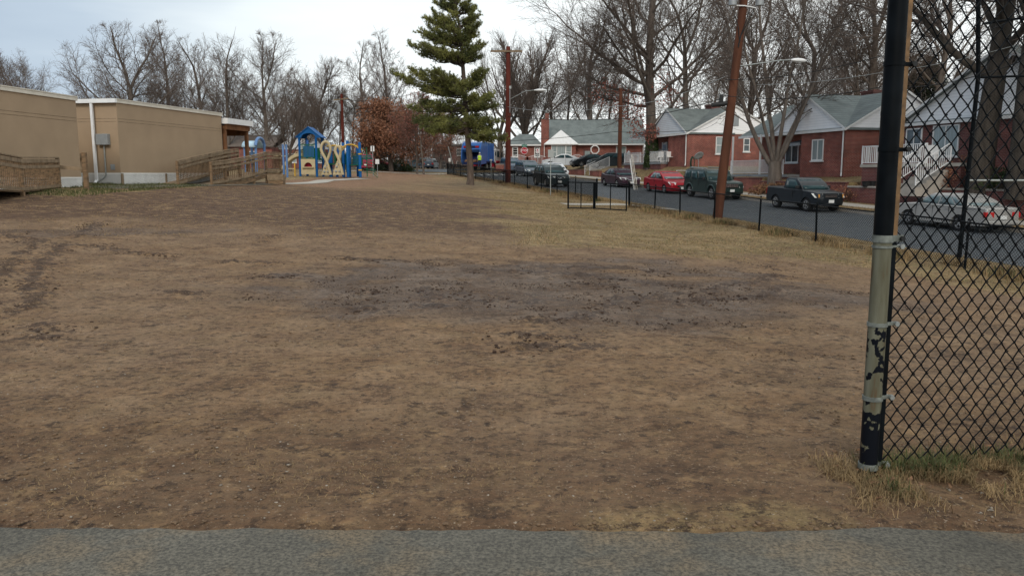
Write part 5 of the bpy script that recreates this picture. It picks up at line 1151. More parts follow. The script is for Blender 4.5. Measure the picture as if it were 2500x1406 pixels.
b = MB(); b.box(.3, .8, -1.13, 1.13, .75, 1.0); b.prism([(.6, 1.0), (1.6, 2.2), (2.1, 2.2), (2.1, 1.0)], lambda a, z: (a, -1.13, z), lambda a, z: (a, 1.13, z)); b.build('hopper_floor', M['truckdark'], T)
b = MB(); [b.blob((.5 + random.random() * .5, -1.0 + k * .22, 1.1 + random.random() * .15), .2, k, 2, .5) for k in range(10)]; b.build('refuse', M['trash'], T, smooth=60)
b = MB(); b.box(2.25, 5.0, -1.22, 1.22, 1.15, 3.45); b.build('body', M['truckblue'], T, bevel=.08)
for x in (3.0, 3.9, 4.8): b = MB(); b.box(x - .05, x + .05, -1.27, 1.27, 1.2, 3.4); b.build('rib', M['truckblue'], T)
b = MB(); b.box(2.0, 5.2, -1.26, 1.26, 1.0, 1.15); b.build('side_stripe', M['truckdark'], T)
b = MB(); b.box(.4, 7.9, -.5, .5, .55, 1.0); b.build('chassis', M['truckred'], T)
b = MB(); b.box(4.2, 5.2, -1.2, -.6, .45, .95); b.build('fuel_tank', M['truckred'], T, bevel=.05)
b = MB(); b.box(5.5, 7.6, -1.15, 1.15, .95, 2.75); cb = b.build('cab', M['truckwhite'], T, bevel=.12)
for sg in (-1, 1):
    b = MB(); y = sg * 1.155; b.box(6.4, 7.25, min(y, y + sg * .01), max(y, y + sg * .01), 1.75, 2.5); b.box(5.65, 6.05, min(y, y + sg * .01), max(y, y + sg * .01), 1.9, 2.4); b.build('cab_window', M['carglass'], cb)
    b = MB(); b.box(7.4, 7.5, min(sg * 1.3, sg * 1.5), max(sg * 1.3, sg * 1.5), 1.6, 2.4); b.tube([(7.45, sg * 1.15, 2.45), (7.45, sg * 1.4, 2.42)], .02, 6); b.build('mirror', M['trim'], cb)
b = MB(); b.box(7.6, 7.63, -1.0, 1.0, 1.7, 2.55); b.build('windshield', M['carglass'], cb)
b = MB(); b.box(5.46, 5.5, -.9, .9, 1.9, 2.4); b.build('cab_window', M['carglass'], cb)
for x in (2.6, 3.9, 6.7):
    for sg in (-1, 1): wheel(T, x, sg * 1.0, .52, .34, sg, 'galv', 5, rr=.55)
for y0, y1 in ((-1.22, -.9), (.9, 1.22)): b = MB(); b.box(6.0, 7.4, y0, y1, 1.0, 1.3); b.build('mudguard', M['truckred'], T, bevel=.06)

# ---------------------------------------------------------------- person: refuse worker seen from behind
M['hivis'] = mat('hi_vis_vest', (.55, .80, .03), .7, .1, 10); M['hoodie'] = mat('grey_hoodie', (.36, .38, .37), .9, .1, 8); M['jeans'] = mat('dark_blue_trousers', (.02, .04, .09), .9, .2, 8); M['skin'] = mat('skin', (.22, .12, .08), .6, .08, 10); M['boots'] = mat('dark_boots', (.03, .025, .02), .8, .2, 8)
def person(loc, rz, label):
    o = empty('person', loc, rz, label, 'person')
    J = [((0, 0, .95), .135), ((0, 0, 1.12), .135), ((0, .01, 1.30), .165), ((0, .02, 1.43), .12), ((0, .03, 1.50), .062), ((0, .045, 1.57), .07), ((0, .05, 1.66), .098), ((0, .045, 1.73), .075),
         ((.09, 0, .88), .105), ((.11, .03, .50), .068), ((.12, -.02, .12), .05), ((.12, .06, .04), .045), ((.13, .16, .03), .038),
         ((-.09, 0, .88), .105), ((-.10, -.02, .50), .068), ((-.11, -.10, .12), .05), ((-.11, -.02, .04), .045), ((-.11, .08, .03), .038),
         ((.19, .02, 1.41), .07), ((.24, .02, 1.14), .048), ((.22, .2, .98), .036), ((.21, .27, .96), .03),
         ((-.19, .02, 1.41), .07), ((-.25, .0, 1.14), .048), ((-.22, .16, .96), .036), ((-.21, .23, .94), .03)]
    E = [(0, 1), (1, 2), (2, 3), (3, 4), (4, 5), (5, 6), (6, 7), (0, 8), (8, 9), (9, 10), (10, 11), (11, 12), (0, 13), (13, 14), (14, 15), (15, 16), (16, 17), (3, 18), (18, 19), (19, 20), (20, 21), (3, 22), (22, 23), (23, 24), (24, 25)]
    vs = [Vector(j[0]) for j in J]; rs = [j[1] for j in J]
    for base, sg in ((21, 1), (25, -1)):       # four fingers curling forward and down, thumb from the inner side
        for k in range(4):
            a = vs[base] + Vector(((k - 1.5) * .019 * sg, .03, 0)); l = [.045, .052, .049, .038][k]; i0 = len(vs)
            vs += [a, a + Vector((0, l * .75, -.012)), a + Vector((0, l * 1.1, -.045))]; rs += [.0095, .0085, .0075]; E += [(base, i0), (i0, i0 + 1), (i0 + 1, i0 + 2)]
        i0 = len(vs); a = vs[base] + Vector((-.035 * sg, -.005, -.005)); vs += [a, a + Vector((-.012 * sg, .035, -.012))]; rs += [.011, .009]; E += [(base, i0), (i0, i0 + 1)]
    me = bpy.data.meshes.new('body'); me.from_pydata(vs, E, []); me.update()
    t_ = bpy.data.objects.new('body', me); col.objects.link(t_); sk = t_.modifiers.new('skin', 'SKIN')
    for i, sv in enumerate(me.skin_vertices[0].data): sv.radius = (rs[i], rs[i] * (.72 if i in (0, 1, 2, 3) else 1)); sv.use_root = (i == 0)
    su_ = t_.modifiers.new('sub', 'SUBSURF'); su_.levels = su_.render_levels = 1
    bpy.context.view_layer.update(); ev = t_.evaluated_get(bpy.context.evaluated_depsgraph_get()); m2 = bpy.data.meshes.new_from_object(ev)
    bpy.data.objects.remove(t_); m2.name = 'body'
    for k in ('skin', 'hoodie', 'jeans', 'boots'): m2.materials.append(M[k])
    for f in m2.polygons:
        c = f.center; f.use_smooth = True
        f.material_index = 3 if c.z < .13 else 2 if c.z < .93 and abs(c.y) < .14 and abs(c.x) < .2 else 1 if (.93 <= c.z < 1.5 and not (c.y > .2)) else 2 if c.z < .8 else 0
    bo = bpy.data.objects.new('body', m2); col.objects.link(bo); bo.parent = o
    def shell(name, z0, z1, rx, ry, m, cy=0, seg=20, wob=.0, tp=0):
        b = MB(); vs = []; n = 6
        for j in range(n + 1):
            f = j / n
            for k in range(seg): a = 2 * math.pi * k / seg; kx = 1 + tp * f; vs.append((rx * kx * math.cos(a), cy + ry * math.sin(a) + .02 * f, z0 + (z1 - z0) * f))
        b.add(vs, [(j * seg + k, j * seg + (k + 1) % seg, (j + 1) * seg + (k + 1) % seg, (j + 1) * seg + k) for j in range(n) for k in range(seg)] + [tuple(n * seg + k for k in range(seg))]); return b.build(name, M[m], o, smooth=60)
    v_ = shell('hi_vis_vest', .93, 1.43, .19, .155, 'hivis', .01, tp=.02)
    b = MB(); b.box(-.17, .17, -.155, -.14, 1.13, 1.17); b.build('reflective_band', M['galv'], v_)
    b = MB(); b.blob((0, .035, 1.70), .108, 3, 2, .05, sc3=(.95, 1.05, 1.05)); b.build('beanie', M['hoodie'], o, smooth=60)
    b = MB()
    for sg in (-1, 1): b.blob((sg * .033, .145, 1.665), .012, 1, 1, 0)
    b.build('eye', M['trim'], o)
    b = MB(); b.blob((0, .155, 1.63), .018, 1, 1, 0); b.build('nose', M['skin'], o)
    return o
wp = at(1171, 411, 93); person((wp.x, wp.y, max(wp.z - .0, G(wp.x, wp.y))), R(-12), 'refuse worker seen from behind in a yellow hi vis vest and grey hood')

# ================================================================ PLAYGROUND
YP = 60.0
def px(u, Y=YP): return at(u, 425, Y).x
def pz_(v, Y=YP): return at(1000, v, Y).z
gz = G(px(757), YP)
PG = empty('play_structure', (px(757), YP, gz), 0, 'large blue and green play structure with peaked tower, tan slide and looped climbers', 'playground structure')
ox = px(757)
def lx(u, Y=YP): return px(u, Y) - ox
def lz(v, Y=YP): return pz_(v, Y) - gz
for (u, dy, vt) in ((733.5, 0, 335), (740, 1.3, 335), (774, 0, 335), (779.5, 1.3, 335)):
    b = MB(); b.tube([(lx(u), dy, -.05), (lx(u), dy, lz(vt))], .085, 12); b.build('post', M['blue'], PG, smooth=50)
# arched peaked roof: thick shell with arch openings
b = MB(); half = lx(786) - lx(757); ztop = lz(311.5); ze = lz(336)
arcpts = [(-half * .62 + 0, ze)] + [(-half * .62 * math.cos(math.pi * k / 12), ze + (ztop - ze - .42) * math.sin(math.pi * k / 12)) for k in range(13)] + [(half * .62, ze)]
outer = [(half * 1.02, ze - .05), (half * 1.04, ze + .05), (half * .55, ze + (ztop - ze) * .62), (0, ztop), (-half * .55, ze + (ztop - ze) * .62), (-half * 1.04, ze + .05), (-half * 1.02, ze - .05)]
for y0, y1 in ((-.12, .0), (1.3, 1.42)):
    # front and rear faces as strips between arch and gable line
    ns = 16; vs = []
    def gl(x): return ztop - (ztop - ze - .05) * abs(x) / (half * 1.04)
    for k in range(ns + 1):
        x = -half * 1.0 + 2 * half * k / ns; xi = max(-half * .62, min(half * .62, x)); inn = ze + (ztop - ze - .42) * math.sqrt(max(0, 1 - (xi / (half * .62)) ** 2)) if abs(x) < half * .62 else ze - .03
        for y in (y0, y1): vs += [(x, y, min(inn, gl(x) - .02)), (x, y, gl(x))]
    b.add(vs, [f for k in range(ns) for f in ((k * 4, k * 4 + 4, k * 4 + 5, k * 4 + 1), (k * 4 + 2, k * 4 + 3, k * 4 + 7, k * 4 + 6), (k * 4, k * 4 + 2, k * 4 + 6, k * 4 + 4))])
for sg in (-1, 1): b.add([(0, -.2, ztop), (0, 1.5, ztop), (sg * half * 1.08, 1.5, ze - .02), (sg * half * 1.08, -.2, ze - .02), (0, -.2, ztop + .06), (0, 1.5, ztop + .06), (sg * half * 1.12, 1.5, ze), (sg * half * 1.12, -.2, ze)], [(0, 1, 2, 3), (4, 5, 6, 7), (0, 3, 7, 4), (1, 2, 6, 5), (3, 2, 6, 7)])
b.build('tower_roof', M['blue'], PG)
zdk = lz(387); b = MB(); b.box(lx(733), lx(780), 0, 1.3, zdk - .1, zdk); b.build('deck', M['pgreen'], PG)
b = MB(); z0, z1 = zdk + .05, lz(354)
b.box(lx(735), lx(776), -.02, .02, z1, z1 + .05); b.box(lx(735), lx(776), -.02, .02, z0, z0 + .05)
for k in range(13): x = lx(736) + (lx(775) - lx(736)) * k / 12; b.box(x - .015, x + .015, -.015, .015, z0, z1)
b.build('guard_rail', M['pgreen'], PG)
b = MB(); b.box(lx(742), lx(768), .03, .07, z0, z1 - .1); b.tube([(lx(751), .3, z1 - .3), (lx(751), .3, z1 + .35)], .1, 8); b.build('play_panel', M['truckblue'], PG)
# tan shop panel with arched window and counter
zb0, zb1 = lz(425.5), lz(388.5); x0, x1 = lx(736), lx(770.5); xm = (x0 + x1) / 2; ar = (x1 - x0) * .28; za = zb0 + (zb1 - zb0) * .48
b = MB(); ns = 20; vs = []
for k in range(ns + 1):
    x = x0 + (x1 - x0) * k / ns; d = abs(x - xm)
    hi = za + math.sqrt(max(0, 1 - (d / ar) ** 2)) * ar * 1.1 if d < ar else za
    for y in (-.05, .02): vs += [(x, y, zb0), (x, y, za), (x, y, hi), (x, y, zb1)]
fs = []
for k in range(ns):
    a, c = k * 8, k * 8 + 8
    fs += [(a, c, c + 1, a + 1), (a + 2, c + 2, c + 3, a + 3), (a + 4, a + 5, c + 5, c + 4), (a + 6, a + 7, c + 7, c + 6), (a + 2, a + 6, c + 6, c + 2)]
b.add(vs, fs); b.box(x0 + .1, x1 - .1, -.22, 0, za - .07, za - .01); b.build('shop_panel', M['tan'], PG)
b = MB(); b.box(xm - ar, xm + ar, .25, .3, za, za + ar); b.build('play_panel', M['truckred'], PG)
# slide
b = MB(); s0_ = Vector((lx(733), .6, lz(383))); s1_ = Vector((lx(680), .2, lz(424)));
prof = [(-.36, .32), (-.36, .08), (-.25, 0), (.25, 0), (.36, .08), (.36, .32), (.31, .32), (.31, .1), (.22, .05), (-.22, .05), (-.31, .1), (-.31, .32)]; n = 10; vs = []
for k in range(n + 1):
    f = k / n; q = s0_.lerp(s1_, f); q.z += .28 * math.sin(math.pi * min(1, f * 1.1)) - .1 * f
    for a, z in prof: vs.append((q.x, q.y + a, q.z + z))
m_ = len(prof); b.add(vs, [(i * m_ + k, i * m_ + (k + 1) % m_, (i + 1) * m_ + (k + 1) % m_, (i + 1) * m_ + k) for i in range(n) for k in range(m_)]); b.build('slide', M['tan'], PG, smooth=40)
b = MB(); b.tube([(lx(718), .3, lz(378)), (lx(722), .3, lz(371)), (lx(735), .3, lz(368))], .03, 6); b.tube([(lx(718), .9, lz(378)), (lx(722), .9, lz(371)), (lx(735), .9, lz(368))], .03, 6); b.build('slide_handle', M['tan'], PG)
for u in (700.5, 721): b = MB(); b.tube([(lx(u), -.1, 0), (lx(u), -.1, lz(398))], .05, 8); b.build('post', M['yellow'], PG)
b = MB(); b.box(lx(702), lx(720), -.15, .3, lz(413), lz(411)); b.build('seat', M['tan'], PG)
# looped climbers rising from tan climbing walls
def loop(uc, w, vt, vx, ub0, ub1, vb, Y=-.8):
    Yw = YP + Y; X0 = lambda u: px(u, Yw) - ox; Z0 = lambda v: pz_(v, Yw) - gz
    pts = []; cz = Z0(vt + (vx - vt) * .42); rz_ = Z0(vt) - cz; cxm = X0(uc)
    pts.append((X0(ub1 - 3), Y, Z0(vb))); pts.append((X0(uc + 6), Y, Z0((vx + vb) / 2)))
    pts.append((X0(uc + 1), Y, Z0(vx)))
    pts.append((cxm - w * .75, Y + .05, (cz + Z0(vx)) / 2 + .1))
    for k in range(9): a = math.pi - math.pi * k / 8; pts.append((cxm + w * math.cos(a), Y + .05 + .1 * k / 8, cz + rz_ * math.sin(a)))
    pts.append((cxm + w * .85, Y + .2, (cz + Z0(vx)) / 2 + .15)); pts.append((X0(uc + 3), Y + .2, Z0(vx) + .05)); pts.append((X0(uc - 2), Y + .15, Z0(vx + 12)))
    b = MB(); b.tube(pts, .105, 10); b.build('climber_loop', M['tan'], PG, smooth=60)
    b = MB(); pl = [(X0(ub0), Z0(vb)), (X0(ub1), Z0(vb)), (X0(uc + 6), Z0(vx + 12)), (X0(uc - 5), Z0(vx + 12))]
    b.prism(pl, lambda a, z: (a, Y - .02, z), lambda a, z: (a, Y + .28, z)); w_ = b.build('climbing_wall', M['tan'], PG)
    for j, (fu, fv) in enumerate(((.3, .25), (.62, .25), (.38, .6), (.6, .8))):
        b = MB(); b.blob((X0(ub0 + (ub1 - ub0) * fu), Y - .04, Z0(vb - (vb - vx) * fv * .8)), .09, j, 1, .2); b.build('hand_hold', M['greymetal'], w_)
loop(796.5, lx(808) - lx(797), 346, 391, 785, 810, 427)
loop(826, (lx(832) - lx(825)) * .9, 357, 386, 813, 839, 427)
# right part: posts, yellow arches, green netting
for (u, dy, vt, vb) in ((831, 1.2, 349, 424), (850, .0, 345, 424), (849, .8, 350, 422), (881.5, -.3, 350, 428), (798, 1.5, 352, 422), (812, 1.6, 358, 422), (871, 1.3, 356, 422)):
    b = MB(); b.tube([(lx(u), dy, -.05), (lx(u), dy, lz(vt)), (lx(u), dy, lz(vt) + .06)], [.105, .105, .05], 12); b.build('post', M['blue'], PG, smooth=50)
for z in (378, 417): b = MB(); b.tube([(lx(881.5), -.3, lz(z)), (lx(881.5), -.3, lz(z - 3))], .14, 12); b.build('collar', M['yellow'], PG)
def arch_(u0, v0, u1, v1, up_, y, m='yellow', r_=.045):
    b = MB(); pts = [(lx(u0) + (lx(u1) - lx(u0)) * k / 10, y, lz(v0) + (lz(v1) - lz(v0)) * k / 10 + up_ * 4 * (k / 10) * (1 - k / 10)) for k in range(11)]; b.tube(pts, r_, 8); b.build('arch_bar', M[m], PG, smooth=60)
for y in (-.1, .7): arch_(832, 367, 882, 367, .42, y); arch_(800, 358, 835, 358, .08, y)
b = MB()
for k in range(1, 9): b.bar((lx(834 + k * 5.4), -.1, lz(366) + .42 * 4 * (k / 9) * (1 - k / 9)), (lx(834 + k * 5.4), .7, lz(366) + .42 * 4 * (k / 9) * (1 - k / 9)), .03, .03)
b.build('rung_row', M['yellow'], PG)
b = MB()
for (u0, u1, v0, v1, y) in ((853, 878, 375, 404, .9), (785, 830, 372, 400, 1.4), (836, 848, 372, 420, 1.3)):
    for k in range(11): x = lx(u0 + (u1 - u0) * k / 10); b.box(x - .012, x + .012, y - .01, y + .01, lz(v1), lz(v0))
    for k in range(5): z = lz(v0 + (v1 - v0) * k / 4); b.box(lx(u0), lx(u1), y - .012, y + .012, z - .015, z + .015)
b.build('guard_rail', M['pgreen'], PG)
b = MB(); b.box(lx(788), lx(830), .9, 1.6, lz(402), lz(399)); b.box(lx(852), lx(879), .2, 1.2, lz(404), lz(402)); b.build('deck', M['pgreen'], PG)
for u0, u1, v0, v1, m in ((793, 803, 362, 398, 'blue'), (812, 822, 366, 398, 'truckblue'), (808, 816, 375, 398, 'pgreen')): b = MB(); b.box(lx(u0), lx(u1), 1.3, 1.4, lz(v1), lz(v0)); b.build('play_panel', M[m], PG)
b = MB()
for k in range(7): a = Vector((lx(886), .5, lz(372 + k * 8))); b.tube([a, a + Vector((.2 * k * .5 + .1, -.2, -.1)), a + Vector((.6 + k * .07, 0, -.25 - .03 * k))], .025, 6)
b.tube([(lx(894), .4, 0), (lx(894), .4, lz(360)), (lx(885), .4, lz(365))], .035, 8); b.build('rope_net', M['pgreen'], PG, smooth=60)
for u0, u1, v0, v1, y, m in ((742, 752, 356, 384, 1.35, 'blue'), (753, 773, 360, 386, 1.32, 'pgreen'), (746, 764, 388, 412, 1.32, 'trim'), (833, 845, 376, 402, 1.4, 'blue'), (854, 866, 380, 402, 1.3, 'truckblue'), (868, 878, 384, 402, 1.35, 'pgreen'), (785, 796, 380, 408, 1.45, 'pgreen')):
    b = MB(); b.box(lx(u0), lx(u1), y, y + .06, lz(v1), lz(v0)); b.build('play_panel', M[m], PG)
for u, y, v in ((790, 2.2, 362), (822, 2.3, 355), (838, 2.2, 360), (860, 2.2, 357)): b = MB(); b.tube([(lx(u), y, 0), (lx(u), y, lz(v))], .09, 10); b.build('post', M['blue'], PG, smooth=50)
# small faded blue play structure behind the ramp
Y2 = 52.0; a = at(612, 425, Y2); PB = empty('small_play_structure', (a.x, Y2, G(a.x, Y2)), 0, 'faded pale blue tunnel roofed play structure behind the ramp', 'playground structure')
L2 = lambda u: at(u, 425, Y2).x - a.x; Z2 = lambda v: at(600, v, Y2).z - G(a.x, Y2)
for u, dy in ((600, 0), (603, 1.2), (627, 0), (634, 1.2)): b = MB(); b.tube([(L2(u), dy, 0), (L2(u), dy, Z2(352))], .08, 10); b.build('post', M['ltblue'], PB, smooth=50)
b = MB(); n = 10; vs = []
for k in range(n + 1):
    an = math.pi * k / n; y = .6 - .85 * math.cos(an); z = Z2(355) + .42 * math.sin(an)
    for x in (L2(596), L2(630)): vs.append((x, y, z - .12)), 
b.add(vs, [(k * 2, k * 2 + 1, k * 2 + 3, k * 2 + 2) for k in range(n)]); q = b.build('tunnel_roof', M['paleblue'], PB, smooth=60); sm = q.modifiers.new('s', 'SOLIDIFY'); sm.thickness = .05
b = MB(); b.tube([(L2(631), .6 - .9 * math.cos(math.pi * k / 10), Z2(356) + .5 * math.sin(math.pi * k / 10)) for k in range(11)], .1, 8); b.build('roof_rim', M['ltblue'], PB, smooth=60)
b = MB(); b.box(L2(597), L2(599), -.02, .02, 0.8, Z2(356)); b.box(L2(608), L2(610), -.02, .02, .8, Z2(357)); b.build('side_bar', M['white'], PB)
Y3 = 56.0; a3 = at(697, 425, Y3); o = empty('play_posts', (a3.x, Y3, G(a3.x, Y3)), 0, 'pair of faded blue play posts joined by rungs left of the slide', 'playground structure')
L3 = lambda u: at(u, 425, Y3).x - a3.x; Z3 = lambda v: at(700, v, Y3).z - G(a3.x, Y3)
for u in (693.5, 701.5): b = MB(); b.tube([(L3(u), 0, 0), (L3(u), 0, Z3(353))], .075, 10); b.build('post', M['ltblue'], o, smooth=50)
b = MB(); b.tube([(L3(670), 0, Z3(381)), (L3(703), 0, Z3(382))], .04, 8); b.build('cross_bar', M['tan'], o)

# ================================================================ YARD THINGS
def spot(u, v, Y): p_ = at(u, v, Y); return (p_.x, p_.y, G(p_.x, p_.y))
x, y, z = spot(1705, 405, 66); o = empty('satellite_dish', (x, y, z), TH, 'grey satellite dish on a pole against the side of a brick house', 'satellite dish')
b = MB(); b.tube([(0, 0, 0), (0, 0, .9)], .03, 8); b.build('pole', M['galv'], o)
b = MB(); n = 24; vs = [(0, .07, 1.15)]
for rr_ in (.5, 1.0):
    for k in range(n): a = 2 * math.pi * k / n; vs.append((.42 * rr_ * math.cos(a), .07 - .09 * rr_ ** 2 - .14 * rr_ * math.sin(a), 1.15 + .30 * rr_ * math.sin(a) + .08 * rr_ * math.cos(a)))
b.add(vs, [(0, 1 + k, 1 + (k + 1) % n) for k in range(n)] + [(1 + k, 1 + n + k, 1 + n + (k + 1) % n, 1 + (k + 1) % n) for k in range(n)]); q = b.build('dish', M['greymetal'], o, smooth=60); q.modifiers.new('s', 'SOLIDIFY').thickness = .02
b = MB(); b.tube([(0, 0, .9), (.05, -.35, .95)], .015, 6); b.box(.02, .09, -.42, -.33, .91, 1.0); b.build('feed_arm', M['trim'], o)
x, y, z = spot(1689, 404, 67); o = empty('garden_hose', (x, y, z), TH, 'coiled green garden hose hanging by the corner of a brick house', 'garden hose')
b = MB()
for j in range(4): b.tube([((.20 - .02 * j) * math.cos(a), -.08 - .03 * j, .55 + (.5 - .03 * j) * math.sin(a)) for a in [2 * math.pi * k / 20 for k in range(21)]], .022, 6)
b.build('coil', mat('hose_green', (.012, .045, .028), .5, .2, 8), o, smooth=60); MB().box(-.05, .05, -.06, 0, .9, 1.1).build('hanger', M['trim'], o)
x, y, z = spot(1951, 424, 46.8); b = MB(); b.prism([(0, 0), (.34, 0), (.42, 1.1), (.12, 1.12)], lambda a, q: (a, q * .22, q), lambda a, q: (a, q * .22 + .03, q)); o = b.build('leaning_board', M['pole_brown']); o.location = (x, y, z); tag(o, 'red brown wooden board leaning on the brick wall right of the multi stemmed tree', 'board')
for k, (u, lab) in enumerate(((2116, 'leftmost small black plant tub below the porch'), (2131, 'right small black plant tub below the porch'))):
    x, y, z = spot(u, 440, 43); b = MB(); b.tube([(0, 0, 0), (0, 0, .28), (0, 0, .30), (0, 0, .26)], [.19, .24, .25, .2], 14); o = b.build('plant_tub', M['trim'], smooth=40); o.location = (x, y, z); tag(o, lab, 'plant pot', 'black plant tubs')
x, y = P(17.6, 11.75); o = empty('recycling_box', (x, y, GST(17.6, 11.75)), TH, 'blue recycling box on the verge behind the pickup rear wheel', 'box')
b = MB(); b.add([(-.2, -.28, 0), (.2, -.28, 0), (.2, .28, 0), (-.2, .28, 0), (-.25, -.33, .5), (.25, -.33, .5), (.25, .33, .5), (-.25, .33, .5)], [(3, 2, 1, 0), (0, 1, 5, 4), (1, 2, 6, 5), (2, 3, 7, 6), (3, 0, 4, 7), (4, 5, 6, 7)]); b.build('tub', mat('bright_blue', (.01, .06, .42), .4, .1, 5), o); MB().box(-.27, .27, -.35, .35, .48, .53).build('rim', mat('bright_blue2', (.015, .07, .45), .4, .1, 5), o)
x, y = P(44.2, 11.9); o = empty('trash_bin', (x, y, GST(44.2, 11.9)), TH, 'black wheeled trash bin with raised lid behind the dark plum sedan', 'trash bin')
b = MB(); b.add([(-.26, -.26, 0), (.26, -.26, 0), (.26, .26, 0), (-.26, .26, 0), (-.33, -.33, 1.0), (.33, -.33, 1.0), (.33, .33, 1.0), (-.33, .33, 1.0)], [(3, 2, 1, 0), (0, 1, 5, 4), (1, 2, 6, 5), (2, 3, 7, 6), (3, 0, 4, 7), (4, 5, 6, 7)]); b.build('body', M['trim'], o)
b = MB(); b.bar((0, -.33, 1.03), (0, .38, 1.2), .7, .05); b.build('lid', M['trim'], o)
for sg in (-1, 1): b = MB(); b.tube([(sg * .25, .27, .1), (sg * .33, .27, .1)], .1, 12); b.build('wheel', M['tyre'], o)
x, y, z = at(1452, 398, 97); z = 2.4; o = empty('garden_ornament', (x, y, z), 0, 'white octagonal ring ornament on a flared pedestal by the brick house door', 'ornament')
b = MB(); c = zz(1452, 366, 97, z); b.tube([(.5 * math.cos(R(22.5 + 45 * k)), 0, c + .5 * math.sin(R(22.5 + 45 * k))) for k in range(9)], .08, 6); b.build('ring', M['white'], o)
b = MB(); b.tube([(0, 0, 0), (0, 0, .5), (0, 0, c - .5)], [.36, .2, .09], 10); b.build('pedestal', M['white'], o)
x, y = X(1440, 97), 97; o = empty('garden_statue', (x, y, 2.4), 0, 'small pale statue on a dark base left of the white octagonal ornament', 'statue')
b = MB(); b.tube([(0, 0, .5), (0, 0, .9), (0, 0, 1.15), (0, 0, 1.22), (0, 0, 1.35), (0, 0, 1.45)], [.2, .17, .1, .07, .11, .03], 10); b.build('figure', M['coping'], o, smooth=60); b = MB(); b.tube([(0, 0, 0), (0, 0, .5)], [.25, .2], 10); b.build('base', M['trim'], o)
for (u, v, Yc, tt, lab) in ((1636, 393, 71.5, .2, 'white plastic chair on the porch of the middle brick house, right of the door'), (1612, 394, 72.5, -.5, 'white wire chair on the porch of the middle brick house, by the railing corner')):
    p_ = at(u, v, Yc); o = empty('porch_chair', (p_.x, p_.y, 2.60), tt, lab, 'chair'); b = MB(); b.box(-.24, .24, -.22, .22, .40, .44); b.build('seat', M['white'], o)
    b = MB(); b.box(-.24, .24, .2, .24, .44, .9); b.build('backrest', M['white'], o)
    for sx_ in (-.22, .22):
        for sy_ in (-.2, .2): b = MB(); b.box(sx_ - .02, sx_ + .02, sy_ - .02, sy_ + .02, 0, .4); b.build('leg', M['white'], o)
p_ = P(12.5, 15.3); o = empty('porch_chair', (p_[0], p_[1], 2.06), TH - 1, 'white plastic chair by the porch railing seen through the tall fences', 'chair')
for args, nm in (((-.24, .24, -.22, .22, .40, .44), 'seat'), ((-.24, .24, .2, .24, .44, .9), 'backrest')): MB().box(*args).build(nm, M['white'], o)
for sx_ in (-.22, .22):
    for sy_ in (-.2, .2): MB().box(sx_ - .02, sx_ + .02, sy_ - .02, sy_ + .02, 0, .4).build('leg', M['white'], o)
# ================================================================ TREES
import numpy as np
def frusta(name, segs, ns, m, parent=None, smooth=True):
    """segs: rows of p0(3) p1(3) r0 r1 -> one mesh of tapered tubes"""
    A = np.array(segs, dtype=np.float64).reshape(-1, 8); n = len(A)
    if n == 0: return None
    p0, p1, r0, r1 = A[:, 0:3], A[:, 3:6], A[:, 6], A[:, 7]; d = p1 - p0; d /= np.maximum(np.linalg.norm(d, axis=1, keepdims=True), 1e-6)
    ref = np.where(np.abs(d[:, 2:3]) > .9, np.array([[1., 0, 0]]), np.array([[0, 0, 1.]])); a = np.cross(d, ref); a /= np.linalg.norm(a, axis=1, keepdims=True); b = np.cross(d, a)
    th = np.arange(ns) * 2 * np.pi / ns; c, s = np.cos(th), np.sin(th)
    ring = a[:, None, :] * c[None, :, None] + b[:, None, :] * s[None, :, None]
    V = np.concatenate([(p0 - d * (r0 * .3)[:, None])[:, None, :] + ring * r0[:, None, None], (p1 + d * (r1 * .3)[:, None])[:, None, :] + ring * r1[:, None, None]], axis=1).reshape(-1, 3)
    k = np.arange(ns); k2 = (k + 1) % ns; q = np.stack([k, k2, k2 + ns, k + ns], 1)[None] + (np.arange(n) * 2 * ns)[:, None, None]; Fq = q.reshape(-1, 4)
    return arr_mesh(name, V, Fq, m, parent, smooth)
def arr_mesh(name, V, Fq, m, parent=None, smooth=False):
    me = bpy.data.meshes.new(name); nf, w_ = Fq.shape
    me.vertices.add(len(V)); me.vertices.foreach_set('co', np.ascontiguousarray(V, dtype=np.float32).ravel())
    me.loops.add(nf * w_); me.loops.foreach_set('vertex_index', np.ascontiguousarray(Fq, dtype=np.int32).ravel())
    me.polygons.add(nf); me.polygons.foreach_set('loop_start', np.arange(nf, dtype=np.int32) * w_)
    if smooth: me.polygons.foreach_set('use_smooth', np.ones(nf, dtype=bool))
    for mm in (m if isinstance(m, (list, tuple)) else [m]): me.materials.append(mm)
    me.update(calc_edges=True); me.validate()
    o = bpy.data.objects.new(name, me); col.objects.link(o)
    if parent: o.parent = parent
    return o
def rv(rr): 
    while True:
        v = Vector((rr.uniform(-1, 1), rr.uniform(-1, 1), rr.uniform(-1, 1)))
        if .05 < v.length < 1: return v.normalized()
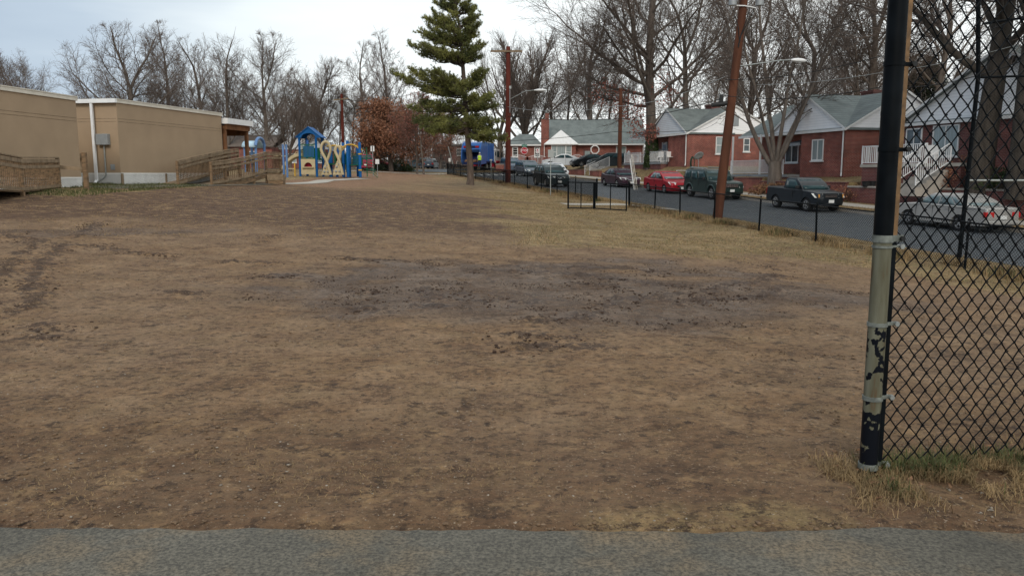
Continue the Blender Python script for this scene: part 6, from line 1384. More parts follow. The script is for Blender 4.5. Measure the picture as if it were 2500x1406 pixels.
class Tree:
    def __init__(s, seed, lev, rmin=.011, env=None): s.env = env; s.rr = random.Random(seed); s.seg = [[] for _ in range(7)]; s.lev = lev; s.tips = []; s.rmin = rmin
    def branch(s, p, d, L_, r, l, guide=None):
        rr = s.rr; c = s.lev[min(l, len(s.lev) - 1)]; n = c['n']; st = L_ / n; nodes = [(p, d, r)]
        for i in range(n):
            d = (d + rv(rr) * c['wig'] + Vector((0, 0, 1)) * c['up']).normalized(); q = p + d * st; r2 = max(s.rmin * .7, r * (1 - (1 - c['tap']) / n))
            if s.env and l > 0 and q.z > s.env[0] * .5:
                e_ = (q.x / s.env[1]) ** 2 + (q.y / s.env[1]) ** 2 + ((q.z - s.env[0]) / s.env[2]) ** 2
                if e_ > 1.0: r2 = max(s.rmin * .7, min(r2, r * .45))
                if e_ > 1.25 and l < 4:
                    if i == 0: return nodes
                    if l > 1: nodes += [nodes[-1]] * (n + 1 - len(nodes)); break
            s.seg[l].append((*p, *q, r, r2)); p, r = q, r2; nodes.append((p, d, r))
        if l + 1 >= len(s.lev): s.tips.append(p); return nodes
        k = c['kids']; off = rr.random() * 6.28
        for j in range(k):
            f = c['from'] + (1 - c['from']) * (j + rr.random() * .8) / k; x = min(n - 1e-3, f * n); i = int(x); a, b = nodes[i], nodes[i + 1]; q = a[0].lerp(b[0], x - i); dd = b[1]; rq = a[2] + (b[2] - a[2]) * (x - i)
            az = off + j * 2.4 + rr.uniform(-.4, .4); t_ = dd.orthogonal().normalized(); t_ = Matrix.Rotation(az, 3, dd) @ t_; an = R(c['ang'] + rr.uniform(-12, 12)); nd = (dd * math.cos(an) + t_ * math.sin(an)).normalized()
            ln = L_ * c['len'] * (1 - c['dec'] * (f - c['from']) / max(.01, 1 - c['from'])) * rr.uniform(.75, 1.2)
            s.branch(q, nd, ln, max(s.rmin, rq * c['rr'] * rr.uniform(.8, 1.1)), l + 1)
        for j in range(c.get('split', 0)):
            t_ = rv(rr); nd = (d + t_ * .45).normalized(); s.branch(p, nd, L_ * c['len'] * rr.uniform(.7, 1), r * .8, l + 1)
        return nodes
    def make(s, name, loc, label, bark='bark', twig='twig', cat='tree', group=None, rz=0, scale=1):
        o = empty(name, loc, rz, label, cat, group); o.scale = (scale,) * 3
        big = s.seg[0] + s.seg[1]; t_ = frusta('trunk', big, 9, M[bark], o)
        mid = s.seg[2]; sm = s.seg[3] + s.seg[4] + s.seg[5] + s.seg[6]
        c = frusta('crown', mid + sm, 3, M[twig], o) 
        return o
def L(n, wig, up, tap, kids, frm, ang, ln, dec, rr, split=0): return dict(n=n, wig=wig, up=up, tap=tap, kids=kids, **{'from': frm}, ang=ang, len=ln, dec=dec, rr=rr, split=split)
def oak(seed, H, r, dens=1, spread=1.0, low=.28):
    t = Tree(seed, [L(8, .06, .05, .30, int(10 * dens), low, 50 * spread, .84, .32, .42, 2), L(8, .17, .05, .22, int(8 * dens), .18, 40, .50, .45, .5, 1), L(5, .22, .05, .35, int(7 * dens), .12, 40, .55, .4, .6, 1), L(4, .24, .04, .4, 7, .08, 38, .62, .35, .7, 1), L(3, .26, .03, .5, 0, 0, 0, 0, 0, 0)], env=(H * .58, H * .40 * spread, H * .42)); t.branch(Vector((0, 0, -.2)), Vector((0, 0, 1)), H * .60, r, 0); return t
def leader(seed, H, r, dens=1, ang=38):
    t = Tree(seed, [L(11, .06, .05, .15, int(15 * dens), .2, ang + 6, .46, .5, .36, 1), L(7, .15, .06, .22, int(9 * dens), .12, 36, .46, .45, .5, 1), L(4, .2, .07, .4, int(7 * dens), .1, 36, .6, .4, .6, 1), L(3, .24, .05, .5, 6, .08, 36, .65, .4, .7), L(3, .22, .03, .5, 0, 0, 0, 0, 0, 0)], env=(H * .56, H * .27, H * .45)); t.branch(Vector((0, 0, -.2)), Vector((0, 0, 1)), H * .80, r, 0); return t
def vase(seed, H, r, dens=1, spread=24):
    t = Tree(seed, [L(3, .05, .05, .8, int(9 * dens), .35, spread + 12, 2.2, .12, .42, 3), L(9, .08, .012, .16, int(10 * dens), .22, 26, .42, .35, .5, 2), L(5, .14, .05, .35, int(7 * dens), .1, 28, .55, .35, .6, 1), L(4, .2, .05, .4, 7, .1, 28, .6, .4, .7, 1), L(3, .2, .03, .5, 0, 0, 0, 0, 0, 0)], env=(H * .60, H * .38 * (spread / 24) ** .7, H * .42)); t.branch(Vector((0, 0, -.2)), Vector((0, 0, 1)), H * .27, r, 0); return t
def put(t, u, Y, label, name='bare_tree', group=None, bark='bark', twig='twig', rz=0, zoff=0, x=None, scale=1):
    X_ = at(u, 425, Y).x; return t.make(name, (X_, Y, G(X_, Y) + zoff), label, bark, twig, 'tree', group, rz, scale)
def hgt(v, Y, u=1250): return at(u, v, Y).z - 2.2
# --- named trees left of the pine
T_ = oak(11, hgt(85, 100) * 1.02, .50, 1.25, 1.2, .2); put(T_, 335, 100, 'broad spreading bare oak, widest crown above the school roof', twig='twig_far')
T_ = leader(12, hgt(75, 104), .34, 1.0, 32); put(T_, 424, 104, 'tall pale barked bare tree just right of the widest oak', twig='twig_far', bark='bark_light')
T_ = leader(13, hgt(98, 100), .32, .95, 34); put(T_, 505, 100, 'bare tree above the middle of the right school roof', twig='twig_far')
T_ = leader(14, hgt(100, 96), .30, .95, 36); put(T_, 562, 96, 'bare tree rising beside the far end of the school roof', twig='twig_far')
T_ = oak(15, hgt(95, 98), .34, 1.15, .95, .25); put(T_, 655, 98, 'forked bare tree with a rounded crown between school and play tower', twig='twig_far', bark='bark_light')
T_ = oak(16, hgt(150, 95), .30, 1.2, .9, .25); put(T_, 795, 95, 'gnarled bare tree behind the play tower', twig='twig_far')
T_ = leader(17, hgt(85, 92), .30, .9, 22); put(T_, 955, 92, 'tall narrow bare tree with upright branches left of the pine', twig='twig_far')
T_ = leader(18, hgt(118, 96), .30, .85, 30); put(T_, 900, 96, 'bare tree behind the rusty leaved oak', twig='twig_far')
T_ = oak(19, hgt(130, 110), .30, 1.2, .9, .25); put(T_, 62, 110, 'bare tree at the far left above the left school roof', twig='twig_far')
# small bare tree by the slide, with a vase habit
T_ = vase(20, 8.2, .16, .8, 28); put(T_, 709, 78, 'small bare vase shaped tree between the slide and the brick houses', twig='twig')
# --- shared copies: the wood behind
protos = []
FAR1 = 'one of the bare trees of the wood rising behind the school and playground'
FAR2 = 'one of the bare trees of the wood rising behind the street houses'
kinds = [leader(31, 15, .24, .9, 34), oak(32, 14, .27, 1.0, .95, .25), leader(33, 16, .25, .9, 26), oak(34, 15, .28, 1.0, .85, .3)]
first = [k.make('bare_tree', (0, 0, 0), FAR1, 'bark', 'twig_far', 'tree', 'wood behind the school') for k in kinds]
rr = random.Random(5); used = set()
def wood(spots, label, grp, h0):
    for (u, Y, vt) in spots:
        i = rr.randrange(4); o = first[i] if i not in used else copy_tree(first[i]); used.add(i)
        X_ = at(u, 425, Y).x; z = G(X_, Y); o.location = (X_, Y, z); hh = (at(u, vt, Y).z - z) / (kinds[i] and [15, 14, 16, 15][i] * 1.02); o.scale = (hh * rr.uniform(.9, 1.15), hh * rr.uniform(.9, 1.15), hh); o.rotation_euler = (0, 0, rr.uniform(0, 6.28)); o['label'] = label; o['group'] = grp
wood([(20, 125, 150), (110, 128, 225), (165, 130, 235), (225, 128, 225), (290, 132, 225), (375, 125, 210), (468, 128, 210), (535, 128, 205), (610, 126, 190), (690, 122, 220), (735, 125, 235), (765, 118, 245), (830, 120, 225), (865, 122, 220), (925, 125, 190), (985, 130, 255), (1020, 132, 240), (1060, 135, 265), (1100, 135, 270), (1005, 118, 290)], FAR1, 'wood behind the school', 0)
wood([(1345, 128, 150), (1385, 120, 110), (1485, 125, 120), (1530, 118, 150), (1640, 122, 140), (1735, 120, 110), (1775, 128, 90), (1870, 118, 110), (1945, 112, 120), (2040, 118, 90), (2075, 108, 80), (2160, 110, 100), (2230, 105, 150), (2310, 110, 110), (2420, 105, 90), (2500, 100, 100)], FAR2, 'wood behind the street houses', 0)
# --- named trees right of the pine
T_ = vase(41, hgt(72, 120), .55, 1.0, 24); put(T_, 1280, 120, 'bare vase shaped tree with a domed crown right of the red utility pole', twig='twig')
T_ = vase(42, hgt(95, 124), .42, .8, 12); put(T_, 1222, 124, 'upright multi stemmed bare tree between the pine and the red utility pole', twig='twig_far')
T_ = oak(43, hgt(38, 112), .55, 1.1, .95, .28); put(T_, 1440, 112, 'wide bare oak above the long grey roofed house', twig='twig')
T_ = oak(44, 25, .58, 1.25, 1.15, .22)
for k in range(5):     # low drooping limbs over the far house roof
    a = math.pi + .5 * (k - 2); T_.branch(Vector((0, 0, 5.5 + k * .9)), Vector((math.cos(a), math.sin(a) * .9, .15)).normalized(), 7.5, .16, 1)
put(T_, 1590, 75, 'huge bare oak with an ivy covered trunk beside the middle brick house')
oakp = at(1590, 425, 75); og = G(oakp.x, 75); oak_root = [o for o in col.objects if o.get('label', '').startswith('huge bare oak')][0]
T_ = oak(45, hgt(-60, 84), .45, .9, .8, .55); put(T_, 1680, 84, 'tall bare tree with a high forked trunk left of the leaning pole', bark='bark_light')
T_ = oak(46, hgt(-60, 88), .50, 1.1, .85, .3); put(T_, 1812, 88, 'tall bare tree directly behind the street lamp arm')
T_ = oak(47, hgt(-70, 80), .42, 1.0, .9, .3); put(T_, 1985, 80, 'tall bare tree behind the front gable of the nearest whole house')
T_ = oak(48, hgt(-120, 70), .52, 1.25, .95, .35); put(T_, 2122, 70, 'massive bare tree left of the thick black fence post')
T_ = oak(49, 22, .56, 1.2, .9, .3); put(T_, 2392, 36, 'thick trunked old oak seen behind the chain link mesh', bark='bark_dark')
T_ = oak(50, 22, .60, 1.1, .9, .4); put(T_, 2492, 34, 'thick dark tree trunk at the right edge of the picture', bark='bark_dark')
T_ = oak(51, 20, .4, .9, .9, .3); put(T_, 2265, 68, 'bare tree between the two nearest brick houses')
# multi stemmed tree in front of the nearest whole house
T_ = Tree(60, [L(3, .05, .0, .9, 0, 0, 0, 0, 0, 0), L(9, .10, .035, .2, 11, .28, 34, .36, .35, .45, 2), L(5, .2, .06, .35, 7, .12, 36, .5, .35, .6, 1), L(4, .24, .04, .4, 6, .1, 38, .55, .35, .7, 1), L(3, .25, .02, .5, 0, 0, 0, 0, 0, 0)])
T_.seg[0].append((0, 0, -.3, 0, 0, .5, .52, .40)); T_.seg[0].append((0, 0, .45, -.05, 0, 1.15, .42, .40))
for (dx, dy, L_, r_, z) in ((-.52, .1, 9.5, .17, .8), (-.36, -.2, 9, .13, 1.0), (-.10, .25, 10.5, .16, 1.1), (.08, -.1, 10, .14, 1.1), (.32, .1, 9.8, .155, .95), (.5, -.15, 8.2, .125, 1.0)):
    T_.branch(Vector((dx * .25, dy * .2, z)), Vector((dx, dy, 1)).normalized(), L_, r_, 1)
mp_ = at(1892, 425, 51.5); put(T_, 1892, 51.5, 'multi stemmed bare tree in the front yard right of the leaning pole', bark='bark_light')

# --- leaf clusters
def leaves(name, pts, size, m, par, seed=1, flat=False, jit=.3):
    r_ = np.random.default_rng(seed); Pn = np.array(pts); n = len(Pn)
    a = r_.normal(size=(n, 3)); a /= np.linalg.norm(a, axis=1, keepdims=True); b = np.cross(a, r_.normal(size=(n, 3))); b /= np.linalg.norm(b, axis=1, keepdims=True)
    if flat: a[:, 2] *= .3; b[:, 2] *= .3
    s1 = size * r_.uniform(.6, 1.3, (n, 1)); s2 = s1 * r_.uniform(.35, .6, (n, 1)); c = Pn + r_.normal(size=(n, 3)) * jit * np.array([1, 1, .8])
    V = np.stack([c - a * s1, c + b * s2, c + a * s1, c - b * s2], 1).reshape(-1, 3); Fq = np.arange(n * 4).reshape(-1, 4)
    return arr_mesh(name, V, Fq, m, par)
# rusty oak keeping its leaves
T_ = oak(71, 7.2, .30, 1.0, 1.35, .24); o = put(T_, 955, 88, 'short wide tree still full of rusty brown leaves by the playground', name='leafy_oak')
tips = [tuple(p) for p in T_.tips]; rr.shuffle(tips); leaves('leaves', [t for t in tips[:4200] for _ in range(6)], .12, M['leaf_brown'], o, 3, jit=.34)
T_ = oak(72, 7.6, .12, .8, .9, .25); o = put(T_, 1019, 82, 'slim young tree with reddish twigs, left of the concrete path', name='young_tree', twig='twig_red'); tips = [tuple(p) for p in T_.tips]; leaves('leaves', tips[::2], .07, M['leaf_red'], o, 4, jit=.15)
T_ = oak(73, 7.4, .12, .8, .9, .25); o = put(T_, 1035, 80, 'slim young tree with reddish twigs, nearest to the concrete path', name='young_tree', twig='twig_red'); tips = [tuple(p) for p in T_.tips]; leaves('leaves', tips[::2], .07, M['leaf_red'], o, 5, jit=.15)
T_ = oak(74, 7.8, .2, .9, 1.1, .2); o = put(T_, 1075, 118, 'bushy reddish twigged tree behind the parked cars left of the pine', name='young_tree', twig='twig_red'); tips = [tuple(p) for p in T_.tips]; leaves('leaves', tips, .10, M['leaf_brown'], o, 6, jit=.2)
# reddish leaves and ivy on the big oak
r_ = np.random.default_rng(8)
def cloud(c, rad, n): 
    q = r_.normal(size=(n, 3)); q /= np.linalg.norm(q, axis=1, keepdims=True); return [tuple(Vector(c) + Vector(v) * rad * k) for v, k in zip(q, r_.uniform(.3, 1, n) ** .5)]
pts = cloud((-1.2, 0, 3.6), 1.1, 350) + cloud((-.2, -.7, 3.0), .8, 300) + cloud((1.9, -.4, 3.4), 1.2, 450) + cloud((-2.2, 0, 5.4), 1.6, 550) + cloud((1.6, 0, 6.2), 1.0, 250) + cloud((-4.2, .4, 6.6), 1.6, 350) + cloud((.6, 0, 7.3), 1.6, 250)
leaves('leaves', pts, .11, M['leaf_red'], oak_root, 9, jit=.2)
iv = [(.66 * math.cos(a) * (1 - .12 * z), .66 * math.sin(a) * (1 - .12 * z), z) for a, z in zip(r_.uniform(0, 6.28, 5200), r_.uniform(0, 2.9, 5200)) ]
leaves('ivy', iv, .085, M['green'], oak_root, 10, jit=.06)

# ================================================================ PINE
YPN = 52.0; pb_ = at(1148, 447, YPN); pg = G(pb_.x, YPN); PN = empty('pine_tree', (pb_.x, YPN, pg), 0, 'tall dark green pine with a bare lower trunk standing inside the low fence', 'tree')
def pl_(u, v): q = at(u, v, YPN); return Vector((q.x - pb_.x, 0, q.z - pg))
trunk = [(1148, 452, .27), (1149, 436, .215), (1148, 400, .20), (1143, 350, .185), (1139, 300, .17), (1136, 250, .155), (1133, 200, .14), (1129, 150, .12), (1126, 100, .10), (1119, 50, .075), (1112, 0, .05), (1108, -60, .02)]
b = MB(); b.tube([pl_(u, v) for u, v, r in trunk], [r for u, v, r in trunk], 12); b.build('trunk', mat('pine_bark', (.10, .075, .06), .95, .35, 4, bump=.6, bscale=16, stretch=(2, 2, .5)), PN, smooth=60)
def tpos(v):
    for (u0, v0, _), (u1, v1, _) in zip(trunk, trunk[1:]):
        if v1 <= v <= v0: f = (v - v0) / (v1 - v0); return pl_(u0 + (u1 - u0) * f, v)
    return pl_(1110, v)
BR = [(5, 1072, -22), (25, 1066, 6), (62, 1034, 38), (72, 1048, 52), (92, 1020, 77), (105, 1045, 92), (135, 1002, 113), (145, 1030, 135), (148, 1070, 128), (205, 962, 180), (212, 1000, 205), (200, 1026, 172), (222, 1040, 226), (255, 1002, 262), (265, 1035, 246), (280, 1014, 296), (305, 1046, 322), (300, 1030, 308),
      (0, 1142, -28), (28, 1160, 14), (58, 1166, 40), (78, 1168, 66), (98, 1160, 92), (132, 1180, 112), (146, 1170, 138), (200, 1184, 178), (212, 1172, 204), (242, 1200, 236), (258, 1212, 262), (280, 1216, 298), (308, 1229, 338), (318, 1196, 345), (300, 1195, 310), (-20, 1100, -50)]
segs = []; tuft = []; rr = random.Random(21)
def tufts(a, c, k, spread):
    for _ in range(k): f = rr.random(); tuft.append((a.lerp(c, f) + rv(rr) * spread * rr.random(), (c - a).normalized()))
def bough(p, q, dens=1.0):
    L_ = (q - p).length; d = (q - p); n = 7; pts = []
    for i in range(n + 1):
        f = i / n; z = -.10 * L_ * math.sin(math.pi * f) ; pts.append(p + d * f + Vector((0, 0, z)) + rv(rr) * .06 * (0 < i < n))
    for i in range(n): segs.append((*pts[i], *pts[i + 1], .055 * (1 - i / n) + .012, .055 * (1 - (i + 1) / n) + .012))
    ns = int(9 + L_ * 8)
    for j in range(ns):
        f = .22 + .78 * rr.random() ** .8; i = min(n - 1, int(f * n)); a = pts[i].lerp(pts[i + 1], f * n - i); dd = d.normalized(); sd = dd.cross(Vector((0, 0, 1))).normalized() * rr.choice((-1, 1)); l = (.35 + .30 * L_ * (1 - f) ** .7) * rr.uniform(.6, 1.2)
        c = a + (dd * .75 + sd * rr.uniform(.2, .9) + Vector((0, 0, rr.uniform(-.1, .95)))).normalized() * l; segs.append((*a, *c, .014, .006)); tufts(a.lerp(c, .2), c, int(6.5 * dens * (.6 + l)), .17)
    tufts(pts[-2], pts[-1], int(14 * dens), .12)
for (vt, u, v) in BR:
    p = tpos(min(440, vt + 6)); q = pl_(u, v); bough(p, q + Vector((0, rr.uniform(-.7, .7), 0)))
    L_ = (q - p).length
    bough(tpos(min(440, vt + 14)), q.lerp(p, .25) + Vector((0, rr.uniform(-1, 1) * .9, rr.uniform(-.1, .5))), 1)
    for k in range(3):     # boughs towards and away from the camera from the same whorl
        az = rr.choice((-1, 1)) * rr.uniform(.35, 1.5); l = L_ * rr.uniform(.45, .85); sx_ = 1 if q.x > p.x else -1
        bough(p, p + Vector((sx_ * math.cos(az) * l, math.sin(az) * l, (q.z - p.z) * .7)), .8)
for _ in range(34):
    vt, u, v = rr.choice(BR); k = rr.uniform(.35, .8); vv = vt + rr.uniform(-16, 16); p = tpos(max(-50, min(335, vv))); q = pl_(u, v); az = rr.uniform(-1.4, 1.4); d_ = (q - p) * k
    bough(p, p + Vector((d_.x * math.cos(az), abs(d_.x) * math.sin(az), d_.z * k + rr.uniform(-.2, .3))), .6)
frusta('branches', segs, 4, M['bark'], PN)
TP = np.array([tuple(t[0]) for t in tuft]); TD = np.array([tuple(t[1]) for t in tuft]); n = len(TP); r_ = np.random.default_rng(4); K = 8
P9 = np.repeat(TP, K, 0); D9 = np.repeat(TD, K, 0) * .7 + r_.normal(size=(n * K, 3)) * .6; D9[:, 2] += .25; D9 /= np.linalg.norm(D9, axis=1, keepdims=True); S9 = np.cross(D9, r_.normal(size=(n * K, 3))); S9 /= np.linalg.norm(S9, axis=1, keepdims=True)
ln = r_.uniform(.10, .2, (n * K, 1)); V = np.stack([P9 - S9 * .016, P9 + S9 * .016, P9 + D9 * ln], 1).reshape(-1, 3); arr_mesh('needles', V, np.arange(n * K * 3).reshape(-1, 3), M['needle'], PN)
print('pine tufts', n)
# dark evergreen between the right houses
def evergreen(name, u, Y, H, Rr, label, m='holly', n=9000, seed=1, cone=1.0, leaf=.16, cat='tree', zb=.8):
    X_ = at(u, 425, Y).x; o = empty(name, (X_, Y, G(X_, Y)), 0, label, cat); r_ = np.random.default_rng(seed); b = MB(); b.tube([(0, 0, -.1), (0, 0, H * .9)], [max(.04, H * .015), .02], 8); b.build('trunk', M['bark'], o)
    z = r_.uniform(zb, H, n); prof = Rr * (1 - ((z - zb) / (H - zb)) ** cone) * 1.0; a = r_.uniform(0, 6.28, n); lump = 1 + .28 * np.sin(a * 3 + z * 2.1) + .18 * np.sin(a * 5 - z * 3.3); rad = prof * lump * r_.uniform(.35, 1, n) ** .4
    leaves('foliage', np.stack([rad * np.cos(a), rad * np.sin(a), z], 1), leaf, M[m], o, seed + 1, jit=leaf); return o
evergreen('evergreen_tree', 2252, 74, 9.6, 3.0, 'dark evergreen tree showing between the two nearest brick houses', seed=3, cone=1.6, zb=1)
evergreen('evergreen_tree', 2215, 80, 8.8, 2.4, 'dark evergreen tree just behind the thick fence post', seed=5, cone=1.4, zb=1)

# ================================================================ SHRUBS
def shrub(loc, rx, h, label, m='green', n=1400, seed=1, leaf=.07, name='shrub', cat='shrub', twigm='twig', dome=True, stems=14):
    o = empty(name, loc, 0, label, cat); r_ = np.random.default_rng(seed); rr2 = random.Random(seed); sg = []
    for k in range(stems): a = rr2.random() * 6.28; q = Vector((math.cos(a) * rx * .8 * rr2.random(), math.sin(a) * rx * .8 * rr2.random(), h * rr2.uniform(.6, 1))); sg.append((0, 0, 0, *q, .015, .004)); sg.append((*(q * .5), *(q + rv(rr2) * .3 * h), .008, .004))
    frusta('stems', sg, 4, M[twigm], o)
    if n:
        q = r_.normal(size=(n, 3)); q /= np.linalg.norm(q, axis=1, keepdims=True); k = (1 + .22 * np.sin(q[:, 0] * 5 + seed) + .2 * np.sin(q[:, 1] * 7)) * r_.uniform(.35, 1, n) ** .35; q *= k[:, None]; q[:, 2] = np.abs(q[:, 2]) if dome else q[:, 2]
        leaves('foliage', q * np.array([rx, rx, h * .95]) + np.array([0, 0, .02 if dome else h * .5]), leaf, M[m], o, seed, jit=leaf * .8)
    return o
def sp3(u, Y): X_ = at(u, 425, Y).x; return (X_, Y, G(X_, Y))
shrub(sp3(972, 92), 1.5, 1.25, 'rounded green bush beside the leafy brown tree', 'green', 2600, 1); shrub(sp3(992, 93), 1.0, .85, 'lower green bush touching the pale grey car', 'green', 1400, 2)
shrub(sp3(938, 90), 1.4, .9, 'dark green clipped bush behind the lower white sign', 'holly', 2200, 3); shrub(sp3(912, 88), 1.2, .95, 'dark green bush directly right of the play structure', 'holly', 1800, 4)
o = shrub((*sp3(940, 94)[:2], sp3(940, 94)[2] + 1.35), 1.4, .65, 'umbrella clipped evergreen standing above the dark bushes', 'holly', 2000, 5, stems=4); b = MB(); b.tube([(0, 0, -1.4), (0, 0, .1)], .06, 8); b.build('stem', M['bark'], o)
shrub(sp3(1887, 51.0), 1.05, .75, 'brown green scrub around the foot of the multi stemmed tree', 'litter', 1500, 6, leaf=.08, stems=40)
for k, (u, Y, rx, h, lab) in enumerate(((1990, 46.2, .9, .55, 'heap of cut grey sticks against the brick house wall'), (2030, 45.4, .9, .6, 'bare reddish brown shrub below the brick corner'), (2075, 44.2, 1.0, .7, 'rust coloured shrub left of the black plant tubs'))):
    shrub(sp3(u, Y), rx, h, lab, 'leaf_brown' if k else 'litter', 600 if k else 60, 20 + k, leaf=.06, stems=60, twigm='twig_red' if k else 'bark_light')
shrub((*P(10.5, 15.2), GST(10.5, 15.2)), .9, 1.3, 'dark maroon bush beside the porch steps', 'leaf_brown', 1400, 31, twigm='twig_red', stems=40)
for k, (s, t_, rx, h, lab) in enumerate(((7.8, 14.9, 1.1, .75, 'olive green bush left of the thick oak trunk above the retaining wall'), (4.6, 14.8, 1.2, .85, 'olive green bush between the two thick trunks'), (1.2, 15.0, 1.3, 1.0, 'dull green bush at the right edge above the silver sedan'))):
    shrub((*P(s, t_), GST(s, t_)), rx, h, lab, 'green', 1500, 40 + k, stems=25)
# ================================================================ GROUND COVER (uncountable)
def blades(name, pts, hmin, hmax, wd, m, seed=1, lean=.5, kind='stuff', bend=True):
    r_ = np.random.default_rng(seed); Pn = np.array(pts, dtype=float); n = len(Pn); a = r_.uniform(0, 6.28, n); h = r_.uniform(hmin, hmax, n); ln = r_.uniform(0, lean, n) ** 1.0; d = np.stack([np.cos(a), np.sin(a), np.zeros(n)], 1); a2 = a + r_.uniform(.8, 2.2, n); w_ = np.stack([np.cos(a2), np.sin(a2), np.zeros(n)], 1) * wd
    mid = Pn + d * (h * ln * .35)[:, None] + np.array([0, 0, 1]) * (h * .6)[:, None]; top = Pn + d * (h * ln)[:, None] + np.array([0, 0, 1]) * (h * (1 - .45 * ln))[:, None]
    V = np.stack([Pn - w_, Pn + w_, mid + w_ * .7, mid - w_ * .7, top], 1).reshape(-1, 3); i = np.arange(n)[:, None] * 5
    Fq = np.concatenate([i + np.array([[0, 1, 2]]), i + np.array([[0, 2, 3]]), i + np.array([[3, 2, 4]])], 0)
    return tag(arr_mesh(name, V, Fq, m), name.replace('_', ' '), None, None, kind)
rs_ = np.random.default_rng(77); rr = random.Random(99)
def scat(n, fx, fy, test=None, dz=0):
    o = []
    while len(o) < n:
        x, y = fx(), fy()
        if test is None or test(x, y): o.append((x, y, G(x, y) + dz))
    return o
# tufts under the tall fence
def tuftpts(n, x0, x1, y0, y1, k=3.2, th=-.1): return scat(n, lambda: rr.uniform(x0, x1), lambda: rr.uniform(y0, y1), lambda x, y: nz3(x, y, k, 2) > th and rr.random() < 1 - abs((y - (y0 + y1) / 2) / (y1 - y0) * 1.7))
fy0 = lambda x: px0.y + (x - px0.x) * math.tan(R(12))
def fence_pts(n, x0, x1, wid, th=-.15):
    o = []
    while len(o) < n:
        x = rr.uniform(x0, x1); y = fy0(x) + rr.gauss(-.10, wid)
        if nz3(x, y, 3, 2) > th and y > 3.45 - (x - 1.7) * .0: o.append((x, y, G(x, y)))
    return o
D1 = fence_pts(12000, 1.62, 4.4, .17, -.25); D1 = [tag_ for tag_ in D1]
g1 = blades('dry_grass_tufts_under_the_tall_fence', D1, .02, .095, .0017, M['grass_dry'], 1, 2.1); g1['label'] = 'dry matted grass tufts under the tall chain link fence'; g1['category'] = 'grass'; g1.name = 'dry_grass'
g2 = blades('green', fence_pts(3600, 1.85, 4.4, .11, .02), .04, .15, .0022, M['grass_green'], 2, 1.7); g2['label'] = 'green grass tufts mixed into the dry grass under the tall fence'; g2['category'] = 'grass'; g2.name = 'green_grass'
# straw strewn over the near dirt and path edge
q = tuftpts(2200, -3.4, 3.0, 3.38, 4.5, 1.6, .08) + scat(900, lambda: rr.uniform(-6, 5), lambda: rr.uniform(3.5, 9))
g3 = blades('straw', q, .006, .022, .0014, M['grass_dry'], 3, 3.2); g3['label'] = 'sparse straw and dead grass strewn on the dirt beside the path'; g3['category'] = 'grass'; g3.name = 'straw'
# field grass, back right, and yards
def fld(x, y):
    g = masks(x, y)[0]; return g > .35 + .5 * rr.random() and nz3(x, y, .9, 6) > -.25
q = scat(42000, lambda: rr.uniform(-4, 11), lambda: 14 + 34 * rr.random() ** 1.2, lambda x, y: ST(x, y)[1] < -.1 and fld(x, y))
g4 = blades('field_grass', q[:34000], .015, .045, .006, M['grass_dry'], 4, 1.4); g4['label'] = 'thin straw coloured grass over the back right of the field'; g4['category'] = 'grass'
g5 = blades('field_grass', q[34000:], .02, .05, .006, M['grass_green'], 5, 1.3); g5['label'] = 'thin green grass blades among the straw of the field'; g5['category'] = 'grass'
q = scat(16000, lambda: rr.uniform(-18, 7), lambda: rr.uniform(17, 40), lambda x, y: abs(x) < y * .66 and nz3(x * .5, y, .7, 16) > -.12); g14 = blades('field_straw', q, .015, .045, .007, M['grass_dry'], 24, 2.2); g14['label'] = 'flecks of dead straw over the dark band of bare soil in mid field'; g14['category'] = 'grass'
# weeds and leaves along the low fence
def along(n, s0, s1, t0, t1, th=-.1, k=.8):
    o = []
    while len(o) < n:
        s = rr.uniform(s0, s1); t = rr.gauss((t0 + t1) / 2, (t1 - t0) / 3)
        if nz3(s, t, k, 4) > th and not (14.2 < s < 18.1): o.append((*P(s, t), GST(s, t)))
    return o
g6 = blades('fence_weeds', along(12000, -12, 40, -.5, .45, -.05), .06, .30, .006, M['grass_dry'], 6, 1.0); g6['label'] = 'tall dry weeds growing along the foot of the low street fence'; g6['category'] = 'weeds'
g7 = blades('fence_weeds', along(3000, -12, 35, -.3, .3, .25), .08, .26, .007, M['grass_green'], 7, .8); g7['label'] = 'green weed clumps along the foot of the low street fence'; g7['category'] = 'weeds'
bs_ = [(*P(s, t), 0) for s, t in ((10.2, .5),)]
g8 = blades('verge_grass', along(16000, -12, 66, .5, 3.3, -.3), .03, .09, .007, M['grass_dry'], 8, 1.4); g8['label'] = 'straw coloured grass verge between the low fence and the road'; g8['category'] = 'grass'
q = along(6500, 5, 62, -1.0, .5, -.15, .6); g9 = leaves('fallen_leaves', q, .055, M['litter'], None, 11, True, .03); tag(g9, 'drift of brown fallen leaves along the low street fence', 'leaves', None, 'stuff')
q = scat(700, lambda: rr.uniform(1.6, 4.2), lambda: rr.uniform(3.6, 4.9), lambda x, y: abs(y - fy0(x)) < .35, .02)[:160]; g10 = leaves('fallen_leaves', q, .03, M['litter'], None, 12, True, .02); tag(g10, 'a few curled brown leaves in the grass under the tall fence', 'leaves', None, 'stuff')
q = [(*P(s, t), GST(s, t) + .02) for s, t in zip(rs_.uniform(-6, 50, 9000), rs_.uniform(14.6, 17.5, 9000)) if nz3(s, t, .5, 3) > -.1]; g11 = leaves('fallen_leaves', q, .05, M['litter'], None, 13, True, .03); tag(g11, 'brown leaves lying on the raised yards above the brick walls', 'leaves', None, 'stuff')
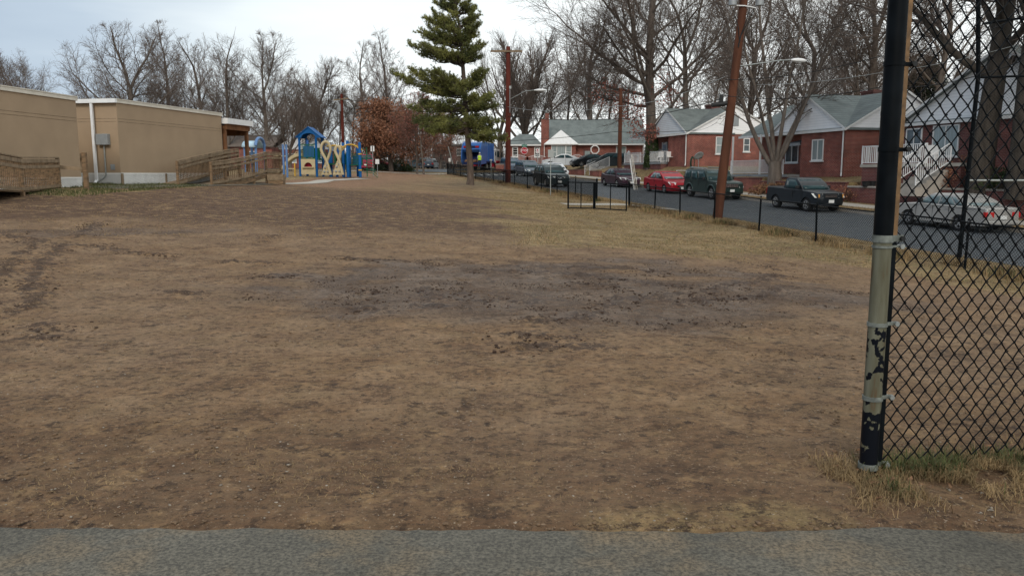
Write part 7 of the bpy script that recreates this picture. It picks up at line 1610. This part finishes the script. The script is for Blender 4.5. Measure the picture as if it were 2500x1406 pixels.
q = [(*P(s, t), GST(s, t) + .01) for s, t in zip(rs_.uniform(-6, 50, 9000), rs_.uniform(11.4, 12.4, 9000))]; g12 = blades('verge_grass', q, .03, .1, .008, M['grass_dry'], 14, 1.3); g12['label'] = 'dry grass strip between the kerb and the sidewalk'; g12['category'] = 'grass'
q = [(x, y, G(x, y)) for x, y in zip(rs_.uniform(-17.5, -13.8, 9000), rs_.uniform(26, 37, 9000)) if nz3(x, y, 1, 3) > -.3]; g13 = blades('lawn_strip', q, .03, .12, .008, M['grass_green'], 15, 1.0); g13['label'] = 'green grass strip at the foot of the school lattice'; g13['category'] = 'grass'
# mud clods, crumbs, pebbles
M['clod'] = mat('mud_clod', (.05, .03, .02), .8, .35, 9, bump=.5, bscale=30); M['clod_dry'] = mat('dirt_crumb', (.15, .10, .062), .95, .3, 12, bump=.4, bscale=40); M['pebble'] = mat('pebble', (.27, .235, .19), .8, .35, 30)
ico = bmesh.new(); bmesh.ops.create_icosphere(ico, subdivisions=1, radius=1); IV = np.array([v.co[:] for v in ico.verts]); IF = np.array([[v.index for v in f.verts] for f in ico.faces]); ico.free()
def lumps(name, pts, s0, s1, m, label, cat, seed=1, flat=.5, pw=2):
    r_ = np.random.default_rng(seed); Pn = np.array(pts); n = len(Pn); s = s0 + (s1 - s0) * r_.uniform(0, 1, n) ** pw; Vn = IV[None] * (1 + r_.uniform(-.3, .3, (n, len(IV), 1))) * s[:, None, None] * np.stack([r_.uniform(.7, 1.5, n), r_.uniform(.7, 1.2, n), r_.uniform(flat * .6, flat * 1.2, n)], 1)[:, None, :]
    a = r_.uniform(0, 6.28, n); c, s_ = np.cos(a), np.sin(a); X2 = Vn[:, :, 0] * c[:, None] - Vn[:, :, 1] * s_[:, None]; Y2 = Vn[:, :, 0] * s_[:, None] + Vn[:, :, 1] * c[:, None]; Vn = np.stack([X2, Y2, Vn[:, :, 2]], 2) + Pn[:, None, :]
    Fq = (IF[None] + (np.arange(n) * len(IV))[:, None, None]).reshape(-1, 3); o = arr_mesh(name, Vn.reshape(-1, 3), Fq, m, None, True); return tag(o, label, cat, None, 'stuff')
def track(pts, n, wd):
    o = []
    for _ in range(n):
        k = rr.randrange(len(pts) - 1); f = rr.random(); a, c = pts[k], pts[k + 1]; x = a[0] + (c[0] - a[0]) * f + rr.gauss(0, wd); y = a[1] + (c[1] - a[1]) * f + rr.gauss(0, wd); o.append((x, y))
    return o
pts = []
for tr in TR:
    w_ = [gp(u, v) for u, v in tr]; L_ = sum(math.dist(a, c) for a, c in zip(w_, w_[1:])); pts += track(w_, int(12 + L_ * 16), .13)
mudp = []
for x, y in pts:
    k = rr.choice((1, 3, 9, 14)); w_ = .02 + .006 * k
    for _ in range(k): a, c = x + rr.gauss(0, w_ * 1.5), y + rr.gauss(0, w_); mudp.append((a, c, G(a, c) + .003))
lumps('mud_clods', mudp, .004, .024, M['clod'], 'dark wet mud clods churned up in tracks across the field', 'mud', 1, .55, 2.6)
q = scat(3000, lambda: rr.uniform(-4.5, 5.5), lambda: rr.uniform(8, 16), lambda x, y: masks(x, y)[1] > .5 and nz3(x, y, 1.7, 12) > .16, .002); lumps('mud_crumbs', q, .003, .015, M['clod'], 'small mud crumbs over the wet patch of the field', 'mud', 2, .6, 2)
q = scat(26000, lambda: rr.uniform(-11, 9), lambda: 3.36 + 16 * rr.random() ** 1.5, lambda x, y: abs(x) < y * .7 + 1 and nz3(x, y, 2.1, 15) + .5 * nz3(x, y, 6, 1) > -.02); lumps('dirt_crumbs', q, .002, .013, M['clod_dry'], 'loose dirt crumbs scattered over the dry field', 'dirt', 3, .6, 3)
q = scat(3200, lambda: rr.uniform(-8, 7), lambda: 3.45 + 14 * rr.random() ** 1.6, lambda x, y: abs(x) < y * .7 + 1); lumps('pebbles', q, .002, .009, M['pebble'], 'small pale pebbles scattered over the dirt', 'pebbles', 4, .6, 3)
# far brushwood
sg = []
for _ in range(9000):
    u = rr.uniform(-60, 2600); Y = rr.uniform(134, 165) if 1130 < u else rr.uniform(140, 170); X_ = at(u, 425, Y).x; z = G(X_, Y); h = rr.uniform(2, 7.5) * (.75 + .35 * nz3(u, 0, .008, 1)); p = Vector((X_, Y, z)); q = p + Vector((rr.gauss(0, .12), rr.gauss(0, .1), 1)) * h
    sg.append((*p, *q, .045, .012))
    for k in range(3): a = p.lerp(q, rr.uniform(.2, .9)); c = a + Vector((rr.gauss(0, .5), rr.gauss(0, .4), rr.uniform(.3, 1))) * h * .28; sg.append((*a, *c, .022, .01))
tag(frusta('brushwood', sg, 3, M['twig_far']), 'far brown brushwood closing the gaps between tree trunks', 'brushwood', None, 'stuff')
